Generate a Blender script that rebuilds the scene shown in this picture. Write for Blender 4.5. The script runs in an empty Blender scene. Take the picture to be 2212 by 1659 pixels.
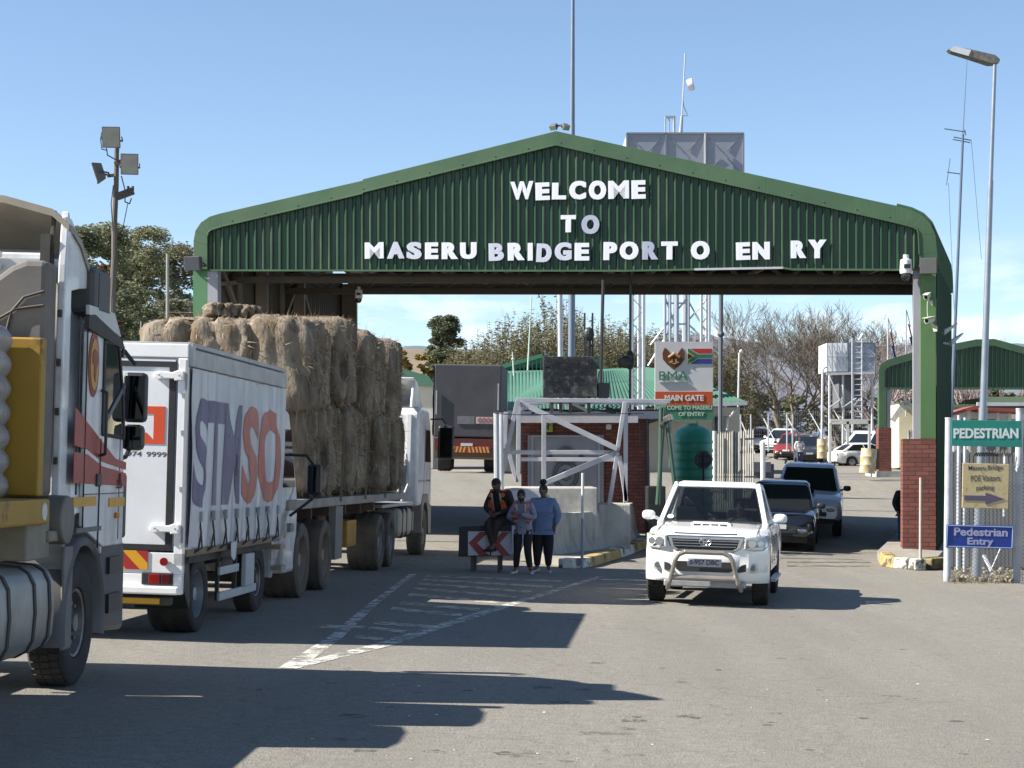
import bpy, math, random
from mathutils import Vector, Matrix, noise
R = math.radians
random.seed(7)
sc = bpy.context.scene
COL = sc.collection
V = Vector
# ---------------- camera, sky, sun, exposure
CZ = 1.93; F = 4000.0; CX = 1106.0; HY = 1015.0      # eye height, focal length, principal column and horizon row of a 2212 px wide frame
cd = bpy.data.cameras.new('camera'); cam = bpy.data.objects.new('camera', cd); COL.objects.link(cam)
cam.location = (0, 0, CZ); cam.rotation_euler = (R(90), 0, 0)
cd.sensor_width = 36; cd.lens = 36*F/2212; cd.shift_y = (HY-829.5)/2212
cd.clip_start = .1; cd.clip_end = 9000
sc.camera = cam
SUN = V((-1, -.13, .82)).normalized()
w = bpy.data.worlds.new('World'); sc.world = w; w.use_nodes = True
nt = w.node_tree; N = nt.nodes; L = nt.links
bg = N['Background']; sky = N.new('ShaderNodeTexSky'); sky.sky_type = 'NISHITA'; sky.sun_disc = False
sky.sun_elevation = math.asin(SUN.z); sky.sun_rotation = math.atan2(SUN.x, SUN.y) % (2*math.pi)
sky.altitude = 1600; sky.air_density = 1.0; sky.dust_density = .3; sky.ozone_density = 1.7
bg.inputs[1].default_value = .074
tc = N.new('ShaderNodeTexCoord'); mp = N.new('ShaderNodeMapping'); mp.inputs['Scale'].default_value = (1, 1, 3.2)
nz = N.new('ShaderNodeTexNoise'); nz.inputs['Scale'].default_value = 15; nz.inputs['Detail'].default_value = 8; nz.inputs['Roughness'].default_value = .55
r1 = N.new('ShaderNodeValToRGB'); r1.color_ramp.elements[0].position = .5; r1.color_ramp.elements[1].position = .68
sx = N.new('ShaderNodeSeparateXYZ')
r2 = N.new('ShaderNodeMapRange'); r2.inputs[1].default_value = .125; r2.inputs[2].default_value = .055; r2.inputs[3].default_value = 0; r2.inputs[4].default_value = 1; r2.clamp = True
mu = N.new('ShaderNodeMath'); mu.operation = 'MULTIPLY'
mx = N.new('ShaderNodeMixRGB'); mx.inputs[2].default_value = (7.6, 7.9, 8.5, 1)
L.new(tc.outputs['Generated'], mp.inputs[0]); L.new(mp.outputs[0], nz.inputs[0]); L.new(nz.outputs[0], r1.inputs[0])
L.new(tc.outputs['Generated'], sx.inputs[0]); L.new(sx.outputs[2], r2.inputs[0]); L.new(r1.outputs[0], mu.inputs[0]); L.new(r2.outputs[0], mu.inputs[1])
L.new(mu.outputs[0], mx.inputs[0]); L.new(sky.outputs[0], mx.inputs[1]); L.new(mx.outputs[0], bg.inputs[0])
sd = bpy.data.lights.new('sun', 'SUN'); sun = bpy.data.objects.new('sun', sd); COL.objects.link(sun)
sd.energy = 5.0; sd.angle = R(.5); sd.color = (1, .94, .85)
sun.rotation_euler = SUN.to_track_quat('Z', 'Y').to_euler(); sun.location = SUN*60
sc.view_settings.view_transform = 'Standard'; sc.view_settings.look = 'None'; sc.view_settings.exposure = 1.3; sc.view_settings.gamma = 1

# ---------------- helpers
def lerp(a, b, t): return a+(b-a)*t
def interp(x, t):
    if x <= t[0][0]: return t[0][1]
    for (a, b), (c, d) in zip(t, t[1:]):
        if x <= c:
            k = (x-a)/(c-a); return b+(d-b)*k
    return t[-1][1]
RISE = [(40, 0), (44, .1), (48, .26), (52, .5), (58, .9), (64, 1.35), (70, 1.78), (80, 1.85), (100, 1.95), (112, 2.1), (118, 2.55), (126, 3.0), (140, 4.0), (200, 5.5), (400, 9), (3000, 30)]
def G(x, y):
    fx = max(-14, min(14, x)); fade = interp(y, [(60, 1), (90, 0)])
    return -.028*fx*fade+interp(y, RISE)
def P(px, py, d): return V(((px-CX)*d/F, d, CZ-(py-HY)*d/F))
def GP(px, py, up=0):                      # a point of the ground
    k = (px-CX)/F; kz = (py-HY)/F; f = lambda d: CZ-kz*d-G(k*d, d)-up
    d = 6.0
    while d < 250 and f(d) > 0: d += .5
    a, c = d-.5, d
    for _ in range(24):
        d = (a+c)/2
        if f(d) > 0: a = d
        else: c = d
    x = k*d
    return V((x, d, G(x, d)+up))
def gz(x, y, up=0): return V((x, y, G(x, y)+up))

class MB:
    def __init__(s): s.v = []; s.f = []; s.m = []
    def add(s, vs, fs, mi=0):
        o = len(s.v); s.v += [V(a) for a in vs]; s.f += [tuple(i+o for i in f) for f in fs]; s.m += [mi]*len(fs); return s
    def poly(s, pts, mi=0): return s.add(pts, [tuple(range(len(pts)))], mi)
    def hexa(s, p, mi=0): return s.add(p, [(0,3,2,1),(4,5,6,7),(0,1,5,4),(1,2,6,5),(2,3,7,6),(3,0,4,7)], mi)
    def box(s, c, d, mi=0, m=None):
        c = V(c); x, y, z = d[0]/2, d[1]/2, d[2]/2
        p = [V(q) for q in ((-x,-y,-z),(x,-y,-z),(x,y,-z),(-x,y,-z),(-x,-y,z),(x,-y,z),(x,y,z),(-x,y,z))]
        if m is not None: p = [m@q for q in p]
        return s.hexa([c+q for q in p], mi)
    def b2(s, a, b, mi=0): return s.box([(a[i]+b[i])/2 for i in range(3)], [abs(b[i]-a[i]) for i in range(3)], mi)
    def prism(s, pts, vec, mi=0):
        vec = V(vec); n = len(pts); a = [V(p) for p in pts]; b = [p+vec for p in a]
        return s.add(a+b, [tuple(range(n))[::-1], tuple(range(n, 2*n))]+[(i, (i+1)%n, n+(i+1)%n, n+i) for i in range(n)], mi)
    def cyl(s, p0, p1, r0, r1=None, n=10, caps=True, mi=0):
        if r1 is None: r1 = r0
        p0, p1 = V(p0), V(p1); a = (p1-p0)
        if a.length < 1e-6: return s
        q = a.to_track_quat('Z', 'Y'); o = []
        for p, r in ((p0, r0), (p1, r1)):
            for i in range(n):
                t = 2*math.pi*i/n; o.append(p+q@V((r*math.cos(t), r*math.sin(t), 0)))
        fs = [(i, (i+1)%n, n+(i+1)%n, n+i) for i in range(n)]
        if caps: fs += [tuple(range(n))[::-1], tuple(range(n, 2*n))]
        return s.add(o, fs, mi)
    def tube(s, pts, r, n=6, mi=0):
        pts = [V(p) for p in pts]
        for a, b in zip(pts, pts[1:]): s.cyl(a, b, r, r, n, True, mi)
        for a in pts[1:-1]: s.sph(a, (r, r, r), 8, 5, mi)
        return s
    def bar(s, a, b, w, h=None, mi=0, up=(0, 0, 1)):
        a, b = V(a), V(b); d = (b-a).normalized(); u = V(up)
        if abs(d.dot(u)) > .98: u = V((0, 1, 0))
        x = d.cross(u).normalized(); z = x.cross(d); h = h or w; x *= w/2; z *= h/2
        return s.hexa([a-x-z, a+x-z, b+x-z, b-x-z, a-x+z, a+x+z, b+x+z, b-x+z], mi)
    def sph(s, c, r, nu=12, nv=8, mi=0, fn=None):
        c = V(c); o = []
        if not hasattr(r, '__len__'): r = (r, r, r)
        for j in range(nv+1):
            p = math.pi*j/nv
            for i in range(nu):
                t = 2*math.pi*i/nu; q = V((math.sin(p)*math.cos(t), math.sin(p)*math.sin(t), math.cos(p)))
                if fn: q = fn(q)
                o.append(c+V((q.x*r[0], q.y*r[1], q.z*r[2])))
        fs = [(j*nu+i, (j+1)*nu+i, (j+1)*nu+(i+1)%nu, j*nu+(i+1)%nu) for j in range(nv) for i in range(nu)]
        return s.add(o, fs, mi)
    def lathe(s, prof, m=None, n=24, mi=0):           # prof: (r, h) pairs, axis Z
        m = m or Matrix(); o = []
        for r, h in prof:
            for i in range(n):
                t = 2*math.pi*i/n; o.append(m@V((r*math.cos(t), r*math.sin(t), h)))
        k = len(prof)
        return s.add(o, [(j*n+i, j*n+(i+1)%n, (j+1)*n+(i+1)%n, (j+1)*n+i) for j in range(k-1) for i in range(n)], mi)
    def loft(s, rings, cap=True, closed=True, mi=0):
        n = len(rings[0]); o = [p for r in rings for p in r]; e = n if closed else n-1
        fs = [(j*n+i, j*n+(i+1)%n, (j+1)*n+(i+1)%n, (j+1)*n+i) for j in range(len(rings)-1) for i in range(e)]
        if cap: fs += [tuple(range(n))[::-1], tuple(range((len(rings)-1)*n, len(rings)*n))]
        return s.add(o, fs, mi)
    def cut(s): s.__dict__.setdefault('c', []).append((len(s.v), len(s.f))); return s
    def each(s, name, mat, parent, **kw):
        out = []; pv = pf = 0
        for v, f in s.__dict__.get('c', [])+[(len(s.v), len(s.f))]:
            if f > pf:
                q = MB(); q.v = s.v[pv:v]; q.f = [tuple(i-pv for i in t) for t in s.f[pf:f]]; q.m = s.m[pf:f]; out.append(q.build(name, mat, parent, **kw))
            pv, pf = v, f
        return out
    def build(s, name, mat, parent=None, smooth=False, bevel=0, loc=None, local=False, sub=0, fix=True, ang=35):
        me = bpy.data.meshes.new(name)
        off = V((0, 0, 0))
        if parent is not None and not local:
            q = parent
            while q is not None: off = off+q.location; q = q.parent
        if loc is not None: off = V(loc)
        me.from_pydata([p-off for p in s.v], [], s.f)
        mats = mat if isinstance(mat, (list, tuple)) else [mat]
        for k in mats: me.materials.append(k)
        if len(mats) > 1: me.polygons.foreach_set('material_index', s.m)
        me.update(); me.validate()
        if fix:
            import bmesh
            bm = bmesh.new(); bm.from_mesh(me); bmesh.ops.recalc_face_normals(bm, faces=bm.faces); bm.to_mesh(me); bm.free()
        o = bpy.data.objects.new(name, me); COL.objects.link(o)
        if loc is not None: o.location = off
        if parent is not None: o.parent = parent
        if smooth:
            me.polygons.foreach_set('use_smooth', [True]*len(me.polygons)); me.set_sharp_from_angle(angle=R(ang))
        if bevel:
            b = o.modifiers.new('bevel', 'BEVEL'); b.width = bevel; b.segments = 2; b.limit_method = 'ANGLE'; b.angle_limit = R(40)
        if sub:
            b = o.modifiers.new('sub', 'SUBSURF'); b.levels = sub; b.render_levels = sub
        return o
def tag(o, label=None, cat=None, group=None, kind=None):
    if label: o['label'] = label
    if cat: o['category'] = cat
    if group: o['group'] = group
    if kind: o['kind'] = kind
    return o
def thing(name, label, cat, loc=(0, 0, 0), group=None):
    o = bpy.data.objects.new(name, None); COL.objects.link(o); o.location = loc; o.empty_display_size = .2
    return tag(o, label, cat, group)
def place(o, x, y, phi, up=0):              # stands a thing on the sloping ground, local +Y turned by phi from world +Y
    e = 1.0; n = V((-(G(x+e, y)-G(x-e, y))/(2*e), -(G(x, y+e)-G(x, y-e))/(2*e), 1)).normalized()
    f = V((-math.sin(phi), math.cos(phi), 0)); r = f.cross(n).normalized(); f = n.cross(r).normalized()
    m = Matrix((r, f, n)).transposed()
    o.location = (x, y, G(x, y)+up); o.rotation_euler = m.to_euler()
def copy_tree(o, parent=None):
    c = o.copy(); COL.objects.link(c)
    if parent is not None: c.parent = parent
    for ch in [k for k in KIDS.get(o.name, [])]: copy_tree(ch, c)
    return c
KIDS = {}

# ---------------- materials
def newmat(name):
    m = bpy.data.materials.new(name); m.use_nodes = True; return m, m.node_tree.nodes, m.node_tree.links, m.node_tree.nodes['Principled BSDF']
def mixn(N, L, f, a, b, mode='MIX'):
    m = N.new('ShaderNodeMixRGB'); m.blend_type = mode
    for i, x in ((0, f), (1, a), (2, b)):
        if hasattr(x, 'links'): L.new(x, m.inputs[i])
        elif i == 0: m.inputs[0].default_value = x
        else: m.inputs[i].default_value = (*x, 1)
    return m.outputs[0]
def noisef(N, L, scale, detail=4, lo=.35, hi=.65, vec=(1, 1, 1), rough=.55, co='Object'):
    t = N.new('ShaderNodeTexCoord'); mp = N.new('ShaderNodeMapping'); mp.inputs['Scale'].default_value = vec
    n = N.new('ShaderNodeTexNoise'); n.inputs['Scale'].default_value = scale; n.inputs['Detail'].default_value = detail; n.inputs['Roughness'].default_value = rough
    r = N.new('ShaderNodeMapRange'); r.inputs[1].default_value = lo; r.inputs[2].default_value = hi
    L.new(t.outputs[co], mp.inputs[0]); L.new(mp.outputs[0], n.inputs[0]); L.new(n.outputs[0], r.inputs[0])
    return r.outputs[0]
_mc = {}
def M(name, col, rough=.6, metal=0, col2=None, scale=2.0, amt=.5, vec=(1, 1, 1), bump=0, bscale=30, dirt=None, damt=.5, dscale=1.2, coat=0, dlo=.5, dhi=.7, spec=None, isl=0, trans=0):
    if name in _mc: return _mc[name]
    m, N, L, b = newmat(name)
    c2 = col2 or tuple(c*.78 for c in col)
    o = mixn(N, L, .5, col, c2)
    f = noisef(N, L, scale, 5, .35, .65, vec)
    mm = N.new('ShaderNodeMath'); mm.operation = 'MULTIPLY'; mm.inputs[1].default_value = amt; L.new(f, mm.inputs[0])
    o = mixn(N, L, mm.outputs[0], col, c2)
    if dirt:
        f = noisef(N, L, dscale, 8, dlo, dhi, vec, .7)
        mm = N.new('ShaderNodeMath'); mm.operation = 'MULTIPLY'; mm.inputs[1].default_value = damt; L.new(f, mm.inputs[0])
        o = mixn(N, L, mm.outputs[0], o, dirt)
    if isl:
        g = N.new('ShaderNodeNewGeometry'); mr = N.new('ShaderNodeMapRange'); mr.inputs[3].default_value = 1-isl; mr.inputs[4].default_value = 1+isl
        L.new(g.outputs['Random Per Island'], mr.inputs[0])
        cc = N.new('ShaderNodeCombineColor'); [L.new(mr.outputs[0], cc.inputs[i]) for i in range(3)]
        o = mixn(N, L, 1.0, o, cc.outputs[0], 'MULTIPLY')
    L.new(o, b.inputs['Base Color']); b.inputs['Roughness'].default_value = rough; b.inputs['Metallic'].default_value = metal
    if coat: b.inputs['Coat Weight'].default_value = coat; b.inputs['Coat Roughness'].default_value = .05
    if spec is not None: b.inputs['Specular IOR Level'].default_value = spec
    if bump:
        f = noisef(N, L, bscale, 4, 0, 1, vec); bp = N.new('ShaderNodeBump'); bp.inputs['Strength'].default_value = bump; bp.inputs['Distance'].default_value = .02
        L.new(f, bp.inputs['Height']); L.new(bp.outputs[0], b.inputs['Normal'])
    if trans:
        t = N.new('ShaderNodeBsdfTranslucent'); L.new(o, t.inputs[0]); x = N.new('ShaderNodeMixShader'); x.inputs[0].default_value = trans
        L.new(b.outputs[0], x.inputs[1]); L.new(t.outputs[0], x.inputs[2]); L.new(x.outputs[0], N['Material Output'].inputs[0])
    _mc[name] = m; return m
def ground_mat(name, a, b_, c_, speck=.5):
    m, N, L, b = newmat(name)
    f1 = noisef(N, L, .22, 6, .38, .62, (1, .5, 1), .6); f2 = noisef(N, L, 9, 6, .3, .7, (1, 1, 1), .75); f3 = noisef(N, L, 55, 3, .3, .7, (1, 1, 1), .8)
    o = mixn(N, L, f1, a, b_); o = mixn(N, L, f2, o, c_)
    k = N.new('ShaderNodeMapRange'); k.inputs[3].default_value = 1-speck; k.inputs[4].default_value = 1+speck; L.new(f3, k.inputs[0])
    cc = N.new('ShaderNodeCombineColor'); [L.new(k.outputs[0], cc.inputs[i]) for i in range(3)]
    o = mixn(N, L, 1, o, cc.outputs[0], 'MULTIPLY')
    tr = noisef(N, L, 1.1, 4, .42, .62, (1, .06, 1), .5); mt_ = N.new('ShaderNodeMath'); mt_.operation = 'MULTIPLY'; mt_.inputs[1].default_value = .2; L.new(tr, mt_.inputs[0]); o = mixn(N, L, mt_.outputs[0], o, tuple(x*.6 for x in a))
    # cracks and sealed joints
    t = N.new('ShaderNodeTexCoord'); vo = N.new('ShaderNodeTexVoronoi'); vo.feature = 'DISTANCE_TO_EDGE'; vo.inputs['Scale'].default_value = .28
    nn = N.new('ShaderNodeTexNoise'); nn.inputs['Scale'].default_value = 1.2; nn.inputs['Detail'].default_value = 5
    va = N.new('ShaderNodeVectorMath'); va.operation = 'MULTIPLY_ADD'; va.inputs[1].default_value = (1.2, 1.2, 0)
    L.new(t.outputs['Object'], nn.inputs[0]); L.new(nn.outputs['Color'], va.inputs[0]); L.new(t.outputs['Object'], va.inputs[2]); L.new(va.outputs[0], vo.inputs['Vector'])
    cr = N.new('ShaderNodeMapRange'); cr.inputs[1].default_value = .0; cr.inputs[2].default_value = .006; cr.inputs[3].default_value = .2; cr.inputs[4].default_value = 0
    L.new(vo.outputs['Distance'], cr.inputs[0]); o = mixn(N, L, cr.outputs[0], o, (.04, .04, .04))
    st = noisef(N, L, .9, 4, .64, .74, (1, .35, 1), .6); ms = N.new('ShaderNodeMath'); ms.operation = 'MULTIPLY'; ms.inputs[1].default_value = .3; L.new(st, ms.inputs[0])
    o = mixn(N, L, ms.outputs[0], o, tuple(x*.35 for x in a))
    L.new(o, b.inputs['Base Color']); b.inputs['Roughness'].default_value = .92; b.inputs['Specular IOR Level'].default_value = .25
    bp = N.new('ShaderNodeBump'); bp.inputs['Strength'].default_value = .7; bp.inputs['Distance'].default_value = .012; L.new(f3, bp.inputs['Height']); L.new(bp.outputs[0], b.inputs['Normal'])
    return m
def paint_mat(name, col, cover=.55, scale=3):
    m, N, L, b = newmat(name); b.inputs['Base Color'].default_value = (*col, 1); b.inputs['Roughness'].default_value = .85
    f = noisef(N, L, scale, 9, .13+.45*cover, .25+.45*cover, (1, 1, 1), .8); tr = N.new('ShaderNodeBsdfTransparent'); x = N.new('ShaderNodeMixShader')
    L.new(f, x.inputs[0]); L.new(b.outputs[0], x.inputs[1]); L.new(tr.outputs[0], x.inputs[2]); L.new(x.outputs[0], N['Material Output'].inputs[0]); return m
def brick_mat(name, sc_=1.0, w=.24, h=.1):
    m, N, L, b = newmat(name); t = N.new('ShaderNodeTexCoord'); s = N.new('ShaderNodeSeparateXYZ'); a = N.new('ShaderNodeMath'); c = N.new('ShaderNodeCombineXYZ')
    L.new(t.outputs['Object'], s.inputs[0]); L.new(s.outputs[0], a.inputs[0]); L.new(s.outputs[1], a.inputs[1]); L.new(a.outputs[0], c.inputs[0]); L.new(s.outputs[2], c.inputs[1])
    br = N.new('ShaderNodeTexBrick'); L.new(c.outputs[0], br.inputs[0]); br.inputs['Scale'].default_value = 1; br.inputs['Brick Width'].default_value = w; br.inputs['Row Height'].default_value = h
    br.inputs['Mortar Size'].default_value = .009; br.inputs['Color1'].default_value = (.19, .056, .04, 1); br.inputs['Color2'].default_value = (.12, .034, .026, 1); br.inputs['Mortar'].default_value = (.035, .022, .018, 1)
    br.inputs['Mortar Smooth'].default_value = .2
    f = noisef(N, L, 3, 6, .4, .7); o = mixn(N, L, f, br.outputs[0], (.19, .09, .07)); mm = N.new('ShaderNodeMixRGB'); mm.inputs[0].default_value = .3; L.new(br.outputs[0], mm.inputs[1]); L.new(o, mm.inputs[2])
    L.new(mm.outputs[0], b.inputs['Base Color']); b.inputs['Roughness'].default_value = .85
    bp = N.new('ShaderNodeBump'); bp.invert = True; bp.inputs['Strength'].default_value = .8; bp.inputs['Distance'].default_value = .015; L.new(br.outputs['Fac'], bp.inputs['Height']); L.new(bp.outputs[0], b.inputs['Normal'])
    return m
def stripe_mat(name, c1, c2, pitch, slant=1.0, duty=.5, axis=0):      # slanted warning stripes
    m, N, L, b = newmat(name); t = N.new('ShaderNodeTexCoord'); s = N.new('ShaderNodeSeparateXYZ'); L.new(t.outputs['Object'], s.inputs[0])
    a = N.new('ShaderNodeMath'); a.operation = 'MULTIPLY_ADD'; a.inputs[1].default_value = slant; L.new(s.outputs[2], a.inputs[0]); L.new(s.outputs[axis], a.inputs[2])
    d = N.new('ShaderNodeMath'); d.operation = 'DIVIDE'; d.inputs[1].default_value = pitch; L.new(a.outputs[0], d.inputs[0])
    f = N.new('ShaderNodeMath'); f.operation = 'FLOORED_MODULO'; f.inputs[1].default_value = 1; L.new(d.outputs[0], f.inputs[0])
    g = N.new('ShaderNodeMath'); g.operation = 'GREATER_THAN'; g.inputs[1].default_value = duty; L.new(f.outputs[0], g.inputs[0])
    L.new(mixn(N, L, g.outputs[0], c1, c2), b.inputs['Base Color']); b.inputs['Roughness'].default_value = .5; return m
white_paint = M('white_paint', (.78, .78, .77), .3, 0, (.66, .66, .65), 1.5, .5, dirt=(.32, .27, .2), damt=.5, dscale=1.6, coat=.4)
truck_white = M('truck_white', (.72, .73, .74), .35, 0, (.6, .6, .6), 1.2, .5, dirt=(.28, .23, .17), damt=.75, dscale=1.7, dlo=.47, dhi=.72, vec=(1, 1, .5), coat=.3)
car_white = M('car_white', (.8, .8, .79), .22, 0, (.74, .74, .73), 1, .4, dirt=(.42, .38, .3), damt=.3, dscale=1.2, coat=.7)
black_plastic = M('black_plastic', (.018, .018, .02), .45, 0, (.03, .03, .03), 4, .5)
dark_frame = M('dark_frame', (.03, .029, .028), .7, 0, (.06, .05, .04), 3, .7, dirt=(.1, .08, .06), damt=.5)
rubber = M('rubber', (.022, .021, .021), .85, 0, (.04, .037, .034), 5, .6, bump=.3, bscale=60, dirt=(.09, .075, .06), damt=.4)
dusty_rubber = M('dusty_rubber', (.07, .06, .05), .9, 0, (.13, .105, .08), 3, .8, bump=.3, bscale=60)
rim_grey = M('rim_grey', (.22, .21, .2), .5, .4, (.12, .1, .09), 6, .8, dirt=(.1, .07, .05), damt=.6)
alloy = M('alloy', (.35, .36, .37), .35, .8, (.2, .2, .2), 6, .5)
glass = M('glass', (.012, .015, .018), .04, 0, (.02, .022, .025), 1, .5, spec=.9)
chrome = M('chrome', (.55, .56, .58), .18, 1, (.42, .42, .43), 3, .4)
steel_tube = M('steel_tube', (.33, .31, .27), .4, .55, (.2, .18, .15), 4, .7)
red_lens = M('red_lens', (.25, .012, .01), .15, 0, (.14, .008, .008), 8, .5, coat=.6)
lamp_lens = M('lamp_lens', (.52, .54, .52), .12, .25, (.38, .4, .4), 14, .7, coat=.8)
yellow_tape = M('yellow_tape', (.62, .33, .02), .4, 0, (.5, .26, .02), 3, .6, dirt=(.2, .13, .05), damt=.5)
galv = M('galv', (.34, .36, .38), .5, .5, (.24, .26, .28), 6, .6)
galv_light = M('galv_light', (.48, .5, .52), .5, .3, (.36, .38, .4), 5, .6)
concrete = M('concrete', (.42, .41, .37), .9, 0, (.3, .29, .26), 2.5, .8, bump=.4, bscale=25, dirt=(.12, .11, .1), damt=.6, dscale=2, vec=(1, 1, .45))
green_paint = M('green_paint', (.046, .095, .046), .5, 0, (.064, .122, .058), .8, .9, dirt=(.028, .085, .04), damt=.7, dscale=1.3)
grey_column = M('grey_column', (.3, .3, .33), .6, 0, (.22, .22, .24), 2, .6, dirt=(.14, .1, .07), damt=.4, vec=(1, 1, .3))
dark_steel = M('dark_steel', (.055, .048, .04), .7, 0, (.085, .07, .055), 2, .7)
# ---------------- the setting: ground, road paint, kerbs
asphalt = ground_mat('asphalt', (.232, .218, .188), (.283, .265, .226), (.185, .175, .153), .42)
def grid_ground():
    b = MB(); xs = [-600, -250, -120, -70, -40, -28]+[x for x in range(-20, 29, 2)]+[40, 70, 120, 250, 600]
    ys = [-20, 0, 6]+[y for y in range(10, 100, 2)]+[105, 115, 125, 140, 170, 200, 300, 400, 700, 1200, 2600]
    n = len(xs)
    b.add([(x, y, G(x, y)) for y in ys for x in xs], [(j*n+i, j*n+i+1, (j+1)*n+i+1, (j+1)*n+i) for j in range(len(ys)-1) for i in range(n-1)])
    return tag(b.build('road', asphalt, smooth=True, ang=80), kind='structure')
grid_ground()
def sheet(b, pix, up=.004, seg=6):          # strip on the ground along pixel pairs
    for (a0, a1), (b0, b1) in zip(pix, pix[1:]):
        for k in range(seg):
            t0, t1 = k/seg, (k+1)/seg
            f = lambda p, q, t: (lerp(p[0], q[0], t), lerp(p[1], q[1], t))
            pts = [f(a0, b0, t0), f(a1, b1, t0), f(a1, b1, t1), f(a0, b0, t1)]
            b.poly([GP(x, y, up) for x, y in pts])
white_line = paint_mat('white_line', (.52, .51, .46), .7, 5)
faint_line = paint_mat('faint_line', (.32, .31, .27), .4, 6)
ochre_line = paint_mat('ochre_line', (.36, .29, .17), .45, 5)
b = MB(); sheet(b, [((888, 1238), (902, 1238)), ((790, 1308), (812, 1308)), ((710, 1375), (742, 1375)), ((600, 1443), (650, 1443))])
tag(b.build('road_marking', white_line), kind='structure')
b = MB(); sheet(b, [((1296, 1243), (1306, 1245)), ((1000, 1332), (1030, 1334)), ((800, 1393), (842, 1395)), ((600, 1443), (640, 1444))], .006)
tag(b.build('road_marking', white_line), kind='structure')
b = MB()
for x0, y0, x1, y1, h in ((925, 1242, 1215, 1254, 3), (918, 1250, 1195, 1266, 3.5), (908, 1259, 1150, 1276, 4), (896, 1269, 1118, 1287, 4), (885, 1281, 1080, 1299, 5), (868, 1299, 1040, 1314, 6), (848, 1311, 1000, 1326, 6), (812, 1342, 950, 1352, 6), (800, 1353, 880, 1362, 6), (770, 1372, 830, 1378, 6), (695, 1349, 790, 1352, 7)):
    sheet(b, [((x0, y0), (x0-6, y0+h)), ((x1, y1), (x1-6, y1+h))], .005)
tag(b.build('hatched_marking', paint_mat('hatch_line', (.44, .4, .32), .76, 4)), kind='structure')
b = MB(); sheet(b, [((1966, 1268), (1976, 1268)), ((1990, 1330), (2003, 1330)), ((2012, 1378), (2027, 1378)), ((2062, 1500), (2090, 1500)), ((2092, 1560), (2122, 1560)), ((2120, 1659), (2150, 1659))])
tag(b.build('road_marking', ochre_line), kind='structure')
b = MB(); sheet(b, [((60, 1605), (110, 1612)), ((420, 1500), (450, 1510))]); sheet(b, [((620, 1436), (622, 1440)), ((715, 1438), (715, 1442))])
sheet(b, [((945, 1050), (950, 1050)), ((1040, 1085), (1052, 1085))])
tag(b.build('road_marking', faint_line), kind='structure')
# seam, patches and broken asphalt strips
tar = M('tar', (.075, .075, .07), .9, 0, (.12, .12, .11), 5, .6)
b = MB(); sheet(b, [((1842, 1375), (1845, 1375)), ((1822, 1420), (1827, 1420)), ((1808, 1470), (1812, 1470)), ((1812, 1525), (1815, 1525))], .003)
tag(b.build('seam', paint_mat('tar_paint', (.1, .1, .09), .4, 6)), kind='structure')
dirtm = paint_mat('sand_patch', (.34, .27, .18), .5, 2.2)
b = MB(); sheet(b, [((1700, 1208), (1700, 1226)), ((1790, 1206), (1790, 1228)), ((1895, 1206), (1895, 1232))], .003)
sheet(b, [((1985, 1228), (1975, 1262)), ((2030, 1245), (2040, 1262)), ((2150, 1262), (2140, 1290)), ((2235, 1270), (2235, 1285))], .003)
sheet(b, [((1800, 1030), (1800, 1060)), ((1870, 1050), (1860, 1075)), ((1940, 1040), (1940, 1080))], .003)
sheet(b, [((830, 1205), (830, 1232)), ((960, 1180), (960, 1220)), ((1085, 1190), (1085, 1230))], .003)
tag(b.build('sand_drift', dirtm), kind='structure')
b = MB(); random.seed(3)
for k in range(3):
    y0 = (1213, 1221, 1197)[k]; x0, x1 = ((1700, 1890), (1700, 1885), (1690, 1800))[k]
    pr = [((x, y0+random.uniform(-1.2, 1.2)), (x, y0+random.uniform(1, 2.6))) for x in range(x0, x1, 12)]
    sheet(b, pr, .007, 1)
tag(b.build('drain_joint', tar), kind='structure')
# tyre scuffs, oil drips and old repairs
random.seed(12)
scm = paint_mat('scuff', (.1, .1, .095), .42, 3.5)
b = MB()
for x0, y0, x1, y1, w_ in ((1150, 1500, 1330, 1659, 26), (1420, 1440, 1700, 1659, 30), (1700, 1330, 2000, 1450, 16), (1500, 1330, 1560, 1500, 14), (1660, 1325, 1780, 1520, 16), (560, 1480, 420, 1659, 22), (1300, 1350, 1260, 1470, 12), (1880, 1260, 2212, 1330, 7)):
    sheet(b, [((x0, y0), (x0+w_*.6, y0)), ((lerp(x0, x1, .5)+8, lerp(y0, y1, .5)), (lerp(x0, x1, .5)+8+w_*.8, lerp(y0, y1, .5))), ((x1, y1), (x1+w_, y1))], .002)
tag(b.build('tyre_scuff', scm), kind='structure')
b = MB()
for k in range(34):
    p = GP(random.uniform(700, 2100), 1310+random.random()**.7*330, .0025); r = random.uniform(.03, .13); n_ = 12; ph = random.uniform(0, 9)
    b.poly([p+V((r*math.cos(2*math.pi*i/n_)*(1+.3*math.sin(i*1.7+ph)), r*math.sin(2*math.pi*i/n_)*(1+.3*math.cos(i*2.3+ph)), 0)) for i in range(n_)])
tag(b.build('oil_stain', paint_mat('oil', (.07, .068, .062), .62, 9)), kind='structure')
b = MB(); sheet(b, [((1240, 1572), (1250, 1588)), ((1310, 1566), (1325, 1586)), ((1395, 1574), (1400, 1588))], .003); sheet(b, [((1890, 1502), (1888, 1512)), ((1985, 1500), (1990, 1512))], .003); sheet(b, [((1100, 1620), (1090, 1640)), ((1230, 1622), (1240, 1650))], .003)
tag(b.build('asphalt_patch', paint_mat('old_repair', (.12, .112, .1), .5, 5)), kind='structure')
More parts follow.
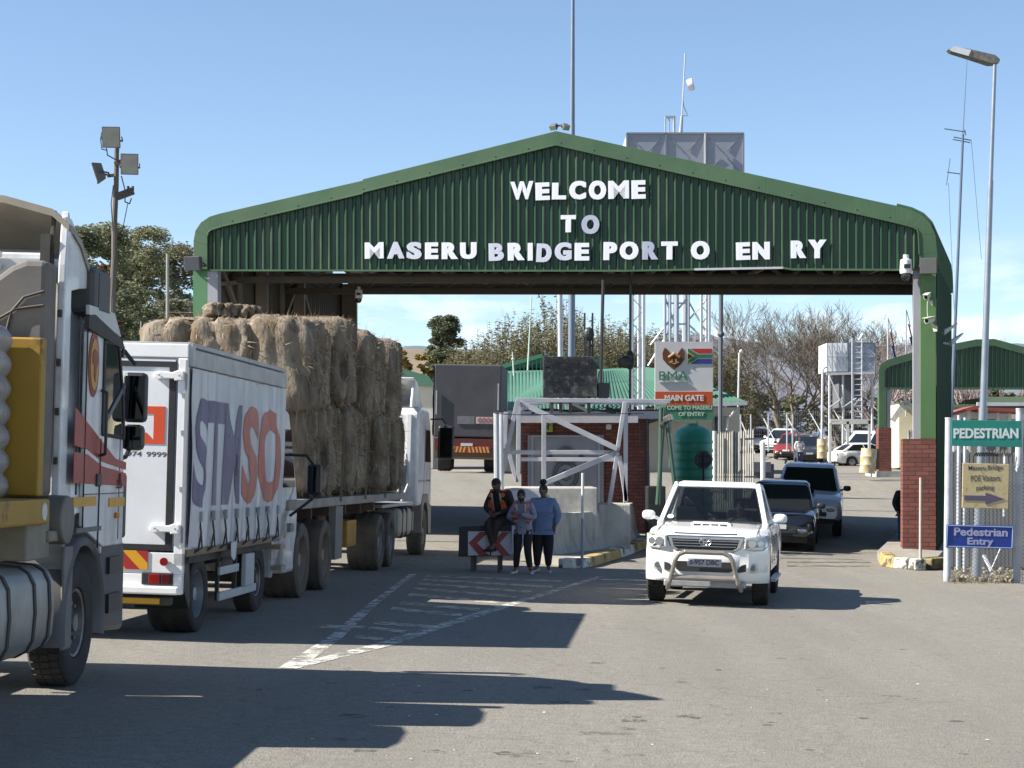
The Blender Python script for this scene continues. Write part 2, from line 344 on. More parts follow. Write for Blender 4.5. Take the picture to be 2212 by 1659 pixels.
# litter specks on the asphalt
b = MB()
for k in range(140):
    p = GP(random.uniform(500, 2200), 1300+random.random()**.6*355, .006); s = random.uniform(.006, .02); a = random.uniform(0, 3)
    c_, s_ = math.cos(a)*s, math.sin(a)*s*.6
    b.poly([p+V((c_, s_, 0)), p+V((-s_, c_, .004)), p+V((-c_, -s_, 0)), p+V((s_, -c_, 0))])
tag(b.build('litter', M('litter', (.5, .47, .4), .9, isl=.6)), 'small scraps and pebbles scattered over the asphalt', 'litter', kind='stuff')
# far hills
def hill(name, pts, d, thick, mat, base=-20):
    b = MB(); r0 = []; r1 = []; r2 = []
    for x, y in pts:
        p = P(x, y, d); r1.append(p); r0.append(V((p.x, d-thick, base))); r2.append(V((p.x, d+thick, base)))
    n = len(pts); b.add(r0+r1+r2, [(j*n+i, j*n+i+1, (j+1)*n+i+1, (j+1)*n+i) for j in range(2) for i in range(n-1)])
    return tag(b.build(name, mat, smooth=True, ang=80), kind='structure')
random.seed(5)
def ridge(x0, x1, ys, st=12, amp=2.5):
    return [(x, interp(x, ys)+noise.noise((x*.02, 1.3, ys[0][1]))*amp*2+noise.noise((x*.09, 4, 0))*amp) for x in range(x0, x1, st)]
hill('hill', ridge(-900, 3200, [(-900, 760), (700, 765), (900, 748), (1100, 760), (1500, 722), (1700, 745), (2100, 748), (2212, 742), (3200, 735)]), 2400, 500, M('far_hill', (.1, .12, .16), .95, 0, (.15, .15, .18), .01, .8))  # distance haze is put into the bluish colour of this ridge
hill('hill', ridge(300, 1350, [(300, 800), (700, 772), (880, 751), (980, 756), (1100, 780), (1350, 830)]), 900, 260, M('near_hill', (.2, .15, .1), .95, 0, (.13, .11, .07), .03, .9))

# kerbs with flaking yellow and white paint
def kerbmat(name, col):
    return M(name, col, .8, 0, tuple(c*.8 for c in col), 6, .6, bump=.4, bscale=20, dirt=(.05, .05, .045), damt=.95, dscale=3.2, dlo=.52, dhi=.6)
k_white, k_yel = kerbmat('kerb_white', (.62, .6, .54)), kerbmat('kerb_yellow', (.38, .27, .1))
def kerb_stone(a, c_, wid, h, mat, toward):
    a, c_ = V(a), V(c_); d = (c_-a).normalized(); n = V((-d.y, d.x, 0)); n = n if n.dot(V(toward)) > 0 else -n
    b = MB(); b.hexa([a, c_, c_+n*wid, a+n*wid, a+n*.05+V((0, 0, h)), c_+n*.05+V((0, 0, h)), c_+n*wid+V((0, 0, h)), a+n*wid+V((0, 0, h))])
    return b.build('kerb_stone', mat, bevel=.025, loc=a, fix=True)
def kerb_run(pix, h, towards, label, mats, wid=.3, grp=None):
    root = None
    for k, (a, c_) in enumerate(zip(pix, pix[1:])):
        A, C = GP(*a), GP(*c_); d = (C-A).normalized()*.012
        o = kerb_stone(A+d, C-d, wid, h, mats[k%len(mats)], towards)
        if root is None: root = thing('painted_kerb', label, 'kerb', A, grp)
        o.parent = root; o.location = o.location-root.location
    return root
kerb_run([(1213, 1228), (1240, 1229), (1280, 1225), (1304, 1218), (1345, 1205), (1372, 1195), (1400, 1184), (1412, 1178)], .2, (0, 1, 0), 'kerb of the centre island below the concrete barriers, flaking yellow and white', [k_white, k_white, k_yel, k_yel, k_white, k_yel, k_white], .35)
kerb_run([(1897, 1214), (1903, 1223), (1928, 1228), (1960, 1230), (1986, 1230), (2028, 1226)], .24, (1, .35, 0), 'kerb round the foot of the right brick pier, yellow end and flaking white stones', [k_yel, k_yel, k_white, k_white, kerbmat('kerb_sooty', (.25, .19, .07))], .3)
def pad(pix, h, mat, name='island'):
    b = MB(); lo = [GP(x, y) for x, y in pix]; b.prism([p+V((0, 0, -.1)) for p in lo], (0, 0, h+.1)); return tag(b.build(name, mat), kind='structure')
pad([(1903, 1217), (1985, 1224), (2026, 1220), (2052, 1190), (1990, 1165), (1938, 1166), (1895, 1208)], .19, M('dirty_slab', (.27, .25, .21), .9, 0, (.2, .185, .155), 2, .8, bump=.4))
pad([(1222, 1224), (1278, 1220), (1342, 1201), (1398, 1182), (1430, 1160), (1420, 1142), (1240, 1150), (1130, 1190), (1150, 1215)], .15, _mc['dirty_slab'])

# ---------------- lettering
def text_geo(s, size=1.0, off=0.0, ext=0.0, align='LEFT', shear=0):
    c = bpy.data.curves.new('t', 'FONT'); c.body = s; c.size = size; c.offset = off; c.extrude = ext; c.align_x = align; c.shear = shear; c.resolution_u = 4
    o = bpy.data.objects.new('t', c); COL.objects.link(o); dg = bpy.context.evaluated_depsgraph_get()
    me = bpy.data.meshes.new_from_object(o.evaluated_get(dg)); vs = [v.co.copy() for v in me.vertices]; fs = [tuple(p.vertices) for p in me.polygons]
    bpy.data.objects.remove(o); bpy.data.curves.remove(c); bpy.data.meshes.remove(me); return vs, fs
def text_fit(b, s, o, ux, uy, wdt, hgt, off=.02, depth=.01, mi=0, fit=True):
    """lay s into the rectangle with lower-left corner o, unit axes ux, uy"""
    vs, fs = text_geo(s, 1, off, .5)
    x0, x1 = min(v.x for v in vs), max(v.x for v in vs); y0, y1 = min(v.y for v in vs), max(v.y for v in vs)
    ux, uy = V(ux).normalized(), V(uy).normalized(); n = ux.cross(uy)
    b.add([V(o)+ux*((v.x-x0)/(x1-x0)*wdt)+uy*((v.y-y0)/(y1-y0)*hgt)+n*(v.z*depth) for v in vs], fs, mi)
X_, Z_ = V((1, 0, 0)), V((0, 0, 1))

# ---------------- the big canopy
CA = R(8); C0 = V((10.05, 44.0, 0))              # right front corner and turn of its front
CU = V((-math.cos(CA), math.sin(CA), 0))         # leftwards along the front
CN = V((-math.sin(CA), -math.cos(CA), 0))        # out of the front, towards the road users
def cp(px, py, out=0.0):                         # point of the front plane, moved outwards
    k = (px-CX)/F; kz = (py-HY)/F
    r = V((k, 1, -kz)); o = C0+CN*out; t = (o-V((0, 0, 0))).dot(CN)/r.dot(CN)
    return V((r.x*t, r.y*t, CZ+r.z*t))
BACK = V((2.5, 9.2, .3))                          # to the rear of the skewed canopy
def cr(px, py): return cp(px, py)+BACK
can = thing('border_gate_canopy', 'large dark green corrugated gate canopy with a low gable spanning the road', 'canopy', gz(1, 45))
outer = [(418, 583), (418, 520), (422, 498), (434, 480), (452, 468), (475, 461), (783, 390), (784, 387), (1201, 283), (1370, 320), (1657, 383), (1935, 444), (1967, 452), (1992, 464), (2010, 482), (2021, 508), (2025, 545), (2025, 583)]
inner = [(448, 583), (448, 530), (448, 510), (450, 502), (455, 497), (480, 489), (783, 418), (784, 415), (1201, 313), (1370, 352), (1657, 417), (1935, 481), (1955, 486), (1972, 491), (1981, 496), (1984, 505), (1986, 550), (1986, 583)]
# trim that folds over the gable edge: one strip facing front with a lip, jointed like sheet metal
b = MB()
for i in range(len(outer)-1):
    a, c_, d_, e_ = outer[i], outer[i+1], inner[i+1], inner[i]
    b.hexa([cp(*a, -.1), cp(*c_, -.1), cp(*d_, -.1), cp(*e_, -.1), cp(*a, .09), cp(*c_, .09), cp(*d_, .105), cp(*e_, .105)])
for i in range(2, len(inner)-2):
    b.bar(cp(*inner[i], .11), cp(*inner[i+1], .11), .035, .035)
b.build('gable_trim', green_paint, can, bevel=.01)
b = MB()
for i in range(90):
    t = i/89; px = lerp(430, 2010, t)
    k = interp(px, outer[4:14]); m_ = interp(px, inner[4:14])
    if 470 < px < 1960 and i%4 == 0: b.sph(cp(px, lerp(k, m_, .75), .1), .018, 6, 4)
b.build('rivet', dark_steel, can)
# ribbed sheeting; the lower edge is bent up between 1500 and 1700
def bot(px): return interp(px, [(440, 583), (1350, 584), (1440, 583.5), (1500, 581), (1690, 577.5), (1705, 580), (1720, 582), (2000, 582)])
b = MB(); x = 448.0; prof = []; random.seed(2)
while x < 1986:
    prof += [(x, 0), (x+9.8, 0), (x+13.6, .062), (x+15.8, .062), (x+16.8, 0)]; x += 17.8
top = lambda px: interp(px, [(447, 510), (455, 500), (480, 489), (783, 417), (1201, 313), (1370, 352), (1657, 417), (1955, 487), (1990, 500)])
vs = []; NZ = 9
for px, o in prof:
    px = min(px, 1986); ty = top(px)-4; by = bot(px)
    dent = .02*noise.noise((px*.02, 3, 0))
    for j in range(NZ):
        t = j/(NZ-1); buckle = dent+(.035*max(0, 1-abs(t-1)*4)*noise.noise((px*.05, 7, 0)) if 1480 < px < 1730 else 0)
        vs.append(cp(px, lerp(ty, by, t), o+buckle))
b.add(vs, [(i*NZ+j, (i+1)*NZ+j, (i+1)*NZ+j+1, i*NZ+j+1) for i in range(len(prof)-1) for j in range(NZ-1)])
b.build('gable_sheeting', M('sheet_green', (.011, .042, .02), .42, 0, (.017, .058, .027), .9, .8, dirt=(.1, .13, .08), damt=.5, dscale=1.6, vec=(1, 1, .16)), can)
b = MB()
for a, c_ in ((448, 1350), (1350, 1505), (1505, 1690), (1690, 1712), (1712, 1986)):
    b.bar(cp(a, bot(a)+1, .06), cp(c_, bot(c_)+1, .06), .05, .045)
b.build('edge_flashing', green_paint, can)
b = MB(); b.bar(cp(1500, 582, .1), cp(1692, 578.5, .16), .06, .05); b.build('bent_gutter', galv_light, can)
# roof: skin from front outline to rear, with underside
b = MB(); ro = [cp(x, y, -.1) for x, y in outer]; rr = [p+BACK for p in ro]; th = V((0, 0, -.08))
n = len(ro)
ri = [cp(*p, -.1) for p in [(lerp(a[0], i_[0], .35), lerp(a[1], i_[1], .35)) for a, i_ in zip(outer, inner)]]; rk = [p+BACK for p in ri]
b.add(ro+rr+ri+rk, [(i, i+1, n+i+1, n+i) for i in range(n-1)]+[(2*n+i, 2*n+i+1, 3*n+i+1, 3*n+i) for i in range(n-1)]+[(n+i, n+i+1, 3*n+i+1, 3*n+i) for i in range(n-1)])
b.build('roof', M('roof_green', (.04, .11, .05), .5), can)
b = MB(); k0 = 10
for t in [i/22 for i in range(23)]:
    for q in range(11, n-1):
        b.bar(ro[q]+BACK*t+V((.02, -.02, .02)), ro[q+1]+BACK*t+V((.02, -.02, .02)), .06, .05)
    b.cut()
b.each('roof_rib', M('roof_green', (.04, .11, .05)), can)
# trusses: front and rear bottom chords with web members, painted dark
b = MB()
def chord(off, y0, y1, webs, x0=450, x1=1986):
    sh = lambda px, py: cp(px, py, 0)+BACK*off
    return sh
for off, yy in ((.12, 598), (.5, 604)):
    sh = lambda px, py: cp(px, py, -.15)+BACK*off
    L0, R0 = 452, 1985
    b.bar(sh(L0, yy), sh(R0, yy), .16, .16)
    b.bar(sh(L0, yy-38), sh(R0, yy-38), .1, .1)
    k = 0; x = L0
    while x+95 < R0:
        b.bar(sh(x, yy), sh(x+48, yy-38), .08, .08); b.bar(sh(x+48, yy-38), sh(x+95, yy), .08, .08); x += 95
b.build('roof_truss', dark_steel, can)
rail_m = M('rail_brown', (.16, .13, .1), .6, 0, (.1, .08, .06), 2, .6)
b = MB(); sh = lambda px, py, k=1.0: cp(px, py, 0)+BACK*k
zr = lambda px, py: P(px, py, sh(lerp(448, 1986, (px-750)/(1975-750)), 583).y)
A, B_ = zr(752, 611), zr(1975, 609); b.bar(A, B_, .12, .2)
b.build('rear_rail', rail_m, can)
b = MB(); A, B_ = zr(752, 622), zr(1975, 622); b.bar(A+V((0, .1, 0)), B_+V((0, .1, 0)), .2, .32)
b.build('rear_beam', dark_steel, can)
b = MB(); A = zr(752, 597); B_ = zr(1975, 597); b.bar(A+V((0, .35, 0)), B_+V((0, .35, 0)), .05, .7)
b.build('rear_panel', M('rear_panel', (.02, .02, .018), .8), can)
b = MB()
for x0, y0, x1, y1 in ((950, 585, 1010, 609), (1085, 585, 1140, 612), (1310, 583, 1340, 609), (1420, 583, 1380, 611), (1650, 583, 1585, 609), (1905, 583, 1820, 609), (1048, 585, 1048, 611), (1365, 583, 1365, 611), (1583, 583, 1583, 610), (1803, 583, 1803, 610)):
    b.bar(P(x0, y0-4, 50.5), P(x1, y1, 51.5), .09, .09); b.cut()
b.each('roof_brace', rail_m, can)
# columns
def col_box(b, px0, px1, y0, y1, out, dep):
    p = [cp(px0, y0, out), cp(px1, y0, out), cp(px1, y1, out), cp(px0, y1, out)]; b.prism(p, CN*-dep)
b = MB(); col_box(b, 1973, 1987.5, 584, 948, .02, .3); b.build('steel_column', grey_column, can)
b = MB(); col_box(b, 1988, 2022, 570, 948, .12, .5); b.build('column_cladding', M('col_green', (.06, .13, .05), .5, 0, (.09, .17, .055), .7, .9, dirt=(.03, .09, .04), damt=.8, dscale=1.4, vec=(1, 1, .6)), can, bevel=.01)
b = MB(); pa = cp(1950, 948, .2); pb = cp(2022, 948, .2); b.prism([V((pa.x, pa.y, -.1)), V((pb.x, pb.y, -.1)), pb, pa], CN*-.75)
brk = brick_mat('red_brick', h=.105, w=.27)
b.build('brick_pier', brk, can)
# side of the right leg, seen in sharp perspective
S0 = cp(2023, 583, -.1); 
def sidep(t, py):
    p = cp(2023, py, -.1); q = p+BACK*t; return q
b = MB(); d0, d1 = 0.02, 1.0
def leg(y0, y1, t0, t1, mat, nm):
    b = MB(); z0 = cp(2023, y0, -.1).z; z1 = cp(2023, y1, -.1).z; a = cp(2023, 583, -.1); q0 = a+BACK*t0; q1 = a+BACK*t1
    b.prism([V((q0.x, q0.y, z0)), V((q1.x, q1.y, z0)), V((q1.x, q1.y, z1)), V((q0.x, q0.y, z1))], (-.25, 0, 0)); b.build(nm, mat, can)
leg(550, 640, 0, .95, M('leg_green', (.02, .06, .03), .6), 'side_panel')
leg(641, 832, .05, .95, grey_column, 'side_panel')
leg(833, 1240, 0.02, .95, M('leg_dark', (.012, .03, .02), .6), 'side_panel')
b = MB()
for t in [i/14 for i in range(15)]:
    a = cp(2023, 583, -.1)+BACK*t*.95+V((.03, 0, 0)); b.bar(V((a.x, a.y, G(a.x, a.y))), V((a.x, a.y, cp(2023, 560).z)), .05, .05); b.cut()
b.each('side_rib', M('leg_rib', (.03, .075, .04), .6), can)
# left side: steel column, green cladding, wall between the frames
b = MB(); col_box(b, 448, 470, 584, 1150, .05, .3); b.build('steel_column', grey_column, can)
b = MB(); col_box(b, 417, 447.5, 584, 1150, .05, .35); b.build('column_cladding', M('col_green2', (.06, .17, .08), .5, 0, (.09, .21, .09), .7, .9), can)
def LB(t, z): p = cp(452, 583, -.1)+BACK*t; return V((p.x, p.y, z))
b = MB(); nr = 60; vs = []
for i in range(nr*4+1):
    t = i/(nr*4); o = .04 if i%4 in (1, 2) else 0; p = LB(t, 0)+V((o, 0, 0)); vs += [V((p.x, p.y, .1)), V((p.x, p.y, 7.6))]
b.add(vs, [(2*i, 2*i+2, 2*i+3, 2*i+1) for i in range(nr*4)])
b.build('side_wall', M('side_brown', (.07, .062, .05), .7, 0, (.1, .09, .07), 1, .6), can)
b = MB()
for t in (.3, .58, .985):
    p = LB(t, 0)+V((.16, 0, 0)); b.b2((p.x-.1, p.y-.2, 0), (p.x+(.34 if t > .9 else .2), p.y+.15, 7.5)); b.cut()
b.each('wall_column', rail_m, can)
b = MB()
for t0, z0, t1, z1 in ((0, 7.3, .3, 4.4), (.3, 4.4, .58, 7.3), (.58, 7.3, .85, 4.2), (0, 6.6, .3, 7.0), (.15, 7.4, .15, 4), (.45, 7.4, .45, 4)):
    a, c_ = LB(t0, z0)+V((.2, 0, 0)), LB(t1, z1)+V((.2, 0, 0)); b.bar(a, c_, .1, .1); b.cut()
b.each('wall_brace', rail_m, can)
# letters
lw = M('letter_white', (.72, .73, .78), .5, 0, (.66, .67, .72), 2, .5); lg = M('letter_grey', (.4, .42, .52), .5); lm = M('letter_mid', (.55, .57, .65), .5)
LET = [('W', 1103, 1153, 393, 432), ('E', 1157, 1188, 395, 433), ('L', 1192, 1223, 395, 431), ('C', 1229, 1266, 391, 431), ('O', 1272, 1310, 391, 432), ('M', 1314, 1359, 391, 430), ('E', 1364, 1395, 390, 430),
 ('T', 1211, 1244, 465, 502), ('O', 1256, 1295, 465, 506), ('M', 788, 829, 524, 559), ('A', 836, 874, 523, 559), ('S', 878, 911, 523, 560), ('E', 918, 947, 524, 560), ('R', 954, 990, 524, 560), ('U', 994, 1030, 524, 560),
 ('B', 1056, 1089, 526, 564), ('R', 1097, 1134, 525, 563), ('I', 1140, 1151, 525, 563), ('D', 1158, 1191, 526, 566), ('G', 1198, 1235, 524, 563), ('E', 1241, 1273, 525, 563), ('P', 1303, 1333, 523, 562), ('O', 1338, 1379, 522, 561), ('R', 1387, 1422, 522, 561), ('T', 1428, 1464, 522, 561),
 ('O', 1492, 1533, 521, 561), ('E', 1590, 1621, 524, 562), ('N', 1625, 1663, 523, 561), ('R', 1708, 1742, 520, 558), ('Y', 1745, 1785, 518, 558)]
for i, (ch, x0, x1, y0, y1) in enumerate(LET):
    b = MB(); o = cp(x0, y1, .085); wd = (cp(x1, y1, .085)-o).length; hg = cp(x0, y0, .085).z-o.z
    tl = -.045 if ch == 'D' else random.uniform(-.02, .02)
    bd = .035
    for q_ in (0, 1): text_fit(b, ch, o-CU*bd*q_+CN*.006*q_, (-CU+V((0, 0, tl))), V((0, 0, 1))+CU*tl, wd-bd, hg, .022 if ch in 'MW' else .04 if ch == 'B' else .05, .03)
    if ch == 'B':
        vs = b.v; c0 = sum(vs, V())/len(vs)
    o_ = b.build('letter', lg if i in (8, 23) else lm if i in (10, 11, 15, 18, 19) else lw, can)
    if i == 15: o_['label'] = 'peeling broken letter B'
# ---------------- lamps and cameras on the canopy
def floodlight(label, c, yaw, pitch, s=(.44, .16, .4), grp='floodlights', lens=None, body=None):
    t = thing('floodlight', label, 'floodlight', c, grp); m = Matrix.Rotation(yaw, 4, 'Z')@Matrix.Rotation(pitch, 4, 'X')
    t.rotation_euler = m.to_euler(); w_, d_, h_ = s
    b = MB(); f = [(-w_/2, -d_/2, -h_/2), (w_/2, -d_/2, -h_/2), (w_/2, -d_/2, h_/2), (-w_/2, -d_/2, h_/2)]; k = [(x*.72, d_/2, z*.72) for x, y, z in f]
    b.loft([f, k]); b.build('housing', body or M('flood_body', (.1, .1, .095), .6), t, local=True, bevel=.012)
    b = MB(); b.box((0, -d_/2-.008, 0), (w_*.9, .012, h_*.9)); b.build('lens', lens or M('flood_lens', (.28, .29, .27), .25, 0, (.36, .36, .33), 4, .6), t, local=True)
    b = MB(); b.bar((-w_/2-.02, 0, 0), (-w_/2-.02, .2, -.1), .02, .04); b.bar((w_/2+.02, 0, 0), (w_/2+.02, .2, -.1), .02, .04); b.bar((-w_/2-.02, .2, -.1), (w_/2+.02, .2, -.1), .02, .04); b.build('bracket', dark_steel, t, local=True)
    return t
floodlight('box floodlight on the left corner of the green canopy', cp(420, 568, .35), R(-12), R(12), (.42, .34, .36), lens=M('flood_grey', (.09, .1, .12), .3))
floodlight('box floodlight on the right corner of the green canopy', cp(2006, 574, .4), R(-14), R(8), (.4, .3, .38), lens=M('flood_grey2', (.13, .13, .13), .3))
def ptz(label, c, s=1.0, dark=.5):
    t = thing('security_camera', label, 'camera', c, 'dome cameras on the canopy')
    b = MB(); b.lathe([(0, .24*s), (.05*s, .24*s), (.05*s, .17*s), (.1*s, .15*s), (.11*s, -.05*s), (.1*s, -.09*s), (0, -.09*s)], None, 16); b.build('housing', M('cam_white', (.72, .72, .72), .35), t, local=True, smooth=True)
    b = MB(); b.sph((0, 0, -.12*s), (.09*s, .09*s, .1*s), 14, 8); b.build('dome', glass, t, local=True, smooth=True)
    b = MB(); b.box((0, -.1*s, .03*s), (.11*s, .04*s, .07*s)); b.build('window', black_plastic, t, local=True)
    return t
ptz('white dome camera under the right end of the gable', cp(1957, 580, .25), 1.35)
ptz('small dome camera hanging below the left part of the rear beam', P(775, 638, 50), .95)
def bullet(label, c, tgt, s=1.0, mat=None):
    t = thing('bullet_camera', label, 'camera', c, 'bullet cameras on the green column'); q = (V(tgt)).to_track_quat('Y', 'Z'); t.rotation_euler = q.to_euler()
    b = MB(); b.cyl((0, -.12*s, 0), (0, .12*s, 0), .045*s, .05*s, 12); b.box((0, .02*s, .055*s), (.11*s, .3*s, .012*s)); b.build('housing', M('cam_cream', (.5, .52, .42), .5), t, local=True, bevel=.004)
    b = MB(); b.cyl((0, .121*s, 0), (0, .125*s, 0), .035*s, n=12); b.build('lens', glass, t, local=True)
    b = MB(); b.bar((0, -.05*s, -.04*s), (0, -.14*s, -.14*s), .03*s); b.box((0, -.14*s, -.16*s), (.13*s, .03*s, .1*s)); b.build('bracket', M('cam_cream'
, (.5, .52, .42)), t, local=True); return t
bullet('upper bullet camera on the green column front', cp(2003, 640, .3), (-.5, -1, -.3), 1.2)
bullet('lower bullet camera on the green column front', cp(2008, 692, .3), (-.8, -1, -.2), 1.35)
b = MB(); b.tube([cp(2004, 650, .2), cp(2003, 668, .19), cp(2004, 685, .2)], .012); tag(b.build('cable', M('cable_pale', (.4, .42, .33), .6), loc=cp(2003, 668, .2)), 'pale cable running between the two cameras on the green column', 'cable')
def wedge_lamp(label, c, dirv):
    t = thing('wedge_lamp', label, 'lamp', c, 'slanted lamps on the column side'); u = V(dirv).normalized()
    b = MB(); q = u*.42; b.prism([(0, 0, -.03), tuple(q), tuple(q+V((0, 0, .03))), (0, 0, .12)], (0, .25, 0)); b.build('housing', galv_light, t, local=True, bevel=.01)
    b = MB(); b.bar((-.3, .1, .06), (0, .1, .03), .05); b.build('arm', galv, t, local=True)
wedge_lamp('upper slanted lamp on the outer side of the column', P(2040, 722, 46), (1, 0, .75))
wedge_lamp('lower slanted lamp on the outer side of the column', P(2055, 745, 46.6), (1, 0, .9))
for x, lb in ((1197, 'left'), (1221, 'right')):
    floodlight('small spotlight %s of the two on the canopy apex' % lb, cp(x, 273, -.6), R(-35 if lb == 'left' else 30), R(40), (.2, .14, .14), 'apex spotlights')
# ---------------- wheels
def wheel(root, x, y, r, wid, side, kind='truck', tmat=None, rmat=None, z=None, hub=True):
    """axis along local X, outer face towards side (+1/-1)"""
    z = r if z is None else z
    tmat = tmat or rubber; rmat = rmat or rim_grey
    m = Matrix.Translation((x, y, z))@Matrix.Rotation(R(90)*side, 4, 'Y')
    t = thing('wheel', None, None); t.parent = root; t.location = (0, 0, 0)
    rr = r*(.56 if kind == 'truck' else .64); h = wid
    b = MB(); prof = [(rr, -h), (r*.9, -h), (r*.985, -h+.04), (r, -h*.75), (r, -.07*h-.03), (r*.985, -.02), (r*.93, .0), (r*.8, .008), (rr*1.04, -.012), (rr, -.03)]
    b.lathe(prof, m, 40)
    for k in range(44):                       # tread blocks
        a = 2*math.pi*k/44
        for q in (-.24, -.5, -.78):
            c = V((r*1.003*math.cos(a+q), r*1.003*math.sin(a+q), h*q)); mm = m@Matrix.Translation(c)@Matrix.Rotation(a+q, 4, 'Z')
            p = [mm@V(w_) for w_ in ((-.02, -.028*r*2, -.03), (.006, -.028*r*2, -.03), (.006, .028*r*2, -.03), (-.02, .028*r*2, -.03), (-.02, -.028*r*2, .04), (.006, -.028*r*2, .04), (.006, .028*r*2, .04), (-.02, .028*r*2, .04))]
            b.hexa(p)
    b.build('tyre', tmat, t, local=True, smooth=True)
    b = MB()
    if kind == 'truck':
        b.lathe([(rr, -.035), (rr*.97, -.02), (rr*.9, -.03), (rr*.82, -.1), (rr*.62, -.13), (rr*.56, -.1), (rr*.5, -.09), (0, -.09)], m, 32)
        for k in range(10):
            a = 2*math.pi*k/10; c = m@V((rr*.56*math.cos(a), rr*.56*math.sin(a), -.085)); b.cyl(c, c+m.to_3x3()@V((0, 0, .035)), .018, n=6)
        b.cyl(m@V((0, 0, -.1)), m@V((0, 0, -.015)), rr*.33, rr*.25, 16)
    elif kind == 'deep':
        b.lathe([(rr, -.03), (rr*.97, -.02), (rr*.93, -.1), (rr*.9, -.2), (rr*.55, -.23), (rr*.5, -.17), (rr*.3, -.16), (rr*.28, -.05), (0, -.04)], m, 32)
    else:
        b.lathe([(rr, -.03), (rr*.97, -.015), (rr*.9, -.03), (rr*.86, -.09), (0, -.1)], m, 28)
        for k in range(6):
            a = 2*math.pi*k/6
            for q in (-.14, .14):
                p0 = m@V((rr*.12*math.cos(a), rr*.12*math.sin(a), -.03)); p1 = m@V((rr*.92*math.cos(a+q), rr*.92*math.sin(a+q), -.03)); b.bar(p0, p1, .04, .03)
        b.cyl(m@V((0, 0, -.1)), m@V((0, 0, -.015)), rr*.2, rr*.16, 14)
    b.build('rim', rmat, t, local=True, smooth=True)
    if kind == 'truck':
        b = MB()
        for k in range(10):
            a = 2*math.pi*(k+.5)/10; c = m@V((rr*.73*math.cos(a), rr*.73*math.sin(a), -.108)); b.cyl(c, c+m.to_3x3()@V((0, 0, .004)), .032*r/.5, n=12)
        b.build('hand_hole', black_plastic, t, local=True)
    return t
def arrowband(b, x0, x1, z0, z1, y, n, dirn=1):
    pass
chev = stripe_mat('chevron_board', (.6, .3, .01), (.32, .015, .012), .3, 1.0)
def mirror(root, pts, boxes, body=None):
    t = thing('mirror', None, None); t.parent = root; t.location = (0, 0, 0)
    for c, s in boxes:
        b = MB(); b.box(c, s); b.build('mirror_housing', body or black_plastic, t, local=True, bevel=min(s)*.35)
        b = MB(); b.box((c[0], c[1]-s[1]/2-.003, c[2]), (s[0]*.8, .006, s[2]*.86)); b.build('mirror_glass', M('mirror_glass', (.05, .055, .06), .05, 1), t, local=True)
    b = MB()
    for p in pts: b.tube(p, .022); b.cut()
    b.each('mirror_arm', black_plastic, t, local=True)
def poly_x(b, pts, x0, x1): b.prism([(x0, y, z) for y, z in pts], (x1-x0, 0, 0))      # side profile extruded across

arch = M('arch_grey', (.12, .12, .12), .6, 0, (.2, .18, .16), 2, .7)
# ---------------- near truck (tractor with a flat trailer of wrapped pallets)
T = thing('articulated_truck', 'white tractor truck with red stripes and beige roof deflector, nearest vehicle at the left edge', 'truck')
place(T, -3.65, 15.7, R(-2.1)); tx = 0.0
def silh(lo): return lo
# cab shell as side profile loft
cabp = [(-.5, .98), (-.5, 3.9), (-.3, 3.95), (.35, 3.9), (.75, 3.55), (1.05, 3.0), (1.28, 2.2), (1.4, 1.9), (1.42, 1.0), (1.3, .75), (.62, .8), (.62, .98)]
cabp = [(-.5, .98), (-.5, 3.6), (-.2, 3.66), (.45, 3.62), (.82, 3.4), (1.06, 3.05), (1.2, 2.6), (1.32, 2.1), (1.38, 1.75), (1.4, 1.05), (1.32, .72), (.7, .72), (.64, 1.05), (.5, 1.3), (.2, 1.46), (-.2, 1.46), (-.5, 1.3)]
b = MB(); poly_x(b, cabp, -2.45, -.03)
for v in b.v:
    if v.z > 2.9: v.x += (-1 if v.x > -1 else 1)*(v.z-2.9)*.32
b.build('cab', truck_white, T, local=True, bevel=.06)
# door skin panels and lines
b = MB(); poly_x(b, [(-.1, 1.35), (-.1, 3.0), (.95, 3.0), (1.18, 2.3), (1.3, 1.75), (1.3, 1.15), (.62, 1.15)], -.04, -.008)
b.build('door', truck_white, T, local=True, bevel=.012)
b = MB(); poly_x(b, [(.45, 2.14), (.45, 2.95), (.93, 2.95), (1.13, 2.5), (1.2, 2.12)], -.02, .0); b.build('side_window', glass, T, local=True)
b = MB(); b.tube([(.0, .45, 2.14), (.0, .45, 2.95), (.0, .93, 2.95), (.0, 1.13, 2.5), (.0, 1.2, 2.12), (.0, .45, 2.14)], .018); b.build('window_frame', black_plastic, T, local=True)
b = MB(); b.bar((.005, .47, 2.22), (.005, 1.18, 2.6), .015, .05); b.build('window_reflection_strip', M('reflection_grey', (.09, .1, .12), .4), T, local=True)  # grey bar laid over the glass as a painted reflection
def poly_panel(b, pts, x, t=.006): poly_x(b, pts, x, x+t)
red_st = M('truck_red', (.33, .022, .025), .35, 0, (.26, .02, .02), 2, .6, dirt=(.3, .2, .15), damt=.3)
b = MB(); poly_panel(b, [(-.42, 2.35), (-.42, 2.03), (.0, 2.0), (.5, 1.9), (1.34, 1.83), (1.34, 1.9), (.95, 1.93)], -.008)
poly_panel(b, [(-.42, 1.98), (-.42, 1.72), (1.35, 1.68), (1.34, 1.8), (.5, 1.86), (.0, 1.96)], -.008); b.build('red_stripe', red_st, T, local=True)
b = MB()
b.bar((-.003, -.1, 1.3), (-.003, -.1, 3.0), .012, .006); b.bar((-.003, .45, 3.0), (-.003, .45, 2.95), .01, .006); b.bar((-.003, -.1, 1.62), (-.003, 1.33, 1.62), .014, .006); b.bar((-.003, .4, 1.15), (-.003, .42, 2.1), .014, .006)
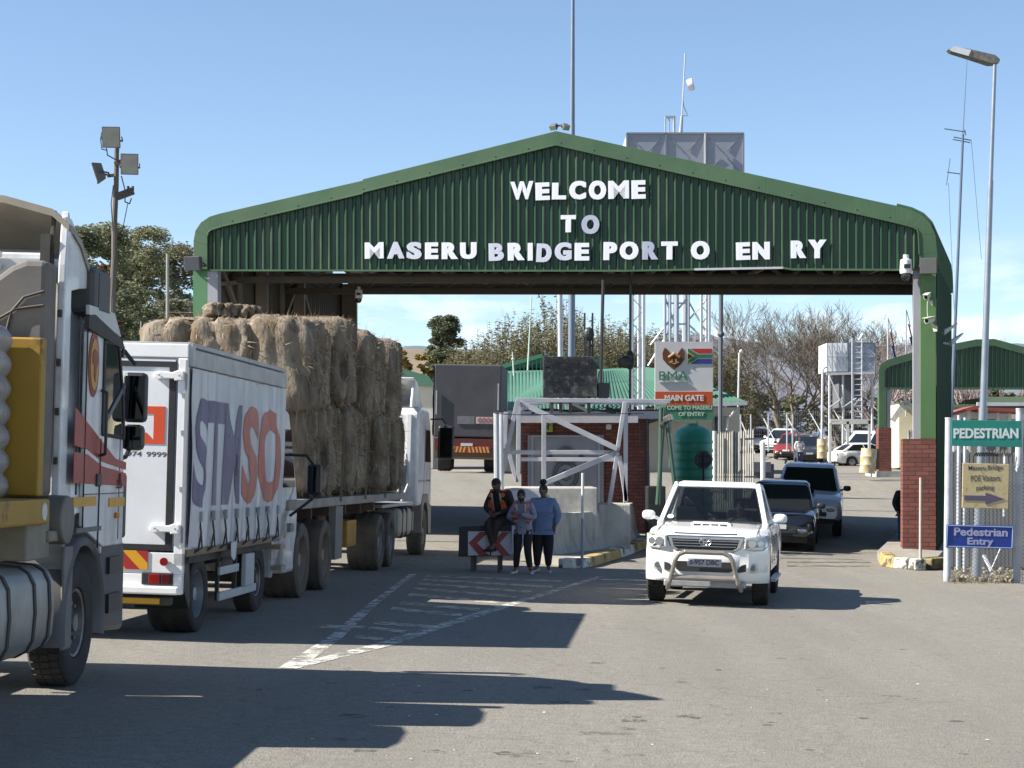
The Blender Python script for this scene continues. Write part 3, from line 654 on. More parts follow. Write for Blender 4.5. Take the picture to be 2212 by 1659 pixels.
b.bar((-.003, -.1, 3.0), (-.003, .98, 3.0), .02, .01); b.build('panel_gap', dark_frame, T, local=True)
b = MB(); poly_panel(b, [(-.15, 3.12), (.05, 3.15), (1.0, 3.0), (1.07, 2.94), (1.02, 2.92), (-.15, 3.02)], -.02, .04); b.build('roof_gutter', dark_frame, T, local=True)
b = MB(); poly_panel(b, [(-.1, 3.22), (.75, 3.22), (1.0, 3.03), (-.1, 3.14)], -.025, .03); b.build('window_visor', M('visor_pale', (.5, .5, .48), .3), T, local=True)
b = MB(); b.b2((-.02, -.42, 1.52), (.004, .3, 1.6)); b.cut(); b.b2((-.02, .75, 1.5), (.004, 1.3, 1.58)); b.each('reflective_strip', yellow_tape, T, local=True)
b = MB(); poly_panel(b, [(.12+.17*math.cos(a), 2.73+.28*math.sin(a)) for a in [2*math.pi*i/24 for i in range(24)]], -.006, .006); lo = b.build('oval_emblem', M('emblem_red', (.25, .04, .02), .5), T, local=True)
b = MB(); poly_panel(b, [(.12+.13*math.cos(a), 2.73+.22*math.sin(a)) for a in [2*math.pi*i/24 for i in range(24)]], .0, .006); b.build('emblem_field', M('emblem_orange', (.5, .25, .04), .5), lo, local=True)
b = MB(); poly_panel(b, [(.04, 2.82), (.1, 2.86), (.2, 2.84), (.22, 2.76), (.17, 2.7), (.14, 2.58), (.1, 2.62), (.1, 2.72), (.04, 2.74)], .007, .004); b.build('emblem_shape', M('emblem_red', (1, 1, 1)), lo, local=True)
b = MB(); b.box((.0, .36, 1.74), (.03, .14, .11)); b.build('door_handle', black_plastic, T, local=True, bevel=.01)
b = MB(); text_fit(b, '3335', (.0, 1.0, 1.66), (0, 1, 0), (0, 0, 1), .2, .08, .0, .004); b.build('model_number', black_plastic, T, local=True)
for y, z0, z1 in ((-.3, 1.62, 3.1), (1.12, 1.2, 2.2)):
    b = MB(); b.bar((-.012, y, z0), (-.012, y, z1), .01, .03); b.build('panel_gap', dark_frame, T, local=True)
for z in (2.9, 2.2, 1.75):
    b = MB(); b.cyl((-.0, 1.1, z-.05), (-.0, 1.1, z+.05), .016, n=8); b.build('door_hinge', black_plastic, T, local=True)
b = MB(); b.tube([(.0, .38, 1.95), (.05, .38, 1.97), (.05, .38, 2.5), (.0, .38, 2.52)], .014, 6); b.build('grab_handle', black_plastic, T, local=True)
b = MB(); b.box((.005, 1.02, 1.42), (.03, .1, .05)); b.build('side_indicator', M('amber', (.6, .2, .01), .2), T, local=True, bevel=.008)
b = MB(); b.b2((-.02, -.3, 1.3), (.002, .5, 1.34)); b.build('sill_strip', arch, T, local=True)
# bumper corner, skirt and steps
b = MB(); poly_x(b, [(.62, .4), (.58, 1.0), (.66, 1.3), (1.32, 1.3), (1.46, 1.1), (1.48, .35)], -2.42, -.02); b.build('bumper', M('bumper_grey', (.045, .05, .06), .5, 0, (.08, .085, .09), 3, .6), T, local=True, bevel=.05)
b = MB(); b.b2((-.12, 1.1, 1.2), (-.01, 1.44, 1.8)); b.build('corner_deflector', black_plastic, T, local=True, bevel=.03)
b = MB(); b.b2((-.02, .8, .55), (.01, 1.2, .72)); b.cut(); b.b2((-.02, .8, .9), (.01, 1.2, 1.05)); b.each('step', black_plastic, T, local=True)
# wheel arch
b = MB(); pts = [(math.cos(a), math.sin(a)) for a in [R(-12+i*204/18) for i in range(19)]]
b.loft([[V((-.03, p[0]*.66, .53+p[1]*.74)), V((-.6, p[0]*.66, .53+p[1]*.74)), V((-.6, p[0]*.6, .53+p[1]*.66)), V((-.01, p[0]*.6, .53+p[1]*.66)), V((.02, p[0]*.63, .53+p[1]*.7))] for p in pts])
b.build('wheel_arch', arch, T, local=True, smooth=True, ang=50)
wheel(T, -.05, 0, .53, .3, 1, 'truck', rubber, rim_grey)
wheel(T, -2.4, 0, .53, .3, -1)
b = MB(); b.cyl((-.2, 0, .5), (-2.2, 0, .5), .1); b.bar((-.8, -6, .85), (-.8, 1.2, .85), .09, .28); b.bar((-1.7, -6, .85), (-1.7, 1.2, .85), .09, .28); b.build('chassis', dark_frame, T, local=True)
wheel(T, -.05, -3.4, .52, .55, 1, 'deep'); wheel(T, -.05, -4.75, .52, .55, 1, 'deep')
# side collar behind the cab, roof deflector with hollow rear
b = MB(); poly_x(b, [(-.56, 1.4), (-.62, 1.55), (-.6, 3.5), (-.54, 3.95), (-.48, 3.8), (-.42, 3.5), (-.42, 1.4)], -.13, -.06); b.build('side_fairing', truck_white, T, local=True, bevel=.015)
beige = M('deflector_beige', (.34, .29, .22), .7, 0, (.33, .29, .23), 1.2, .7, dirt=(.2, .17, .13), damt=.6)
b = MB(); rings = []
for y, zt, h in ((-.56, 4.06, .05), (-.4, 4.05, .04), (-.15, 3.97, .04), (.1, 3.8, .04), (.35, 3.55, .04)):
    xs = [-2.4, -2.3, -1.9, -1.2, -.6, -.2, -.06]; o = [V((x, y, zt+(0 if -2.2 < x < -.3 else -.1)-(.0 if x not in (-2.4, -.06) else .12)+(.03 if -1.7 < x < -.8 else 0))) for x in xs]
    rings.append(o+[p+V((0, 0, -.06)) for p in o[::-1]])
b.loft(rings); b.build('roof_deflector', beige, T, local=True, smooth=True, ang=60)
b = MB(); poly_x(b, [(-.56, 3.9), (-.4, 3.9), (.1, 3.65), (.35, 3.4), (-.1, 3.35), (-.4, 3.3), (-.5, 3.4)], -.12, -.08); b.cut(); poly_x(b, [(-.56, 3.9), (.3, 3.45), (-.5, 3.3)], -2.4, -2.36)
b.each('deflector_side', truck_white, T, local=True, bevel=.01)
b = MB(); b.tube([(-.2, -.5, 3.95), (-.2, -.55, 3.6), (-.18, -.6, 3.3)], .02); b.b2((-.28, -.6, 3.45), (-.2, -.5, 3.75)); b.build('deflector_stay', dark_frame, T, local=True)
b = MB(); b.b2((-2.3, -.55, 2.0), (-.12, -.5, 3.55)); b.build('cab_rear_wall', M('cab_rear', (.55, .55, .53), .5, 0, (.4, .4, .38), 2, .6), T, local=True)
b = MB()
for z in (3.35, 3.45, 3.55): b.b2((-2.2, -.62, z), (-.6, -.56, z+.05))
b.build('rear_wall_rib', truck_white, T, local=True, bevel=.01)
# grey curved intake duct behind the cab
duct = M('duct_grey', (.12, .11, .1), .8, 0, (.19, .17, .15), 2, .7, dirt=(.28, .25, .2), damt=.5)
b = MB(); arc = [(-.52-.0*i, 0) for i in range(1)]
prof = [(-.14, 3.52)]+[(-.14-.42*(1-math.cos(R(a)))*1.0, 3.0+.52*1.0*math.cos(R(90-90+a))) for a in range(0, 1)]
out = [V((-.12, -.62, 1.6)), V((-.12, -.62, 3.5)), V((-.3, -.62, 3.5)), V((-.42, -.62, 3.45)), V((-.54, -.62, 3.36)), V((-.63, -.62, 3.24)), V((-.7, -.62, 3.1)), V((-.74, -.62, 2.95)), V((-.76, -.62, 2.8)), V((-.76, -.62, 1.6))]
b.prism(out, (0, -.3, 0)); b.build('intake_duct', duct, T, local=True, bevel=.05)
b = MB()
for q in (.0, .16):
    b.tube([(-.44-q, -.93, 1.9), (-.44-q, -.935, 2.9-q*.4), (-.4-q*.7, -.935, 3.08-q*.4), (-.3-q*.4, -.935, 3.2-q*.6), (-.14, -.935, 3.25-q*.7)], .012)
b.build('duct_seam', dark_frame, T, local=True)
b = MB(); b.b2((-.36, .1, 3.16), (-.0, .62, 3.56)); b.build('intake_snorkel', M('snork', (.06, .06, .06), .55, 0, (.1, .1, .095), 3, .6), T, local=True, bevel=.05)
b = MB(); b.b2((-.001, .2, 3.2), (.005, .57, 3.52)); b.build('snorkel_grille', black_plastic, T, local=True)
mirror(T, [[(-.15, 1.2, 2.9), (-.05, 1.36, 2.92), (.04, 1.4, 2.8)], [(-.08, 1.3, 1.92), (-.02, 1.38, 1.95), (.02, 1.4, 2.05)]], [((.05, 1.42, 2.5), (.22, .12, .46)), ((.04, 1.42, 2.13), (.2, .14, .24))])
# side tank, air tank, mudguard
tank_m = M('tank_alloy', (.36, .36, .35), .45, .45, (.24, .23, .21), 2, .7, dirt=(.16, .13, .1), damt=.6)
b = MB(); o = []
for i in range(16):
    a = 2*math.pi*i/16; c, s = math.cos(a), math.sin(a); o.append((-.36+.34*math.copysign(abs(c)**.55, c), .72+.36*math.copysign(abs(s)**.55, s)))
b.loft([[V((x, y, z)) for x, z in o] for y in (-2.3, -.78)]); b.build('fuel_tank', tank_m, T, local=True, smooth=True, bevel=.03)
b = MB()
for y in (-2.0, -1.35, -.95): b.loft([[V((-.36+(x+.36)*1.03, yy, .72+(z-.72)*1.03)) for x, z in o] for yy in (y-.03, y+.03)]); b.cut()
b.each('tank_strap', dark_frame, T, local=True)
b = MB(); b.cyl((-.5, -.62, 1.42), (.02, -.62, 1.42), .2, n=24); b.build('air_cylinder', M('air_cyl', (.14, .13, .11), .7, 0, (.22, .2, .17), 3, .7), T, local=True, smooth=True, bevel=.015)
b = MB(); b.b2((-.5, -1.5, 1.12), (-.05, -.9, 1.5)); b.b2((-.3, -1.0, 1.25), (-.02, -.72, 1.34)); b.build('battery_box', M('bat_box', (.2, .18, .14), .8, 0, (.3, .27, .2), 4, .8), T, local=True, bevel=.02)
b = MB()
for z in (1.9, 2.3, 2.7, 3.1): b.box((-.095, -.62, z), (.03, .05, .06)); b.cut()
b.each('fairing_clip', dark_steel, T, local=True)
for k in range(3):
    b = MB(); b.tube([(-.9+.1*k, -.6, 2.0), (-.85+.1*k, -.9, 1.75+.05*k), (-.8+.1*k, -1.05, 1.75)], .02); b.build('air_hose', (M('hose_red', (.3, .03, .02), .5), M('hose_yellow', (.5, .35, .04), .5), black_plastic)[k], T, local=True)
b = MB(); b.b2((-.03, -.62, .35), (.0, -.36, 1.2)); b.build('mudguard', arch, T, local=True, bevel=.02)
# trailer: yellow headboard, deck, wrapped pallets
yel = M('headboard_yellow', (.38, .22, .02), .6, 0, (.3, .165, .015), 1.3, .7, dirt=(.07, .05, .03), damt=.6, dscale=3, dlo=.6, dhi=.66)
b = MB(); b.b2((-2.5, -1.22, 1.62), (-.06, -1.08, 2.86)); b.build('headboard', yel, T, local=True, bevel=.015)
b = MB(); b.b2((-2.5, -5.2, 1.4), (-.0, -1.08, 1.6)); b.build('trailer_deck', yel, T, local=True, bevel=.02)
b = MB(); b.cyl((-.004, -1.24, 1.5), (.006, -1.24, 1.5), .07, n=16); b.build('deck_reflector', M('refl_white', (.6, .6, .58), .4), T, local=True)
wrapm = M('wrap_grey', (.33, .32, .33), .35, 0, (.24, .23, .24), 5, .7, bump=.5, bscale=14, dirt=(.5, .48, .46), damt=.4)
for k in range(2):
    y1 = -1.25-k*1.12; b = MB(); n_ = 7; rings = []
    for j in range(n_*4+1):
        t = j/(n_*4); z = 1.6+t*(1.32-k*.4); bul = .05*abs(math.sin(math.pi*t*n_)); rings.append([V((-2.4, y1, z)), V((-.33+bul, y1, z)), V((-.27+bul, y1-.3, z)), V((-.27+bul, y1-.8, z)), V((-.33+bul, y1-1.08, z)), V((-2.4, y1-1.08, z))])
    b.loft(rings); tag(b.build('wrapped_pallet', wrapm, smooth=True, loc=(0, 0, 0), ang=70), ('bulging grey film-wrapped pallet load against the yellow headboard', 'lower grey film-wrapped pallet load further back on the near trailer')[k], 'pallet load')
    o_ = [q for q in COL.objects if q.name.startswith('wrapped_pallet')][-1]; o_.matrix_world = T.matrix_basis.copy()@Matrix.Identity(4); o_.location = T.location; o_.rotation_euler = T.rotation_euler

# ---------------- box truck with curtain side
B = thing('box_truck', 'white curtain-sided box truck with purple and red lettering, seen from the rear', 'truck'); place(B, -3.52, 19.7, R(-4.6))
b = MB(); b.b2((-2.45, .02, .96), (-.015, 5.0, 3.14)); b.build('cargo_body', M('box_white', (.6, .62, .65), .4, 0, (.5, .52, .55), 1.5, .4, dirt=(.35, .32, .28), damt=.3), B, local=True, bevel=.02)
b = MB(); b.b2((-2.5, -.02, 3.02), (.0, .05, 3.17)); b.b2((-.11, -.02, .8), (.0, .06, 3.02)); b.b2((-2.5, -.02, .72), (.0, .06, .95)); b.b2((-2.5, -.02, .5), (-.01, .08, .72)); b.build('rear_frame', car_white, B, local=True, bevel=.012)
b = MB(); b.b2((-2.4, -.012, .98), (-.14, .015, 3.0)); b.build('rear_door', M('door_white', (.7, .71, .72), .35, 0, (.62, .63, .64), 1, .5, dirt=(.45, .42, .38), damt=.25, dscale=2), B, local=True)
b = MB(); b.b2((-.2, -.025, .97), (-.13, -.004, 2.98)); b.b2((-2.4, -.025, 2.92), (-.2, -.004, 2.98)); b.b2((-2.4, -.025, .97), (-.2, -.004, 1.03)); b.build('door_seal', black_plastic, B, local=True)
for z in (2.83, 1.2):
    b = MB(); b.prism([(-.36, -.06, z-.02), (-.32, -.06, z-.045), (-.22, -.06, z-.035), (-.14, -.06, z-.035), (-.14, -.06, z-.055), (-.04, -.06, z-.05), (-.04, -.06, z+.05), (-.1, -.06, z+.06), (-.16, -.06, z+.035), (-.3, -.06, z+.045), (-.36, -.06, z+.02)], (0, .055, 0)); b.build('hinge', chrome if 0 else car_white, B, local=True, bevel=.012)
orange = M('logo_orange', (.62, .075, .02), .4)
b = MB()
def rz_(pts, y=-.018, t=.008): b.prism([(x, y, z) for x, z in pts], (0, t, 0))
L0 = -.2
rz_([(-.95, 2.5), (-.24, 2.5), (-.24, 2.1), (-.36, 2.1), (-.36, 2.42), (-.95, 2.42)]); rz_([(-.95, 2.1), (-.36, 2.1), (-.36, 2.14), (-.44, 2.22), (-.52, 2.2), (-.6, 2.14), (-.72, 2.16), (-.78, 2.24), (-.95, 2.24)])
rz_([(-.42, 2.28), (-.47, 2.3), (-.47, 2.36), (-.55, 2.38), (-.66, 2.38), (-.66, 2.3), (-.95, 2.3), (-.95, 2.42), (-.36, 2.42)]) if 0 else None
b.build('door_logo', orange, B, local=True)
b = MB(); text_fit(b, '974', (-.64, -.012, 1.96), (1, 0, 0), (0, 0, 1), .16, .055, .02, .003); b.cut(); text_fit(b, '9999', (-.43, -.012, 1.96), (1, 0, 0), (0, 0, 1), .22, .055, .02, .003); b.cut(); text_fit(b, '0', (-.78, -.012, 1.96), (1, 0, 0), (0, 0, 1), .04, .055, .02, .003); b.each('phone_number', M('text_grey', (.06, .07, .08), .6), B, local=True)
for z, h in ((.83, .21),):
    b = MB(); b.b2((-2.4, -.03, .76), (-.38, -.022, .96-.0)); b.build('chevron_board', chev, B, local=True)
b = MB(); b.cyl((-.2, -.03, .85), (-.2, -.055, .85), .045, n=16); b.build('round_reflector', red_lens, B, local=True, bevel=.005)
lc = thing('tail_light', None, None); lc.parent = B
b = MB(); b.b2((-.44, -.04, .6), (-.1, -.01, .73)); b.build('lamp_housing', black_plastic, lc, local=True, bevel=.01)
b = MB(); b.b2((-.36, -.05, .615), (-.24, -.03, .715)); b.build('red_lens', red_lens, lc, local=True, bevel=.006)
b = MB(); b.b2((-.22, -.05, .615), (-.13, -.03, .715)); b.build('dark_lens', M('lens_dark', (.08, .01, .01), .2), lc, local=True, bevel=.006)
b = MB(); b.b2((-2.48, -.08, .5), (-.03, .1, .59)); b.build('rear_bumper', car_white, B, local=True, bevel=.02)
b = MB(); b.b2((-2.4, -.02, .38), (-.12, .08, .47)); b.build('under_bumper', dark_frame, B, local=True, bevel=.02)
b = MB(); b.b2((-2.4, -.03, .395), (-.24, -.021, .455)); b.build('yellow_reflector', yellow_tape, B, local=True)
for z in (1.2, 2.83):
    for x in (-.08, -.3):
        b = MB(); b.cyl((x, -.065, z), (x, -.075, z), .012, n=8); b.build('hinge_bolt', galv, B, local=True)
b = MB(); b.tube([(-1.25, -.05, 1.05), (-1.25, -.05, 2.95)], .018, 6); b.b2((-1.32, -.08, 1.6), (-1.18, -.03, 1.68)); b.build('lock_rod', galv_light, B, local=True)
for z in (1.6, 2.2, 2.6):
    b = MB(); b.b2((-.06, -.028, z), (-.03, -.02, z+.05)); b.build('rivet_plate', galv, B, local=True)
b = MB(); b.b2((-.028, -.028, 1.0), (-.002, -.021, 3.0)); b.build('corner_seam', M('seam_grey', (.3, .31, .32), .5), B, local=True)
# curtain: wavy sheet
cur = M('curtain_grey', (.5, .51, .54), .3, 0, (.4, .41, .44), 2.2, .8, bump=.5, bscale=9, dirt=(.66, .67, .7), damt=.45, dscale=2.2, vec=(1, 1, .35))
b = MB(); ny, nz_ = 120, 24; vs = []
def cwave(y, z): return .0+.018*math.sin(y*10+noise.noise((y*1.5, z*.6, 2))*5)*noise.noise((y*.8, z*.5, 9))*1.6+.03*noise.noise((y*4.5, z*.8, 0))+.02*(1-abs(z-2)/1.1)
for i in range(ny+1):
    for j in range(nz_+1):
        y = .07+4.9*i/ny; z = 1.0+1.92*j/nz_; vs.append(V((.015+cwave(y, z), y, z)))
b.add(vs, [(i*(nz_+1)+j, (i+1)*(nz_+1)+j, (i+1)*(nz_+1)+j+1, i*(nz_+1)+j+1) for i in range(ny) for j in range(nz_)]); b.build('side_curtain', cur, B, local=True, smooth=True, ang=80)
b = MB(); b.b2((-.0, .03, 2.93), (.04, 5.0, 3.12)); b.b2((-.01, .0, 2.93), (.05, .09, 3.18)); b.b2((-2.5, .0, 3.14), (.02, 5.02, 3.19)); b.build('top_rail', M('rail_alu', (.42, .43, .43), .35, .3, (.3, .3, .3), 3, .8, dirt=(.15, .12, .1), damt=.5), B, local=True, bevel=.01)
def cur_text(s, y0, y1, z0, z1, mat, nm):
    import bmesh
    vs, fs = text_geo(s, 1, .035, 0); x0, x1 = min(v.x for v in vs), max(v.x for v in vs); q0, q1 = min(v.y for v in vs), max(v.y for v in vs)
    me = bpy.data.meshes.new('t'); me.from_pydata([((v.x-x0)/(x1-x0), (v.y-q0)/(q1-q0), 0) for v in vs], [], fs); bm = bmesh.new(); bm.from_mesh(me); bmesh.ops.remove_doubles(bm, verts=bm.verts, dist=1e-4)
    for ax, n_ in ((0, 30), (1, 14)):
        for k in range(1, n_):
            co = [0, 0, 0]; no = [0, 0, 0]; co[ax] = k/n_; no[ax] = 1
            bmesh.ops.bisect_plane(bm, geom=bm.verts[:]+bm.edges[:]+bm.faces[:], plane_co=co, plane_no=no)
    bm.verts.index_update(); b = MB(); o = []
    for v in bm.verts:
        y = lerp(y0, y1, v.co.x); z = lerp(z0, z1, v.co.y); o.append(V((.021+cwave(y, z), y, z)))
    b.add(o, [tuple(v.index for v in f.verts) for f in bm.faces]); bm.free(); bpy.data.meshes.remove(me); b.build(nm, mat, B, local=True, smooth=True, ang=80)
pur = M('logo_purple', (.05, .04, .13), .4, 0, (.1, .09, .2), 3, .7, dirt=(.25, .25, .33), damt=.5, vec=(1, 1, .4)); orr = M('logo_red', (.42, .07, .045), .4, 0, (.33, .1, .08), 3, .7, dirt=(.4, .28, .26), damt=.4, vec=(1, 1, .4))
cur_text('STM', .25, 2.45, 1.42, 2.62, pur, 'curtain_lettering'); cur_text('SO', 2.55, 4.75, 1.42, 2.62, orr, 'curtain_lettering')
wood = M('wood_edge', (.26, .18, .1), .8, 0, (.16, .11, .07), 6, .8)
b = MB(); b.b2((-.1, .12, .9), (.0, 4.95, .97)); b.build('floor_edge', wood, B, local=True)
b = MB()
for k in range(8):
    y = .5+k*.58; b.tube([(.03, y, 1.36), (.055, y+.015, 1.15), (.03, y, .96), (-.04, y-.12, .9)], .012, 5); b.tube([(.055, y+.015, 1.15), (.05, y+.09, .98), (.03, y, .96)], .009, 4); b.cut()
b.each('strap', black_plastic, B, local=True)
b = MB()
for k in range(8): b.b2((.035, .47+k*.58, 1.27), (.07, .53+k*.58, 1.38)); b.cut()
b.each('strap_buckle', galv, B, local=True)
b = MB(); b.prism([(.05, 1.95, .98), (.05, 2.25, 1.0), (.05, 2.2, .8), (.05, 2.12, .77), (.05, 1.98, .82)], (.006, 0, 0)); b.build('torn_flap', M('flap_white', (.6, .6, .6), .5), B, local=True)
wheel(B, -.12, 1.2, .43, .5, 1, 'deep', rubber, galv); wheel(B, -2.3, 1.2, .43, .5, -1, 'deep', rubber, galv); wheel(B, -.14, 4.35, .43, .26, 1, 'truck', rubber, rim_grey); wheel(B, -2.3, 4.35, .43, .26, -1)
b = MB(); b.b2((-1.7, .1, .6), (-1.6, 6, .8)); b.b2((-.9, .1, .6), (-.8, 6, .8)); b.b2((-2.35, .3, .8), (-.1, 4.9, .88)); b.b2((-2.2, 1.1, .38), (-.2, 1.3, .5)); b.b2((-2.2, 4.2, .38), (-.2, 4.4, .5)); b.build('chassis', dark_frame, B, local=True)
b = MB(); b.prism([(-.1, .1, .88), (-.1, .62, .88), (-.1, .72, .4), (-.1, .66, .3)], (-.6, 0, 0)); b.build('mudguard', black_plastic, B, local=True)
b = MB(); b.b2((-.1, 1.95, .3), (-.06, 3.9, .4)); b.b2((-.1, 1.95, .6), (-.06, 2.9, .7)); b.build('side_guard', galv_light, B, local=True, bevel=.01)
b = MB()
for y in (2.0, 2.9, 3.75): b.b2((-.14, y, .3), (-.1, y+.06, .9)); b.cut()
b.each('guard_post', dark_frame, B, local=True)
b = MB(); b.b2((-.09, 3.15, .4), (-.03, 3.62, .8)); b.build('side_locker', M('locker', (.45, .46, .46), .5), B, local=True, bevel=.012)
b = MB(); poly_x(b, [(5.1, .35), (5.1, 2.6), (5.4, 2.72), (6.0, 2.65), (6.6, 1.7), (6.75, 1.4), (6.75, .4), (5.9, .4), (5.85, .8), (5.1, .85)], -2.3, -.12); b.build('cab', truck_white, B, local=True, bevel=.05)
b = MB(); poly_x(b, [(5.6, 1.6), (5.6, 2.4), (6.05, 2.4), (6.45, 1.6)], -.11, -.1); b.build('side_window', glass, B, local=True)
mirror(B, [[(-.1, 6.1, 2.05), (.1, 6.2, 2.05), (.22, 6.2, 1.9)], [(-.1, 6.1, 1.2), (.2, 6.2, 1.45)]], [((.22, 6.2, 1.72), (.2, .1, .42))])
b = MB(); b.b2((-.12, 5.05, .5), (.02, 5.35, .56)); b.cut(); b.b2((-.12, 5.05, .78), (.0, 5.35, .84)); b.each('step', M('step_tan', (.35, .25, .18), .6), B, local=True)

# ---------------- hay truck
H = thing('hay_truck', 'long flatbed truck with white cab and dusty double wheels carrying the hay', 'truck'); place(H, -3.11, 25.6, R(-4.6))
deck = M('deck_steel', (.2, .19, .17), .6, .1, (.3, .28, .25), 1.5, .8, dirt=(.1, .07, .05), damt=.6)
b = MB(); b.b2((-2.5, 0, 1.28), (.0, 11.6, 1.42)); b.build('deck', deck, H, local=True, bevel=.015)
b = MB(); b.b2((-1.75, .1, .8), (-1.65, 11.5, 1.28)); b.b2((-.85, .1, .8), (-.75, 11.5, 1.28))
for y in (.6, 2, 3.5, 5, 6.5, 8): b.b2((-2.4, y, 1.12), (-.08, y+.08, 1.28))
b.b2((-2.4, .0, .75), (-.1, .12, .95)); b.b2((-.5, 4.2, .45), (-.42, 5.4, 1.28)); b.b2((-.2, 3.9, .5), (-.05, 4.1, 1.28)); b.build('trailer_frame', M('frame_red', (.07, .035, .03), .8, 0, (.1, .07, .05), 3, .7), H, local=True)
b = MB(); b.b2((-.14, 3.85, .42), (-.03, 4.5, 1.27)); b.build('mud_flap', M('flap_grey', (.16, .15, .14), .8, 0, (.24, .22, .2), 2, .7), H, local=True)
b = MB(); b.b2((-.6, 5.4, .55), (-.1, 6.3, 1.0)); b.build('yellow_locker', M('locker_y', (.42, .22, .015), .6, 0, (.2, .1, .02), 4, .8), H, local=True, bevel=.02)
for y in (1.15, 3.0): wheel(H, -.02, y, .54, .56, 1, 'deep', dusty_rubber, M('rim_dust', (.2, .16, .125), .9, 0, (.28, .23, .18), 3, .7)); wheel(H, -2.48, y, .54, .56, -1, 'deep', dusty_rubber, rim_grey)
b = MB(); b.prism([(.01, .05, .98), (.01, .3, .98), (.01, .3, 1.06), (.01, .25, 1.1), (.01, .1, 1.1), (.01, .05, 1.06)], (-.12, 0, 0)); b.build('rear_lamp_bracket', deck, H, local=True)
tl = thing('tail_light', None, None); tl.parent = H
b = MB(); b.box((-.16, -.06, 1.0), (.28, .08, .2)); b.build('lamp_housing', M('lamp_pale', (.38, .38, .33), .6, 0, (.3, .28, .24), 8, .7), tl, local=True, bevel=.04)
b = MB(); b.cyl((-.16, -.1, 1.0), (-.16, -.115, 1.0), .07, n=16); b.build('lens', lamp_lens, tl, local=True)
# tractor unit
b = MB(); b.b2((-1.75, 8.2, .75), (-1.65, 15.8, 1.0)); b.b2((-.85, 8.2, .75), (-.75, 15.8, 1.0)); b.b2((-1.7, 9.3, 1.0), (-.8, 10.4, 1.28)); b.build('tractor_chassis', dark_frame, H, local=True)
for y in (8.75, 10.1): wheel(H, -.04, y, .52, .56, 1, 'deep', dusty_rubber, M('rim_pale', (.3, .3, .3), .6, .2, (.2, .19, .18), 4, .7)); wheel(H, -2.44, y, .52, .56, -1, 'deep', dusty_rubber)
wheel(H, -.06, 15.1, .52, .32, 1, 'truck', dusty_rubber); wheel(H, -2.4, 15.1, .52, .32, -1)
b = MB(); b.b2((-.62, 11.3, .5), (-.06, 13.5, 1.1)); b.build('fuel_tank', M('tank_tan', (.3, .27, .22), .6, .2, (.4, .37, .3), 2, .7), H, local=True, bevel=.12)
b = MB()
for y in (11.7, 12.3, 13.1): b.b2((-.63, y, .49), (-.045, y+.07, 1.11)); b.cut()
b.each('tank_strap', dark_frame, H, local=True, bevel=.1)
b = MB(); b.b2((-2.4, 9.2, 1.14), (-.1, 13.6, 1.2)); b.build('catwalk', galv, H, local=True)
b = MB(); poly_x(b, [(13.85, 1.1), (13.85, 3.1), (14.2, 3.22), (15.4, 3.2), (15.8, 2.85), (16.0, 2.1), (16.15, 1.9), (16.2, .6), (15.85, .6), (15.7, 1.1), (15.3, 1.25), (14.85, 1.25), (14.5, 1.1)], -2.45, -.05); b.build('cab', truck_white, H, local=True, bevel=.06)
b = MB(); poly_x(b, [(14.95, 2.05), (14.95, 2.75), (15.65, 2.75), (15.9, 2.05)], -.04, -.035); b.build('side_window', glass, H, local=True)
b = MB()
for x in (-2.3, -1.6, -.9, -.3): b.b2((x, 13.78, 1.5), (x+.08, 13.86, 3.05)); b.cut()
b.each('rear_wall_rib', car_white, H, local=True)
b = MB(); b.b2((-.056, 14.85, 1.3), (-.046, 14.87, 2.85)); b.b2((-.056, 15.8, 1.3), (-.046, 15.82, 2.2)); b.b2((-.06, 13.9, 1.62), (-.05, 15.95, 1.66)); b.build('door_gap', dark_frame, H, local=True)
b = MB(); b.b2((-2.0, 13.77, 2.2), (-1.0, 13.8, 2.9)); b.build('rear_window', glass, H, local=True)
b = MB(); b.b2((-2.3, 13.4, 1.2), (-.4, 13.8, 2.2)); b.build('rear_equipment', dark_frame, H, local=True, bevel=.05)
b = MB(); b.prism([(-.2, 13.8, 3.2), (-.2, 14.1, 3.82), (-.2, 14.5, 3.78), (-.2, 15.4, 3.25)], (-.06, 0, 0)); b.prism([(-2.2, 13.95, 3.8), (-.2, 13.95, 3.8), (-.2, 15.4, 3.25), (-2.2, 15.4, 3.25)], (0, 0, .05)); b.build('roof_deflector', truck_white, H, local=True, bevel=.02)
b = MB(); poly_x(b, [(14.5, .5), (14.45, 1.1), (14.7, 1.35), (15.5, 1.35), (15.75, 1.1), (16.1, 1.1), (16.15, .45), (15.75, .45), (15.6, .95), (15.3, 1.15), (14.9, 1.15), (14.65, .95), (14.6, .5)], -.25, -.03); b.build('wheel_arch', arch, H, local=True, bevel=.02)
b = MB(); b.tube([(-.3, 13.7, 2.2), (-.2, 13.5, 1.6), (-.3, 13.2, 1.2)], .03); b.tube([(-.5, 13.7, 1.9), (-.4, 13.4, 1.4), (-.6, 13.0, 1.2)], .025); b.build('air_hose', M('hose', (.4, .4, .38), .5), H, local=True)
mirror(H, [[(-.03, 15.6, 3.0), (.2, 15.8, 3.02), (.3, 15.8, 2.9)]], [((.3, 15.8, 2.5), (.36, .14, .75))])
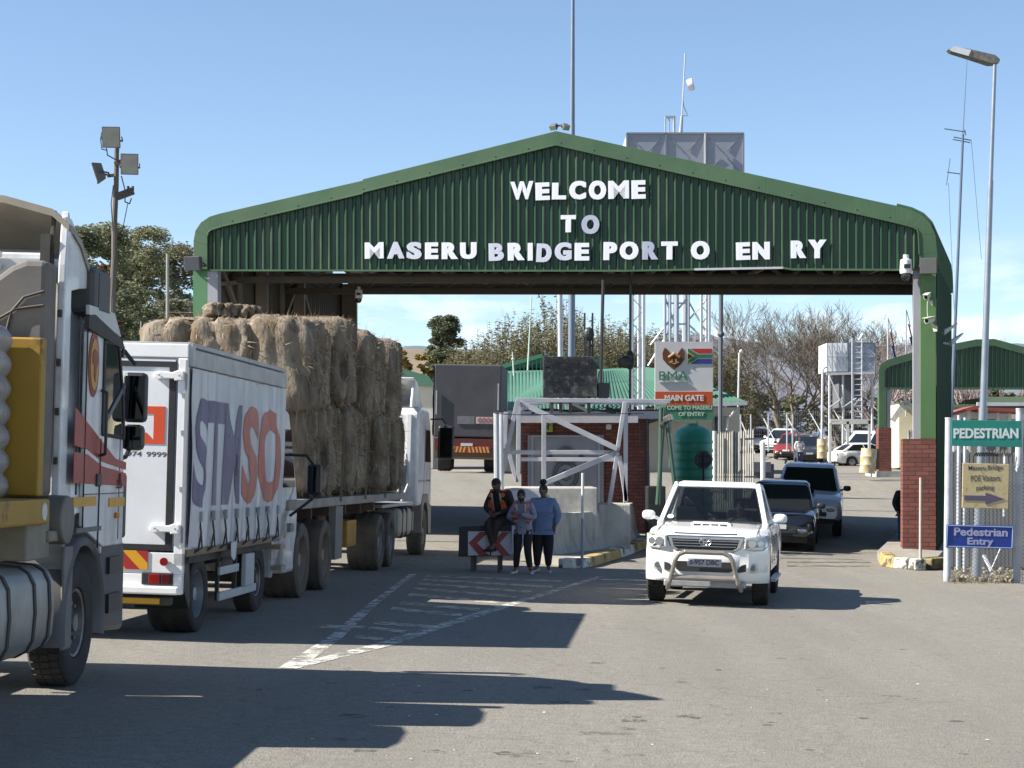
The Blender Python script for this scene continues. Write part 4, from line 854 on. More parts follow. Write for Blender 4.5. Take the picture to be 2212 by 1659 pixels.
# bales
hay = M('hay', (.265, .225, .175), .95, 0, (.125, .1, .075), 3.5, .9, (1, 1, .35), bump=1, bscale=20, dirt=(.12, .085, .05), damt=.75, dscale=2.6, dlo=.48, dhi=.64, spec=.1, isl=0)
straw = M('straw', (.38, .31, .215), .9, 0, (.17, .13, .085), 5, .9, isl=.45, spec=.1)
def bale_mesh(w_, d_, h_, seed, nstr=3000):
    random.seed(seed); b = MB(); nu, nv = 110, 40; o = []
    def pt(u, v):
        p = math.pi*v; t = 2*math.pi*u; q = V((math.sin(p)*math.cos(t), math.sin(p)*math.sin(t), math.cos(p)))
        e = lambda a, k: math.copysign(abs(a)**k, a)
        m_ = (abs(q.x)**9+abs(q.y)**8+abs(q.z)**8)**(-1/8.4); q = q*m_
        p = V((q.x*w_/2, q.y*d_/2, q.z*h_/2+h_/2))
        n = V((q.x, q.y*1.2, q.z*.6)).normalized()
        s_ = p.x if abs(n.y) > abs(n.x) else p.y; cre = abs(math.sin(s_*7.2+seed+1.6*noise.noise((s_*1.3, seed, p.z*.8))))
        r = -.15*(1-cre)**2.2+.1*noise.noise((p.x*2.9+seed*7, p.y*2.9, p.z*.45))+.07*noise.noise((p.x*9, p.y*9+seed, p.z*2.2))+.02*noise.noise((p.x*25, p.y*25, p.z*8+seed))
        return p+n*r, n
    for j in range(nv+1):
        for i in range(nu): o.append(pt(i/nu, max(.002, min(.998, j/nv)))[0])
    b.add(o, [(j*nu+i, (j+1)*nu+i, (j+1)*nu+(i+1)%nu, j*nu+(i+1)%nu) for j in range(nv) for i in range(nu)])
    for k in range(nstr):
        p, n = pt(random.random(), random.uniform(.03, .9)); d = V((random.gauss(0, .5), random.gauss(0, .5), random.gauss(-.5, .9))).normalized(); d = (d+n*random.uniform(.1, .55)).normalized()
        l = random.uniform(.06, .22); s = d.cross(n); s = s.normalized()*random.uniform(.004, .009) if s.length > .01 else V((.006, 0, 0)); tip = p+d*l+V((0, 0, -.15*l))
        b.add([p-s-n*.01, p+s-n*.01, tip], [(0, 1, 2)], 1)
    return b
protos = []
HM = T.matrix_basis
Hm = Matrix.LocRotScale(H.location, H.rotation_euler, None)
names = ['second', 'third', 'fourth', 'fifth', 'sixth', 'seventh']
k = 0
for lay in range(2):
    ydef = 1.0
    for j in range(8):
        seed = (j*2+lay*3)%5; wd = 1.28; hh = 1.62 if lay == 0 else 1.55
        key = seed
        rr2 = random.Random(j*7+lay); dz = rr2.uniform(-.09, .07) if lay else 0
        if lay == 1: y = .85+j*1.27+rr2.uniform(-.05, .05); z = 2.74+dz*1.5; hh = 1.38+.035*j-dz*.6
        else: y = 1.2+j*1.26; z = 1.42; hh = 1.52
        x = -1.27+(.09 if (j+lay)%2 else -.07)+rr2.uniform(-.03, .03)
        if key not in dict(protos):
            o = bale_mesh(2.62, 1.26, 1.62, seed+1).build('hay_bale', [hay, straw], loc=(0, 0, 0), smooth=True, ang=80, fix=False); protos.append((key, o))
        else: o = dict(protos)[key].copy(); COL.objects.link(o)
        sx_ = (1.0 if lay else .97)*random.uniform(.97, 1.03); o.scale = (sx_, .95, hh/1.62*random.uniform(.97, 1.02))
        o.location = Hm@V((x, y+.63, z)); o.rotation_euler = (Matrix.Rotation(H.rotation_euler.z+random.uniform(-.03, .03), 3, 'Z')@Matrix.Rotation(random.uniform(-.02, .02), 3, 'X')).to_euler()
        nth = 'rearmost' if j == 0 else 'foremost' if j == 7 else names[j-1]+' from the rear'
        tag(o, '%s big hay bale in the %s row on the flatbed' % (nth, 'top' if lay else 'bottom'), 'hay bale', 'big hay bales on the flatbed truck')
o = dict(protos)[0].copy(); COL.objects.link(o); o.scale = (.3, .6, .13); o.location = Hm@V((-1.3, 1.7, 4.04)); o.rotation_euler = (0, .05, .3); tag(o, 'flat loose wad of hay lying on top of the top row', 'hay bale')
for ang_ in (0,):
    b = MB(); strapm = M('ratchet_strap', (.22, .17, .1), .8)
    for y in (3.9, 6.4, 8.7):
        b.bar((.03, y, 1.35), (.07, y, 2.7), .035, .006); b.cut()
    b.bar((-2.5, 2.6, 4.2), (.05, 2.6, 4.18), .04, .01); b.each('load_strap', strapm, H, local=True)
# ---------------- cars: one builder for many bodies
def car(name, label, cat, X, Y, phi, paint, spec, group=None, plate=None, detail=1):
    """local +Y forward, origin under the middle of the front axle"""
    t = thing(name, label, cat, group=group); place(t, X, Y, phi)
    W = spec['w']/2; wb = spec['wb']; r = spec['r']; fo = spec.get('fo', .85); ro = spec.get('ro', 1.0)
    top = spec['top']            # (y, z) of the body's upper edge, rear to front
    y0, y1 = -wb-ro, fo; zb = spec.get('zb', .3)
    arc_r = r*1.2
    ys = set([y0, y1]+[p[0] for p in top])
    for c in (0, -wb):
        for a in range(0, 181, 18): ys.add(c+arc_r*math.cos(R(a)))
        ys.add(c+arc_r+.004); ys.add(c-arc_r-.004)
    n = 14
    for i in range(n+1): ys.add(lerp(y0, y1, i/n))
    for e in (.04, .1, .2, .32): ys.add(y1-e); ys.add(y0+e)
    ys = sorted(y for y in ys if y0 <= y <= y1); rings = []
    for y in ys:
        zt = interp(y, top); nose = max(0, 1-(y1-y)/.45); tail = max(0, 1-(y-y0)/.35)
        hw = W*(1-spec.get('nf', .16)*nose**2.2-.07*tail**2); z0 = zb+.1*max(nose, tail)
        for c in (0, -wb):
            d = abs(y-c)
            if d < arc_r: z0 = max(z0, r+math.sqrt(max(0, arc_r**2-d*d)))
        z0 = min(z0, zt-.1)
        zt2 = zt-.05*nose**2
        zs = lerp(z0, zt2, .55); sh = spec.get('sh', .72)
        L_ = [(0, z0+.02), (hw*.9, z0), (hw*.985, z0+min(.08, (zt2-z0)*.2)), (hw, lerp(z0, zt2, .5)), (hw*.985, lerp(z0, zt2, sh)), (hw*.955, lerp(z0, zt2, .9)), (hw*.86, zt2-.002), (hw*.6, zt2+.02), (0, zt2+.035)]
        rings.append([V((x, y, z)) for x, z in L_]+[V((-x, y, z)) for x, z in L_[-2:0:-1]])
    b = MB(); b.loft(rings); b.build('body', paint, t, local=True, smooth=True, ang=38)
    # dark inner arches so the wheels sit in shade
    # cabin
    cb = spec['cab']             # rear base y, rear roof y, front roof y, front base y, base z front, base z rear, roof z
    rb, rr, fr, fb, zf, zr, zt = cb; w0, w1 = W*.93, W*.74
    ro_ = spec.get('crown', .05)
    Bp = [V((-w0, rb, zr)), V((w0, rb, zr)), V((w0, fb, zf)), V((-w0, fb, zf))]; Tp = [V((-w1, rr, zt-.04)), V((w1, rr, zt-.04)), V((w1, fr, zt-.02)), V((-w1, fr, zt-.02))]
    Sp = [(-1, zr), (1, zr), (1, zf), (-1, zf)]
    seethru = spec.get('seethru')
    b = MB()
    roof = [V((-w1*.8, rr+.1, zt+ro_*.5)), V((w1*.8, rr+.1, zt+ro_*.5)), V((w1*.8, fr-.12, zt+ro_*.6)), V((-w1*.8, fr-.12, zt+ro_*.6))]
    if seethru:
        up = V((0, 0, .05)); b.loft([[p-up for p in Tp], Tp, roof], cap=True)
        for i in range(4): b.bar(Bp[i]*1.0+V((-.04 if Bp[i].x > 0 else .04, 0, -.05)), Tp[i]+V((-.04 if Tp[i].x > 0 else .04, 0, -.02)), .085, .085)
        for s_ in (0, 1):
            a_, c_ = (Bp[1], Bp[2]) if s_ else (Bp[0], Bp[3]); d_, e_ = (Tp[1], Tp[2]) if s_ else (Tp[0], Tp[3]); o_ = V((-.03 if s_ else .03, 0, 0))
            b.bar(lerp(a_, c_, .5)+o_, lerp(d_, e_, .5)+o_, .1, .06)
            b.bar(a_+o_, c_+o_, .06, .09); b.bar(d_+o_, e_+o_, .06, .08)
        b.bar(Bp[0]+V((0, .02, 0)), Bp[1]+V((0, .02, 0)), .06, .1)
    else: b.loft([Bp, Tp, roof], cap=True)
    b.build('cabin', spec.get('cabmat', paint), t, local=True, smooth=True, bevel=.02 if seethru else .045 if detail > 0 else .03, ang=60)
    def panel(q, u0, u1, v0, v1, off, b, k=4):
        a, c, d, e = q; nrm = (c-a).cross(e-a).normalized(); cen = (a+c+d+e)/4; 
        if nrm.dot(cen-V((0, (rb+fb)/2, (zf+zt)/2))) < 0: nrm = -nrm
        f = lambda u, v: lerp(lerp(a, c, u), lerp(e, d, u), v)+nrm*off
        w_ = [f(u0, v0), f(u1, v0), f(u1, v1), f(u0, v1)]; b.prism([p-nrm*.012 for p in w_], nrm*.012)
        return nrm, f
    b = MB(); nrm, f = panel([Bp[2], Bp[3], Tp[3], Tp[2]], .05, .95, .06, .93, .012, b); gl = spec.get('glass', glass); ws = b.build('windscreen', gl, t, local=True, bevel=.004)
    if detail > 1:
        b = MB(); b.prism([f(.075, .12)+nrm*.004, f(.1, .12)+nrm*.004, f(.11, .2)+nrm*.004, f(.085, .2)+nrm*.004], nrm*.003)
        b = MB(); c = f(.1, .16)+nrm*.003; ux = (f(1, .16)-f(0, .16)).normalized(); uy = (f(.5, 1)-f(.5, 0)).normalized(); b.prism([c+ux*.05*math.cos(a)+uy*.05*math.sin(a) for a in [2*math.pi*i/16 for i in range(16)]], nrm*.003); b.build('licence_disc', M('disc_white', (.7, .7, .68), .5), t, local=True)
        b = MB(); b.tube([f(.06, .03)+nrm*.02, f(.3, .045)+nrm*.02, f(.52, .05)+nrm*.02], .008); b.tube([f(.5, .03)+nrm*.02, f(.72, .05)+nrm*.02, f(.93, .055)+nrm*.02], .008); b.build('wiper', black_plastic, t, local=True)
        b = MB(); c = f(.5, .84)-nrm*.0; b.box(c+nrm*.006, (.2, .012, .06)); b.build('rear_view_mirror', black_plastic, t, local=True)
    b = MB(); panel([Bp[0], Bp[1], Tp[1], Tp[0]], .08, .92, .12, .9, .012, b); b.build('rear_window', gl, t, local=True)
    nd = spec.get('doors', 2)
    for s in (0, 1):
        q = [Bp[1], Bp[2], Tp[2], Tp[1]] if s == 0 else [Bp[0], Bp[3], Tp[3], Tp[0]]
        cuts = [(.07, .48), (.52, .95)] if nd == 2 else [(.06, .33), (.37, .63), (.67, .95)]
        for u0, u1 in cuts:
            b = MB(); panel(q, u0, u1, .12, .9, .008, b); b.build('side_window', gl, t, local=True)
    # mirrors
    for s in (-1, 1):
        b = MB(); m0 = V((s*(W+.1), fb-.28, zf+.12)); b.sph(m0, (.105, .06, .075), 14, 10, fn=lambda q: V([math.copysign(abs(c)**.7, c) for c in q])); b.bar((s*W*.9, fb-.3, zf+.05), m0, .05); b.build('mirror', spec.get('mirmat', paint), t, local=True, smooth=True)
    # door gaps and handles
    if detail > 0:
        b = MB()
        for s in (-1, 1):
            for y in ([rb+.1, (rb+fb)/2-.1, fb-.25] if spec.get('bed') is None else [rb-.02, rb+.95, fb-.32]):
                b.box((s*(W*.991), y, lerp(zb, zf, .5)), (.012, .01, (zf-zb)*.5))
            for y in (rb+.35, rb+1.4): b.box((s*(W*.985), y, zf-.16), (.03, .14, .025))
        b.build('door_gap', black_plastic, t, local=True)
    for c in (0, -wb):
        for s in (-1, 1): wheel(t, s*(W-.015), c, r, .24 if r > .36 else .19, s, 'car', rubber, spec.get('rim', alloy)) if detail > 0 else small_wheel(t, s, W, c, r)
    b = MB(); b.b2((-W*.8, y0+.15, zb-.06), (W*.8, y1-.2, zb+.16)); b.b2((-W*.72, -wb-.3, zb), (W*.72, .3, zb+.4)); b.build('underbody', dark_frame, t, local=True)
    # generic face
    if not spec.get('noface'):
        zf_ = interp(y1, top)
        for s in (-1, 1):
            b = MB(); b.sph((s*W*.66, y1-.12, zf_-.14), (.2, .16, .085), 12, 8); b.build('headlight', lamp_lens, t, local=True, smooth=True)
            b = MB(); b.sph((s*W*.84, y0+.06, zr-.22), (.1, .07, .14), 10, 6); b.build('tail_light', red_lens, t, local=True, smooth=True)
        b = MB(); b.box((0, y1-.015, zf_-.2), (W*.85, .05, .13)); b.box((0, y1-.0, zb+.22), (W*1.1, .05, .12)); b.build('grille', black_plastic, t, local=True, bevel=.02)
        b = MB(); b.box((0, y1+.03, zb+.33), (.44, .015, .11)); b.build('number_plate', M('plate', (.6, .6, .58), .5), t, local=True)
    return t
def small_wheel(t, s, W, c, r):
    g = thing('wheel', None, None); g.parent = t; m = Matrix.Translation((s*(W-.01), c, r))@Matrix.Rotation(R(90)*s, 4, 'Y')
    b = MB(); b.lathe([(r*.62, -.2), (r, -.2), (r, -.02), (r*.93, 0), (r*.64, -.01)], m, 20); b.build('tyre', rubber, g, local=True, smooth=True)
    b = MB(); b.lathe([(r*.63, -.02), (r*.5, -.05), (0, -.03)], m, 16); b.build('rim', alloy, g, local=True, smooth=True)

glass2, N_, L_, b_ = newmat('clear_glass'); b_.inputs['Base Color'].default_value = (.01, .012, .015, 1); b_.inputs['Roughness'].default_value = .03; b_.inputs['Specular IOR Level'].default_value = .8
t_ = N_.new('ShaderNodeBsdfTransparent'); t_.inputs[0].default_value = (.7, .74, .75, 1); x_ = N_.new('ShaderNodeMixShader'); x_.inputs[0].default_value = .72; L_.new(b_.outputs[0], x_.inputs[1]); L_.new(t_.outputs[0], x_.inputs[2]); L_.new(x_.outputs[0], N_['Material Output'].inputs[0])
PK = dict(nf=.3, w=1.84, wb=3.09, r=.39, fo=.86, ro=1.28, zb=.42, top=[(-4.4, 1.18), (-2.0, 1.2), (-.8, 1.19), (-.5, 1.18), (.2, 1.13), (.6, 1.08), (.86, 1.0)], cab=(-2.35, -2.05, -1.2, -.42, 1.17, 1.2, 1.8), bed=1, noface=1, crown=.06, rim=alloy)
hx, hy = 2.98, 28.1; hphi = R(169.5)
K = car('pickup_truck', 'white double cab pickup truck with chrome nudge bar driving towards the viewer', 'pickup truck', hx, hy, hphi, car_white, dict(PK, seethru=1, glass=glass2), detail=2)
yf = .86
# front details
b = MB(); b.prism([(-.58, 0, 1.04), (.58, 0, 1.04), (.52, 0, .86), (.44, .0, .81), (-.44, .0, .81), (-.52, .0, .86)], (0, .05, 0)); o = b.build('grille_surround', chrome, K, local=True, bevel=.02); o.location = (0, yf-.02, 0)
b = MB(); b.prism([(-.5, 0, .99), (.5, 0, .99), (.46, .0, .87), (.4, .0, .835), (-.4, .0, .835), (-.46, .0, .87)], (0, .008, 0)); g = b.build('grille', black_plastic, K, local=True); g.location = (0, yf+.028, 0)
for i, z in enumerate((.965, .925, .885)): b = MB(); b.box((0, yf+.04, z), (.98-.04*i, .025, .013)); b.build('grille_bar', chrome, K, local=True, bevel=.004)
b = MB()
def torus(b, c, rx, rz, r, n=24, y=0):
    pts = [V((c[0]+rx*math.cos(2*math.pi*i/n), y, c[1]+rz*math.sin(2*math.pi*i/n))) for i in range(n+1)]; b.tube(pts, r, 5)
torus(b, (0, .95), .085, .058, .009, y=yf+.06); torus(b, (0, .95), .03, .053, .008, y=yf+.062); torus(b, (0, .975), .056, .024, .008, y=yf+.062)
b.build('emblem', chrome, K, local=True, smooth=True)
for s in (-1, 1):
    h = thing('headlight', None, None); h.parent = K
    ring = lambda k, dy: [V((s*(.735+(x-.735)*k), y+dy, .935+(z-.935)*k)) for x, y, z in ((.575, yf+.0, 1.03), (.74, yf-.06, 1.055), (.87, yf-.26, 1.06), (.915, yf-.42, 1.04), (.905, yf-.36, .9), (.84, yf-.14, .84), (.7, yf-.01, .835), (.56, yf+.01, .86))]
    b = MB(); b.loft([ring(1, -.1), ring(1, .012), ring(.86, .03)]); b.build('lens', M('lamp_clear', (.42, .45, .44), .08, .15, (.3, .33, .33), 9, .8, coat=1), h, local=True, smooth=True, ang=30)
    b = MB(); b.cyl((s*.68, yf-.0, .94), (s*.68, yf+.032, .94), .062, n=18); b.cyl((s*.8, yf-.1, .945), (s*.8, yf-.055, .945), .05, n=16); b.build('reflector', chrome, h, local=True, bevel=.006)
    b = MB(); b.prism([(s*.44, yf+.02, .5), (s*.6, yf-.03, .53), (s*.6, yf-.03, .64), (s*.53, yf+.0, .62)], (0, .03, 0)); b.build('fog_lamp_recess', black_plastic, K, local=True)
    b = MB(); b.cyl((s*.7, yf-.16, .585), (s*.7, yf-.035, .585), .078, .07, 18); b.build('fog_lamp_ring', M('fog_ring', (.55, .55, .54), .3), K, local=True, bevel=.01)
    b = MB(); b.cyl((s*.7, yf-.1, .585), (s*.7, yf-.028, .585), .05, .045, 16); b.build('fog_lamp', M('fog', (.16, .17, .18), .15, .3), K, local=True)
b = MB(); rg = []
for x in (-.915, -.88, -.8, -.62, -.35, 0, .35, .62, .8, .88, .915):
    y = yf+.03-.46*(abs(x)/.92)**4; rg.append([V((x, y-.3, .835)), V((x, y-.03, .835)), V((x, y+.03, .77)), V((x, y+.025, .66)), V((x, y+.03, .5)), V((x, y+.0, .4)), V((x, y-.05, .35)), V((x, y-.3, .35))])
b.loft(rg); b.build('front_bumper', car_white, K, local=True, smooth=True, ang=50)
b = MB(); b.prism([(-.44, yf+.07, .66), (.44, yf+.07, .66), (.42, yf+.07, .54), (.36, yf+.07, .51), (-.36, yf+.07, .51), (-.42, yf+.07, .54)], (0, -.05, 0)); b.build('air_intake', black_plastic, K, local=True)
b = MB(); b.tube([(-.46, yf-.02, 1.07), (0, yf+.05, 1.065), (.46, yf-.02, 1.07)], .014, 6); b.build('bonnet_lip', chrome, K, local=True)
for s in (-1, 1):
    b = MB(); b.tube([(s*.74, y_, interp(y_, PK['top'])+.012) for y_ in (-.42, -.2, 0, .2, .4, .6, .72)], .006, 4); b.build('bonnet_gap', dark_frame, K, local=True)
b = MB(); b.box((0, yf-.08, .33), (1.2, .2, .1)); b.build('skid_plate', galv, K, local=True, bevel=.02)
b = MB(); b.tube([(-.54, yf+.02, .25), (-.5, yf+.16, .36), (-.42, yf+.21, .68), (-.37, yf+.21, .76), (-.28, yf+.21, .8), (.28, yf+.21, .8), (.37, yf+.21, .76), (.42, yf+.21, .68), (.5, yf+.16, .36), (.54, yf+.02, .25)], .034, 10); b.tube([(-.49, yf+.15, .42), (.49, yf+.15, .42)], .045, 10)
b.build('nudge_bar', steel_tube, K, local=True, smooth=True)
b = MB(); b.box((0, yf+.13, .65), (.5, .012, .12)); npl = b.build('number_plate', M('plate_k', (.4, .43, .47), .5, 0, (.3, .33, .36), 8, .6), K, local=True, bevel=.005)
b = MB(); text_fit(b, 'S-957 DBC', (.215, yf+.138, .615), (-1, 0, 0), (0, 0, 1), .43, .075, .02, .002); b.build('plate_lettering', black_plastic, npl, local=True)
b = MB(); b.prism([(-.3, -.34, 1.19), (.3, -.34, 1.19), (.27, -.02, 1.205), (-.27, -.02, 1.205)], (0, 0, .02)); b.prism([(-.33, -.34, 1.15), (-.33, .04, 1.12), (-.3, -.02, 1.21), (-.3, -.34, 1.2)], (.6, 0, 0)); b.build('bonnet_scoop', car_white, K, local=True, bevel=.02)
b = MB()
for i in range(4): b.box((-.2+i*.133, .03, 1.18), (.11, .03, .026))
b.build('scoop_opening', black_plastic, K, local=True)
b = MB()
for s in (-1, 1): b.bar((s*.93, -2.6, .34), (s*.93, -.6, .34), .1, .04); 
b.build('side_step', galv_light, K, local=True)
b = MB(); b.b2((-.78, -4.3, 1.0), (.78, -2.5, 1.2)); b.build('load_bed', black_plastic, K, local=True)
seatm = M('seat_fabric', (.035, .035, .038), .9)
for x in (-.4, .4):
    b = MB(); b.box((x, -1.35, 1.05), (.5, .14, .75)); b.box((x, -1.12, .78), (.5, .5, .16)); b.box((x, -1.36, 1.5), (.26, .1, .17)); b.build('front_seat', seatm, K, local=True, bevel=.04)
b = MB(); b.box((0, -2.1, 1.02), (1.35, .14, .6)); b.box((-.4, -2.12, 1.4), (.24, .09, .14)); b.box((.4, -2.12, 1.4), (.24, .09, .14)); b.build('rear_seat', seatm, K, local=True, bevel=.04)
b = MB(); b.box((0, -.62, 1.08), (1.5, .34, .2)); b.build('dashboard', black_plastic, K, local=True, bevel=.04)
b = MB(); pts = [V((-.4+.19*math.cos(2*math.pi*i/20), -.86-.08*math.sin(2*math.pi*i/20), 1.12+.17*math.sin(2*math.pi*i/20))) for i in range(21)]; b.tube(pts, .014, 5); b.build('steering_wheel', black_plastic, K, local=True)
# ---- other cars
navy = M('paint_black_blue', (.012, .016, .028), .12, .1, (.015, .02, .033), 2, .5, coat=1)
blue = M('paint_ice_blue', (.68, .74, .83), .25, .1, (.62, .68, .78), 2, .5, coat=.7)
HB = dict(w=1.8, wb=2.55, r=.32, fo=.8, ro=.7, zb=.28, top=[(-3.25, .98), (-1.0, .97), (-.3, .98), (.3, .88), (.65, .76), (.8, .66)], cab=(-3.15, -2.85, -1.25, -.35, .95, .97, 1.6), crown=.05, mirmat=black_plastic)
X0 = (1655-1106)*45.5/4000
car('hatchback_car', 'shiny black hatchback behind the white pickup', 'car', 6.55, 45.6, R(169), navy, HB)
SV = dict(w=1.88, wb=3.2, r=.38, fo=.88, ro=1.1, zb=.42, top=[(-4.3, 1.16), (-.6, 1.16), (-.3, 1.16), (.4, 1.1), (.75, 1.0), (.88, .9)], cab=(-2.9, -2.6, -1.3, -.45, 1.13, 1.16, 1.82), crown=.05, mirmat=black_plastic)
car('suv_car', 'pale blue-grey pickup with roof rails third in the queue', 'car', 8.0, 50.3, R(170), blue, SV)
root = bpy.data.objects['suv_car']
b = MB()
for s in (-1, 1): b.tube([(s*.68, -1.4, 1.84), (s*.68, -1.6, 1.9), (s*.68, -2.5, 1.9), (s*.68, -2.7, 1.82)], .022)
b.build('roof_rail', black_plastic, root, local=True)
SD = dict(w=1.75, wb=2.65, r=.31, fo=.85, ro=.95, zb=.25, top=[(-3.6, .92), (-2.9, .98), (-1.0, .93), (-.3, .92), (.4, .8), (.7, .7), (.85, .6)], cab=(-3.25, -2.55, -1.35, -.25, .9, .96, 1.44), crown=.05)
wh2 = M('paint_white2', (.75, .75, .74), .25, coat=.6); sil = M('paint_silver', (.4, .42, .44), .3, .5, coat=.6); redp = M('paint_red', (.2, .03, .025), .3, coat=.6); dgr = M('paint_dark', (.03, .035, .04), .25, coat=.8); bluev = M('paint_bluegrey', (.12, .14, .2), .3, coat=.6)
g = 'cars parked beyond the gate'
def carpx(name, label, cat, px, d, phi, paint, sp): return car(name, label, cat, (px-1106)*d/4000, d, phi, paint, sp, g, detail=0)
VN = dict(w=1.9, wb=3.0, r=.34, fo=.9, ro=1.0, zb=.3, top=[(-4.0, 1.15), (-.2, 1.12), (.3, 1.05), (.7, .9), (.9, .8)], cab=(-3.95, -3.88, -.35, .35, 1.08, 1.12, 1.95), doors=3, crown=.05)
carpx('sedan_car', 'white four-door saloon parked by the yellow striped drum', 'car', 1921, 111, R(-80), wh2, SD)
carpx('minibus', 'white minibus van parked behind the white saloon', 'van', 1831, 116, R(80), wh2, VN)
carpx('hatchback_car', 'dark grey hatchback with its front to the viewer in the far car park', 'car', 1746, 116, R(176), dgr, HB)
carpx('hatchback_car', 'dusty red car half hidden beside the dark hatchback', 'car', 1703, 119, R(160), redp, HB)
carpx('sedan_car', 'blue-grey saloon behind the dusty red car', 'car', 1712, 125, R(172), bluev, SD)
carpx('pickup_truck', 'white double cab pickup in the far car park left of the red car', 'pickup truck', 1675, 122, R(150), wh2, dict(PK, noface=0))
carpx('suv_car', 'white car at the left end of the far car park', 'car', 1642, 128, R(165), wh2, HB)
carpx('sedan_car', 'silver saloon in the back row of the far car park', 'car', 1722, 134, R(185), sil, SD)
carpx('hatchback_car', 'white car glimpsed between the two brick piers', 'car', 1950, 104, R(95), wh2, HB)

# ---------------- dark trailer truck beyond
D = thing('covered_lorry', 'lorry with dark grey tarpaulin body and red and yellow chevrons beyond the gate', 'truck'); place(D, (1080-1106)*70/4000, 70, R(-1)); 
tarp = M('tarp', (.05, .052, .058), .75, 0, (.075, .077, .085), .8, .7, dirt=(.1, .1, .11), damt=.4)
b = MB(); b.b2((-2.55, 0, 1.35), (0, 11, 4.1)); b.build('tarpaulin_body', tarp, D, local=True, bevel=.05)
b = MB(); vs = []
for i in range(41):
    for j in range(9):
        y = i/40*11; z = 1.4+j/8*2.65; vs.append(V((-2.56-.07*noise.noise((y*1.4, z, 3))-.03, y, z)))
b.add(vs, [(i*9+j, (i+1)*9+j, (i+1)*9+j+1, i*9+j+1) for i in range(40) for j in range(8)]); b.build('side_sheet', M('tarp_grey', (.26, .26, .26), .7, 0, (.2, .2, .2), 1, .7), D, local=True, smooth=True, ang=80)
redf = M('frame_darkred', (.12, .02, .02), .5, 0, (.08, .02, .02), 2, .6)
b = MB(); b.b2((-2.5, -.05, .9), (-.02, .1, 1.3)); b.build('rear_sill', redf, D, local=True); b = MB(); b.b2((-2.5, -.06, .52), (-.02, .1, .6)); b.b2((-2.5, -.04, .6), (-.02, .08, .9)); b.build('bumper', M('rustbar', (.12, .07, .04), .8), D, local=True)
b = MB(); 
for i in range(6):
    for s in (-1, 1):
        x = -1.27+s*(.09+i*.14); b.prism([(x, -.075, .78), (x+s*.07, -.075, .78), (x+s*.07-s*.06, -.075, 1.0), (x-s*.06, -.075, 1.0)], (0, .01, 0))
b.build('chevron', M('chev_orange', (.6, .32, .08), .5), D, local=True)
b = MB(); b.b2((-2.15, -.066, .77), (-.4, -.058, 1.01)); b.build('chevron_board', M('chev_red', (.4, .05, .02), .5), D, local=True)
b = MB(); b.b2((-1.5, -.08, 1.02), (-1.05, -.06, 1.13)); b.build('number_plate', M('plate', (.6, .6, .58)), D, local=True)
b = MB(); b.b2((-1.65, -.03, 1.85), (-1.0, -.01, 2.15)); b.build('grey_patch', M('patch_grey', (.14, .14, .14), .7, 0, (.2, .2, .2), 6, .6), D, local=True)
b = MB(); b.b2((-.95, -.03, 1.87), (-.3, -.01, 2.13)); pp = b.build('warning_panel', M('panel_pale', (.5, .42, .4), .5), D, local=True)
b = MB()
for i in range(4):
    x = -.87+i*.16; b.bar((x, -.035, 2.0), (x+.08, -.035, 2.1), .02, .01, up=(0, 1, 0)); b.bar((x+.08, -.035, 2.1), (x+.16, -.035, 2.0), .02, .01, up=(0, 1, 0)); b.bar((x, -.035, 2.0), (x+.08, -.035, 1.9), .02, .01, up=(0, 1, 0)); b.bar((x+.08, -.035, 1.9), (x+.16, -.035, 2.0), .02, .01, up=(0, 1, 0))
b.build('warning_mark', M('mark_red', (.4, .05, .05), .5), pp, local=True)
b = MB(); b.bar((-2.45, -.05, 2.2), (-2.45, -.05, 3.1), .05); b.bar((-.12, -.05, 2.4), (-.12, -.05, 3.4), .05); b.build('door_rod', galv_light, D, local=True)
for s in (0, 1):
    b = MB(); x = -2.35 if s == 0 else -.12; b.cyl((x, -.08, 1.1), (x, -.05, 1.1), .09, n=12); b.build('tail_light', red_lens, D, local=True)
for x, s in ((-.1, 1), (-2.45, -1)):
    for y in (1.6, 2.9): wheel(D, x, y, .52, .55, s, 'deep', rubber)
b = MB(); b.b2((-2.1, .2, .7), (-.4, 10, 1.3)); b.build('chassis', dark_frame, D, local=True)
b = MB(); poly_x(b, [(11.4, .6), (11.4, 3.3), (13.2, 3.2), (13.6, 1.8), (13.6, .6)], -2.5, 0); b.build('cab', truck_white, D, local=True, bevel=.06)
# ---------------- guard booth under the canopy
BT = thing('guard_booth', 'dark red brick guard booth with a grey crested door panel and flat white roof slab', 'booth', gz(1.5, 49))
def W2(px, py, d): return P(px, py, d)
zg = G(1.5, 48)-.2
def wallbox(b, px0, px1, pytop, d0, d1, zb=None):
    a = P(px0, pytop, d0); c = P(px1, pytop, d0); b.b2((a.x, d0, zb if zb is not None else zg), (c.x, d1, a.z))
b = MB(); wallbox(b, 1128, 1402, 903, 47.5, 52.5); b.build('brick_wall', brick_mat('booth_brick', h=.09, w=.24), BT)
b = MB(); a = P(1098, 889, 47.2); c = P(1412, 905, 47.2); b.b2((a.x, 46.9, c.z), (c.x+.25, 53.2, a.z)); b.build('roof_slab', M('slab', (.34, .35, .38), .8, 0, (.24, .25, .28), 3, .6), BT)
b = MB(); b.b2((a.x+.1, 47.1, a.z), (c.x+.2, 53, a.z+.05)); b.build('roof_sheet', dark_steel, BT)
b = MB(); a = P(1140, 940, 47.4); c = P(1304, 1092, 47.4); b.b2((a.x, 47.38, c.z-.6), (c.x, 47.5, a.z)); b.build('door_panel', M('panel_grey', (.21, .215, .24), .6, 0, (.16, .165, .185), 2, .6, dirt=(.2, .19, .17), damt=.4), BT)
b = MB()
